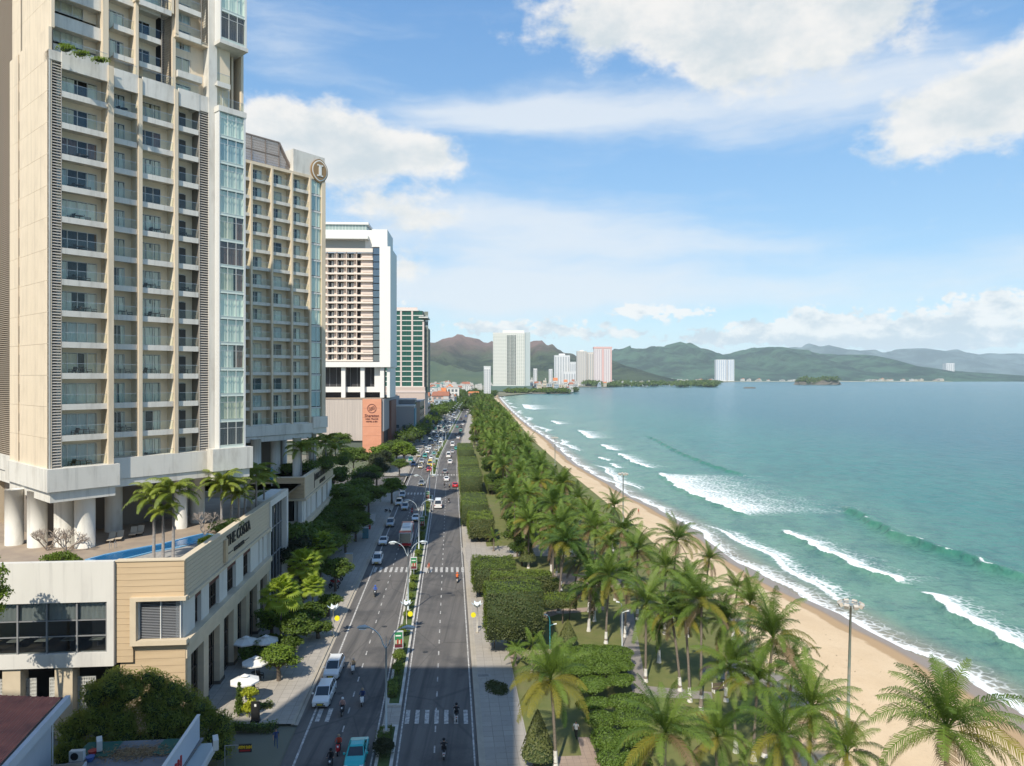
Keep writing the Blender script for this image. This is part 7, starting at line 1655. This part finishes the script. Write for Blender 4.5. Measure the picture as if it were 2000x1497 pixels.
for a in [(690,1313,False,'white','tan','grey','grey','beside the kerbside car with the open door'),(708,1375,False,'white','navy','jeans','tan','nearest the lane dashes on the left road'),(669,1394,False,'dark','pink','black','white','beside the nearest parked people carrier'),(661.5,1470,False,'red','red','black','tan','just ahead of the teal taxi'),
  (646,1499,False,'dark','black','black','black','cut by the bottom edge left of the taxi'),(733,1164,False,'dark','blue','black','blue','alone below the far crosswalk'),(805,1003,False,'red','red','black','black','ahead of the coach'),
  (867,1477,True,'white','black','black','black','lowest on the right carriageway'),(891.5,1405,True,'white','black','black','black','crossing the near right crosswalk stripes'),(893,1137,True,'white','orange','black','orange','by the right kerb below the far crosswalk'),
  (876.5,983,True,'white','black','black','grey','right of the white minibus'),(868,953,True,'dark','black','grey','black','behind the white saloon, left of two'),(878,956,True,'dark','tan','black','tan','behind the white saloon, right of two'),(898,861,True,'red','tan','black','grey','near the far end of the hedge row'),(842,1000,False,'dark','grey','black','white','next to the median under the third lamp')]: scooter(*a)
scooter(757.5,1001,False,'dark','black','black','black','parked across the left pavement under the tree', False, 1.2, .13)
for i, (px, py) in enumerate(((655,1142),(660,1134),(665,1126),(652,1150))): scooter(px, py, False, ('red','dark','white','dark')[i], 'black', 'black', 'black', 'parked by the flowering shrub, %s of four' % ords[i], False, 1.3, .13)
p = G(539,1460,.0); person(ME_ST, p.x, p.y, .4, 'navy', 'jeans', 'person in a navy jacket walking at the side street corner', z=.004)
p = G(1125,1444,.13); person(ME_ST, p.x, p.y, 2.8, 'white', 'black', 'person in a white shirt on the brick path under the yellow palm', z=.13)
p = G(1123,1110,.13); person(ME_ST, p.x, p.y, 1.0, 'blue', 'jeans', 'person in blue on the pink park path', z=.13)
p = G(831,1118,.2); person(ME_ST, p.x+.4, p.y, -1.4, 'pink', 'white', 'person in a pink top at the median crosswalk, left of two', z=.008)
p = G(838,1117,0); person(ME_ST, p.x, p.y, -1.4, 'red', 'tan', 'person in red stepping off the median crosswalk, right of two', z=.008)
for i, (px, py, c) in enumerate(((1030,832,'black'),(1036,833,'tan'),(1090,868,'navy'),(1255,1010,'red'))): p = G(px, py, -1.2); person(ME_ST, p.x-1, p.y, i*1.3, c, 'tan', 'tiny figure in %s walking on the sand' % c, z=-.75 if i < 9 else 0)
# bench
t = thing('park_bench', 'dark bench with white legs beside the grey park path', 'bench', G(1405,1352,.1), .3); 
for k in range(4): mb = MB(); mb.box(-.8,.8,-.2+.12*k,-.11+.12*k,.42,.45); part('slat', mb, mat('bench_wood', (.10,.07,.05), .7), t)
for k in range(3): mb = MB(); mb.box(-.8,.8,.29,.32,.52+.13*k,.61+.13*k); part('backrest_slat', mb, MATS['bench_wood'], t)
for s in (-.7,.7): mb = MB(); mb.box(s-.04,s+.04,-.2,.32,0,.42); mb.box(s-.04,s+.04,.26,.34,.4,.95); part('leg', mb, EMW, t)
# ------------------------------------------------------------------ low houses at the bottom left corner
hX, hY = -35.7, 57.0
HS = thing('red_roof_house', 'white walled house with a red corrugated roof in the bottom left corner', 'house', (hX, hY, 0), RZS+.13)
BLW = mat('pale_blue_render', (.50,.53,.57), .7, (.46,.49,.52), .5)
piece(HS, 'wall', BLW, (-9,-.9,-14,-.5,0,7.9)); RED = mat('roof_red', (.44,.13,.085), .7, (.34,.10,.07), .6, dirt=(.16,.06,.05), dscale=.5)
sl_ = 1.2/9
for k in range(22):
    x0 = -.35-k*.42; x1 = x0-.42; z0, z1 = 8.35-x0*sl_, 8.35-x1*sl_
    me = cached(('rsheet', k), lambda mb: (mb.add([(x0,-14,z0),(x0-.1,-14,z0+.07),(x0-.2,-14,z0+.0),(x1,-14,z1-.01),(x0,0,z0),(x0-.1,0,z0+.07),(x0-.2,0,z0+.0),(x1,0,z1-.01)], [(0,4,5,1),(1,5,6,2),(2,6,7,3),(0,1,2,3),(7,6,5,4)])), 'roof_sheet', RED); inst('roof_sheet', me, HS)
piece(HS, 'gutter', mat('gutter_dark', (.08,.07,.06), .9), (-.36,-.1,-14,.1,8.2,8.32)); piece(HS, 'eave_board', BLW, (-.1,.25,-14,.15,7.75,8.45)); piece(HS, 'ridge_cap', mat('gutter_dark', (.08,.07,.06)), (-9.4,-.3,-.05,.12,8.3,8.36))
piece(HS, 'canopy', BLW, (.4,2.9,-7.5,-4.2,4.6,5.1)); piece(HS, 'canopy_top', mat('mossy_concrete', (.17,.14,.10), .9, (.25,.22,.18), 1.5), (.5,2.8,-7.4,-4.3,5.1,5.14)); piece(HS, 'wall', BLW, (-.9,.6,-14,-7.6,0,5.2)); piece(HS, 'canopy_top', MATS['mossy_concrete'], (-.8,.5,-13.9,-7.7,5.2,5.24)); piece(HS, 'drain_pipe', EMW, (-.86,-.78,-.48,-.4,1,7.8))
FR2 = thing('low_roof_building', 'low flat grey roofed shop behind the white signboard', 'shop', (-31.5, 50, 0), RZS)
piece(FR2, 'wall', mat('plaster_grey', (.3,.3,.31)), (-2.5,6.3,-6,8.7,0,3.7)); piece(FR2, 'flat_roof', mat('flat_roof_grey', (.20,.20,.21), .9, (.15,.15,.155), .6), (-2.7,6.5,-6.2,9.0,3.7,3.85)); 
GT = mat('tarp_green', (.015,.10,.075), .6)
mb = MB(); [mb.add([(x,6.6,3.9),(x+1.5,6.6,4.35),(x+1.5,9.3,4.0),(x,9.3,3.87)], [(0,1,2,3)]) for x in (-2.4,-.6,2.6,4.2)]
for x, lb in ((-2.6,'dark green tarpaulin patch beside the small canopy'),(3.4,'dark green tarpaulin patch under the right side of the bamboo')):
    P = FR2.matrix_basis @ Vector((x,6.4,3.86)); t = thing('tarpaulin', lb, 'tarpaulin', P, RZS); mb = MB(); nn = 8; rng = np.random.default_rng(int(x*10+60)); V = [(2.8*i/nn, 2.4*j/nn, .03+.10*rng.random()) for j in range(nn+1) for i in range(nn+1)]; inst('sheet', np_mesh('sheet', V, grid_faces(nn+1, nn+1), GT, smooth=True), t)
rng = np.random.default_rng(2); n = 1500; Pt = np.stack([rng.normal(2.0,1.5,n), rng.normal(6.9,.55,n), rng.uniform(3.86,3.98,n)], 1); V, Q = leaf_quads(Pt, np.tile([0,0,1.], (n,1)), .16, rng, .22, .8)
o = inst('dry_leaves', np_mesh('dry_leaves', V, Q, mat('straw', (.36,.24,.12), .9, (.28,.18,.09), 2)), None, FR2.location, RZS); tag(o, 'scattered dry bamboo leaves on the grey flat roof', 'leaves', kind='stuff')
def acunit(px, py, z, rz, label):
    t = thing('air_conditioner', label, 'air conditioner', G(px, py, z), rz); mb = MB(); mb.box(-.42,.42,-.16,.16,.06,.68); part('casing', mb, mat('ac_white', (.58,.57,.53), .6), t)
    mb = MB(); 
    for r_ in (.08,.15,.22): 
        for i in range(14): a, b = 2*pi*i/14, 2*pi*(i+1)/14; mb.bar((-.1+r_*cos(a),-.175,.36+r_*sin(a)),(-.1+r_*cos(b),-.175,.36+r_*sin(b)),.015)
    part('fan_grille', mb, BLK, t); mb = MB(); mb.tube([(-.1,-.165,.36),(-.1,-.16,.36)], [.24,.24], 14); part('fan_opening', mb, BLK, t); mb = MB(); mb.box(-.38,-.3,-.14,.14,0,.06); mb.box(.3,.38,-.14,.14,0,.06); part('feet', mb, STEEL, t); t.scale = (1.25,)*3
acunit(151,1487,4.0,RZS,'white air conditioner unit with round fan beside the small canopy'); acunit(194,1464,4.0,RZS-1.1,'white air conditioner unit standing edge on in front of the bamboo'); acunit(421,1462,4.4,RZS-1.2,'white air conditioner unit behind the signboard')
for px, py, c, lb in ((181,1474,r1,'red plastic tub beside the air conditioner'),(176,1486,paint('blue', (.05,.12,.35)),'blue plastic tub beside the air conditioner')):
    t = thing('plastic_tub', lb, 'tub', G(px, py, 3.86)); mb = MB(); mb.tube([(0,0,0),(0,0,.32),(0,0,.34)], [.24,.32,.34], 12); part('tub_body', mb, c, t)
SB = thing('signboard', 'long pale signboard with red letters at the roadside edge of the low roof', 'sign', (-24.6, 46, 0), RZS+.03)
piece(SB, 'board', mat('board_pale', (.52,.56,.62), .5), (0,.18,0,13.2,3.9,5.9)); piece(SB, 'board_cap', FRAME, (-.04,.22,-.05,13.25,5.9,5.98)); piece(SB, 'awning_shelf', mat('awning_pale', (.42,.46,.46), .6), (.18,1.5,0,13.0,3.55,3.65)); piece(SB, 'awning_edge', FRAME, (1.5,1.7,0,12.2,3.3,3.75))
text(SB, 'SAIGON', (.22, 6.7, 4.2), (radians(90), 0, radians(90)), 1.1, mat('letter_red', (.40,.02,.02), .5), bold=.03)
t = thing('led_sign', 'small black sign with yellow and red lettering hanging over the side street', 'sign', G(479,1462,4.2), RZS); piece(t, 'panel', BLK, (-.5,.5,-.06,.06,-.3,.35)); text(t, 'ATM 24H', (0,-.08,.05), (radians(90),0,0), .26, mat('led_yellow', (.6,.38,.02), .5)); piece(t, 'red_line', mat('led_red', (.35,.02,.02), .5), (-.42,.42,-.075,-.06,-.2,-.08)); piece(t, 'arm', STEEL, (-1.6,-.5,-.02,.02,.25,.3), (-1.62,-1.56,-.03,.03,-4.0,.3))
# blue parasol on the second terrace
t = thing('folded_parasol', 'folded bright blue parasol on the terrace beside the second podium', 'parasol', G(531,950,15.55)); mb = MB(); mb.tube([(0,0,1.0),(0,0,1.4),(0,0,3.2)], [.12,.42,.1], 8); part('canopy', mb, mat('parasol_blue', (.03,.28,.50), .7), t); mb = MB(); mb.cyl(0,0,0,3.4,.04,6); part('pole', mb, EMW, t)
# ------------------------------------------------------------------ city and towers round the head of the bay
def tower(name, label, px0, px1, ytop, Y, dep, walls, grid, base=0, fh=3.3, nv=None, crown=None, rz=0.0, zbase=0.0, cat='building'):
    x0, x1 = X_at(px0, Y), X_at(px1, Y); h = Z_at(ytop, Y)-zbase; w = x1-x0; t = thing(name, label, cat, (x0, Y, zbase), rz); piece(t, 'wall', walls, (0,w,0,dep,0,h)); nv = nv or max(2, int(w/4)); nf = int((h-base-2)/fh)
    st_ = max(1, int(nf/60)+1)
    mb = MB(); cw = w/nv
    for k in range(0, nf, st_):
        for j in range(nv): mb.box(cw*(j+.2), cw*(j+.8), -.25, 0, base+fh*(k+.25), base+fh*(k+st_*.85))
    o = part('window', mb, grid, t); 
    if nf*nv > 30: stuff_part(o)
    mb = MB(); 
    for j in range(nv+1): mb.box(max(0,cw*j-.25), min(w,cw*j+.25), -.6, 0, base, h)
    stuff_part(part('fins', mb, walls, t)); piece(t, 'parapet', walls, (-.3,w+.3,-.7,dep+.3,h,h+1.2))
    if crown: piece(t, 'roof_plant', crown, (w*.3,w*.7,dep*.3,dep*.7,h+1.2,h+6))
    return t, w, h
CT = mat('tower_cream', (.68,.67,.63), .6); CTG = mat('tower_glass_green', (.36,.40,.36), .3); WHT = mat('tower_white', (.66,.66,.66), .6); GRW = mat('tower_window_grey', (.25,.28,.31), .4)
t, w, h = tower('twin_slab_tower', 'big cream high rise tower standing alone at the head of the bay', 963, 1025, 651, 1700, 34, CT, CTG, 14, 3.4, 16, CT)
piece(t, 'side_wing', mat('tower_side', (.40,.45,.45), .5), (w+.1,w+13,3,30,0,h+2)); piece(t, 'podium', mat('podium_green', (.10,.16,.14), .4), (-6,w+18,-6,34,0,13)); piece(t, 'raised_crown', CT, (w*.3,w*.98,1,33,h+1.3,h+7)); 
mb = MB(); [mb.box(w*.44+j*3.2, w*.44+j*3.2+1.9, -.95, -.7, 16+k*3.4, 18.2+k*3.4) for j in range(7) for k in range(int((h-18)/3.4))]; stuff_part(part('dark_window', mb, mat('win_dark', (.08,.10,.10), .3), t))
tower('apartment_tower', 'white stepped apartment tower left of the pink roofed towers', 1083, 1113, 695, 2060, 25, WHT, GRW, 4, 3.3, 6, WHT); tower('apartment_tower', 'lower white apartment tower with grey windows, right half of the stepped pair', 1113, 1125, 708, 2050, 25, WHT, GRW, 4, 3.3, 3)
tower('apartment_tower', 'cream apartment tower directly left of the pink roofed towers', 1127, 1146, 687, 2900, 30, mat('tower_beige', (.60,.55,.50), .6), GRW, 4, 3.3, 5, CT); tower('apartment_tower', 'narrow cream tower between the beige and the pink roofed towers', 1147, 1159, 689, 2910, 30, MATS['tower_beige'], GRW, 4, 3.3, 3)
PNK = mat('tower_pink', (.62,.38,.35), .6)
t, w, h = tower('pink_tower', 'white and pink twin tower with a salmon crown', 1160, 1195, 682, 2900, 30, mat('tower_blush', (.66,.61,.60), .6), mat('win_blush', (.40,.33,.36), .4), 4, 3.3, 8); piece(t, 'pink_crown', PNK, (-1,w+1,-1.5,31,h+1.3,h+9)); piece(t, 'pink_stripe', PNK, (w*.45,w*.55,-.9,-.7,0,h), (w*.93,w*.99,-.9,-.7,0,h))
tower('white_block', 'slim white tower left of the big cream high rise', 945, 958, 717, 1150, 14, WHT, GRW, 2, 3.2, 3); tower('white_block', 'white block with a blank screen wall below the stepped towers', 1100, 1125, 727, 1960, 16, WHT, GRW, 2, 3.2, 5); tower('white_block', 'thin pale tower on the skyline right of the cream high rise', 1042, 1049, 721, 1900, 9, WHT, GRW, 2, 3.2, 2); tower('white_block', 'small pale tower left of the stepped towers', 1072, 1079, 722, 2000, 9, WHT, GRW, 2, 3.2, 2)
BLG = mat('tower_blue_glass', (.22,.30,.42), .3)
t, w, h = tower('bay_tower', 'left half of the blue and white twin towers below the green hill', 1399, 1419, 703, 5750, 50, WHT, BLG, 8, 6.5, 5, zbase=0); tower('bay_tower', 'right half of the blue and white twin towers below the green hill', 1421, 1434, 703, 5770, 50, WHT, BLG, 8, 6.5, 3)
tower('bay_tower', 'lone white tower on the thin spit at the right', 1848, 1864, 710, 6900, 60, WHT, GRW, 8, 7, 4)
# small houses
wl = [mat('house_white', (.62,.61,.58), .7), mat('house_cream', (.58,.50,.38), .7), mat('house_grey', (.42,.42,.42), .7), mat('house_rose', (.50,.34,.28), .7), mat('house_blue', (.35,.42,.48), .7), mat('house_ochre', (.52,.38,.18), .7)]
rfm = [mat('roof_orange', (.50,.17,.06), .8), mat('roof_rust', (.30,.12,.07), .8), mat('roof_slab', (.40,.39,.37), .8), mat('roof_teal', (.12,.25,.24), .7)]
HM = {}
def house(x, y, w, d, h, wi, ri, pitched, label, group, rz=0.0):
    k = (wi, ri, pitched)
    if k not in HM:
        a = MB(); a.box(0,1,0,1,0,1); b = MB()
        if pitched: b.add([(-.06,-.06,1),(1.06,-.06,1),(1.06,1.06,1),(-.06,1.06,1),(.0,.5,1.28),(1,.5,1.28)], [(0,1,5,4),(2,3,4,5),(1,2,5),(3,0,4),(3,2,1,0)])
        else: b.box(-.03,1.03,-.03,1.03,1.0,1.05); b.box(.55,.9,.4,.8,1.05,1.25)
        c = MB(); [c.box(.08+.3*i, .26+.3*i, -.012, 0, .12+.3*j, .30+.3*j) for i in range(3) for j in range(3)]
        HM[k] = (a.mesh('wall', wl[wi]), b.mesh('roof', rfm[ri]), c.mesh('window', mat('house_window', (.10,.12,.13), .3)))
    t = thing('town_house', label, 'house', (x, y, -.2), rz, group); a, b, c = HM[k]
    for nm, me in (('wall', a), ('roof', b), ('window', c)): inst(nm, me, t, (0,0,0), sc=(w,d,h))
qh = random.Random(99); cw_ = ['white','cream','grey','rose','pale blue','ochre']; crn = ['orange','rust','grey','teal']
n = 0
for zone, (xa, xb, ya, yb, num, gl) in enumerate([(842,945,650,1500,110,'town houses crowded behind the far end of the avenue'),(1030,1120,1640,2000,60,'town houses on the waterfront right of the cream high rise'),(840,1000,1500,2600,60,'distant town houses at the foot of the brown mountain'),(1130,1330,2500,3600,36,'houses among trees on the wooded headland')]):
    for i in range(num):
        y = qh.uniform(ya, yb); px = qh.uniform(xa, xb); x = X_at(px, y)
        if zone == 0 and x > R(y)-34: x = R(y)-36-qh.random()*60
        wi, ri = qh.choice((0,0,0,0,0,1,1,2,2,3,4)), qh.choice((0,1,2,2,2,2,2,2,3)); pt = ri < 2; h = qh.uniform(7,20) if zone != 3 else qh.uniform(8,18); w = qh.uniform(7,18)
        house(x, y, w, w, h*(1.4 if zone == 1 and i < 10 else 1), wi, ri, pt, '%s house with %s roof, %s' % (cw_[wi], crn[ri], ('behind the far avenue','by the waterfront','under the brown mountain','on the headland')[zone]), gl, qh.uniform(-.1,.1))
for i, (px, py, w, lb) in enumerate([(858,768,30,'long low building with a bright orange roof beside the far avenue'),(872,766,22,'second orange roofed hall right behind the long one'),(925,760,16,'red fronted building at the bend of the far avenue')]):
    p = G(px, py+8, 9); house(p.x-w/2, p.y, w, 14, 9, 5 if i < 2 else 3, 0, True, lb, None)
# hill villas, shoreline strip, islets, headland wood
belt_L = []
q = random.Random(4)
def wood(name, items, n, size, label, m=M_tree, seed=1):
    o = inst(name, crown_mesh(name, items, n, size, seed, m, core=M_core)); tag(o, label, 'trees', kind='stuff')
wood('headland_wood', [(X_at(q.uniform(1135,1400), y), y, q.uniform(2,9), q.uniform(14,30), q.uniform(14,40), q.uniform(7,13)) for y in [q.uniform(2500,4300) for _ in range(110)]], 12000, 5.0, 'dark woods covering the low headland')
wood('town_wood', [(X_at(px, y), y, q.uniform(2,5), q.uniform(5,9), q.uniform(5,9), q.uniform(4,7)) for px, y in [(q.uniform(985,1125), q.uniform(1640,1950)) for _ in range(90)]+[(q.uniform(840,950), q.uniform(620,1500)) for _ in range(70)]], 11000, 2.0, 'trees between the waterfront houses', M_tree)
wood('rocky_point_wood', [(X_at(px, y), y, 2, 9, 9, 6) for px, y in [(q.uniform(985,1110), q.uniform(1560,1620)) for _ in range(40)]], 3000, 2.0, 'low trees on the rocky point', M_tree2, 3)
def islet(px0, px1, py, h, wooded, label, seed):
    p = G((px0+px1)/2, py, SEAZ); w = (px1-px0)/F*p.y/2; t = thing('islet', label, 'island', (p.x, p.y+w*.3, SEAZ)); rng = np.random.default_rng(seed); mb = MB(); n = 22
    ring = lambda k, z, j: [(w*k*(1+j*rng.normal())*cos(2*pi*i/n), w*.35*k*(1+j*rng.normal())*sin(2*pi*i/n), z) for i in range(n)]
    rr_ = [ring(1.0,-1,.05), ring(.96,h*.3,.08), ring(.85,h*.55,.1), ring(.5,h*.8,.1)]; vs = [v for r in rr_ for v in r]; mb.add(vs, [(i*n+k, i*n+(k+1)%n, (i+1)*n+(k+1)%n, (i+1)*n+k) for i in range(3) for k in range(n)]+[tuple(range(3*n,4*n))]); part('rock', mb, mat('shore_rock', (.15,.13,.10), .9, (.10,.085,.07), .2), t)
    if wooded: L = [(w*q.uniform(-.8,.72), w*.3*q.uniform(-.9,.5), h*q.uniform(.3,.8), w*.2, w*.14, h*.55) for _ in range(26)]; inst('crown', crown_mesh('crown', L, 3500, w*.035, seed, M_tree, core=M_core), t)
islet(1557,1650,752,30,True,'small wooded islet out in the bay',1); islet(1453,1478,759,5,False,'low bare reef rocks left of the wooded islet',2); islet(1020,1118,769.5,3.2,False,'rocky point running out below the waterfront houses',3)
mb = MB()
for a, b, y_ in ((1395,1860,5650),): 
    x0, x1 = X_at(a, y_), X_at(b, y_); mb.box(x0, x1, y_, y_+200, SEAZ-.5, 2.5)
tag(part('far_shore', mb, mat('shore_pale', (.42,.38,.30), .9, (.15,.18,.10), .004, space='w')), kind='structure')
mb = MB(); x0, x1 = X_at(1700, 6800), X_at(1960, 6800); mb.box(x0, x1, 6800, 7000, SEAZ-.5, 2); 
tag(part('far_shore', mb, MATS['shore_pale']), kind='structure')
for i in range(46):
    px = q.choice((q.uniform(1300,1400), q.uniform(1430,1560), q.uniform(1690,1860))); y = 5700 if px > 1400 else 4400+q.uniform(0,300); w = q.uniform(18,45)
    house(X_at(px, y), y, w, 30, q.uniform(10,22), q.choice((0,0,1)), q.choice((0,2,2)), False, 'tiny pale building on the far shore of the bay', 'tiny buildings on the far shore')
for i in range(12):
    px = q.uniform(1375,1398); y = 6150; house(X_at(px, y), y+i*12, 22, 20, 20, 0, 2, False, 'white villa climbing the slope left of the twin towers', 'white villas on the green slope'); 

for i in range(30):
    y = 128*(520/128)**(i/29); 
    tree(random.choice('agbc'), R(y)+random.uniform(8.5,10.5)+(1.5 if y < 330 else -2), y, random.uniform(.7,1.0), 'feathery green park tree behind the clipped hedges, %s from the front' % ordn(i), 'park trees behind the hedge row', szz=random.uniform(.7,.9))

# manhole covers and dark tar patches on the road
mcv = MB(); mcv.cyl(0,0,.004,.010,.36,16); me_mc = mcv.mesh('manhole_cover', mat('manhole_iron', (.035,.033,.032), .6))
for i, (o_, y) in enumerate(((-14.4,76.5),(-5.6,88),(-11.5,97),(-2.1,111),(-14.6,119),(-5.5,136),(-11.2,149),(-2.4,160))):
    tag(inst('manhole_cover', me_mc, None, (R(y)+o_, y, 0)), 'round iron manhole cover in the road, %s from the front' % ords[i], 'manhole cover')
rng = np.random.default_rng(6); n = 420; yy = rng.uniform(40, 230, n); uu = rng.random(n); px_ = parkX(yy)+uu*(shoreX(yy)-parkX(yy))*.62; u2 = (px_-parkX(yy))/(shoreX(yy)-parkX(yy)); zz = -.06-(2.44)*u2**1.35+.05
P_ = np.stack([px_, yy, zz], 1); V, Q = leaf_quads(P_, np.tile([0,0,1.], (n,1)), .13, rng, .5, .85); o = inst('beach_debris', np_mesh('beach_debris', V, Q, mat('debris', (.16,.11,.06), .9, (.35,.27,.17), 2)), None); tag(o, 'scattered leaves and husks on the dry sand', 'debris', kind='stuff')
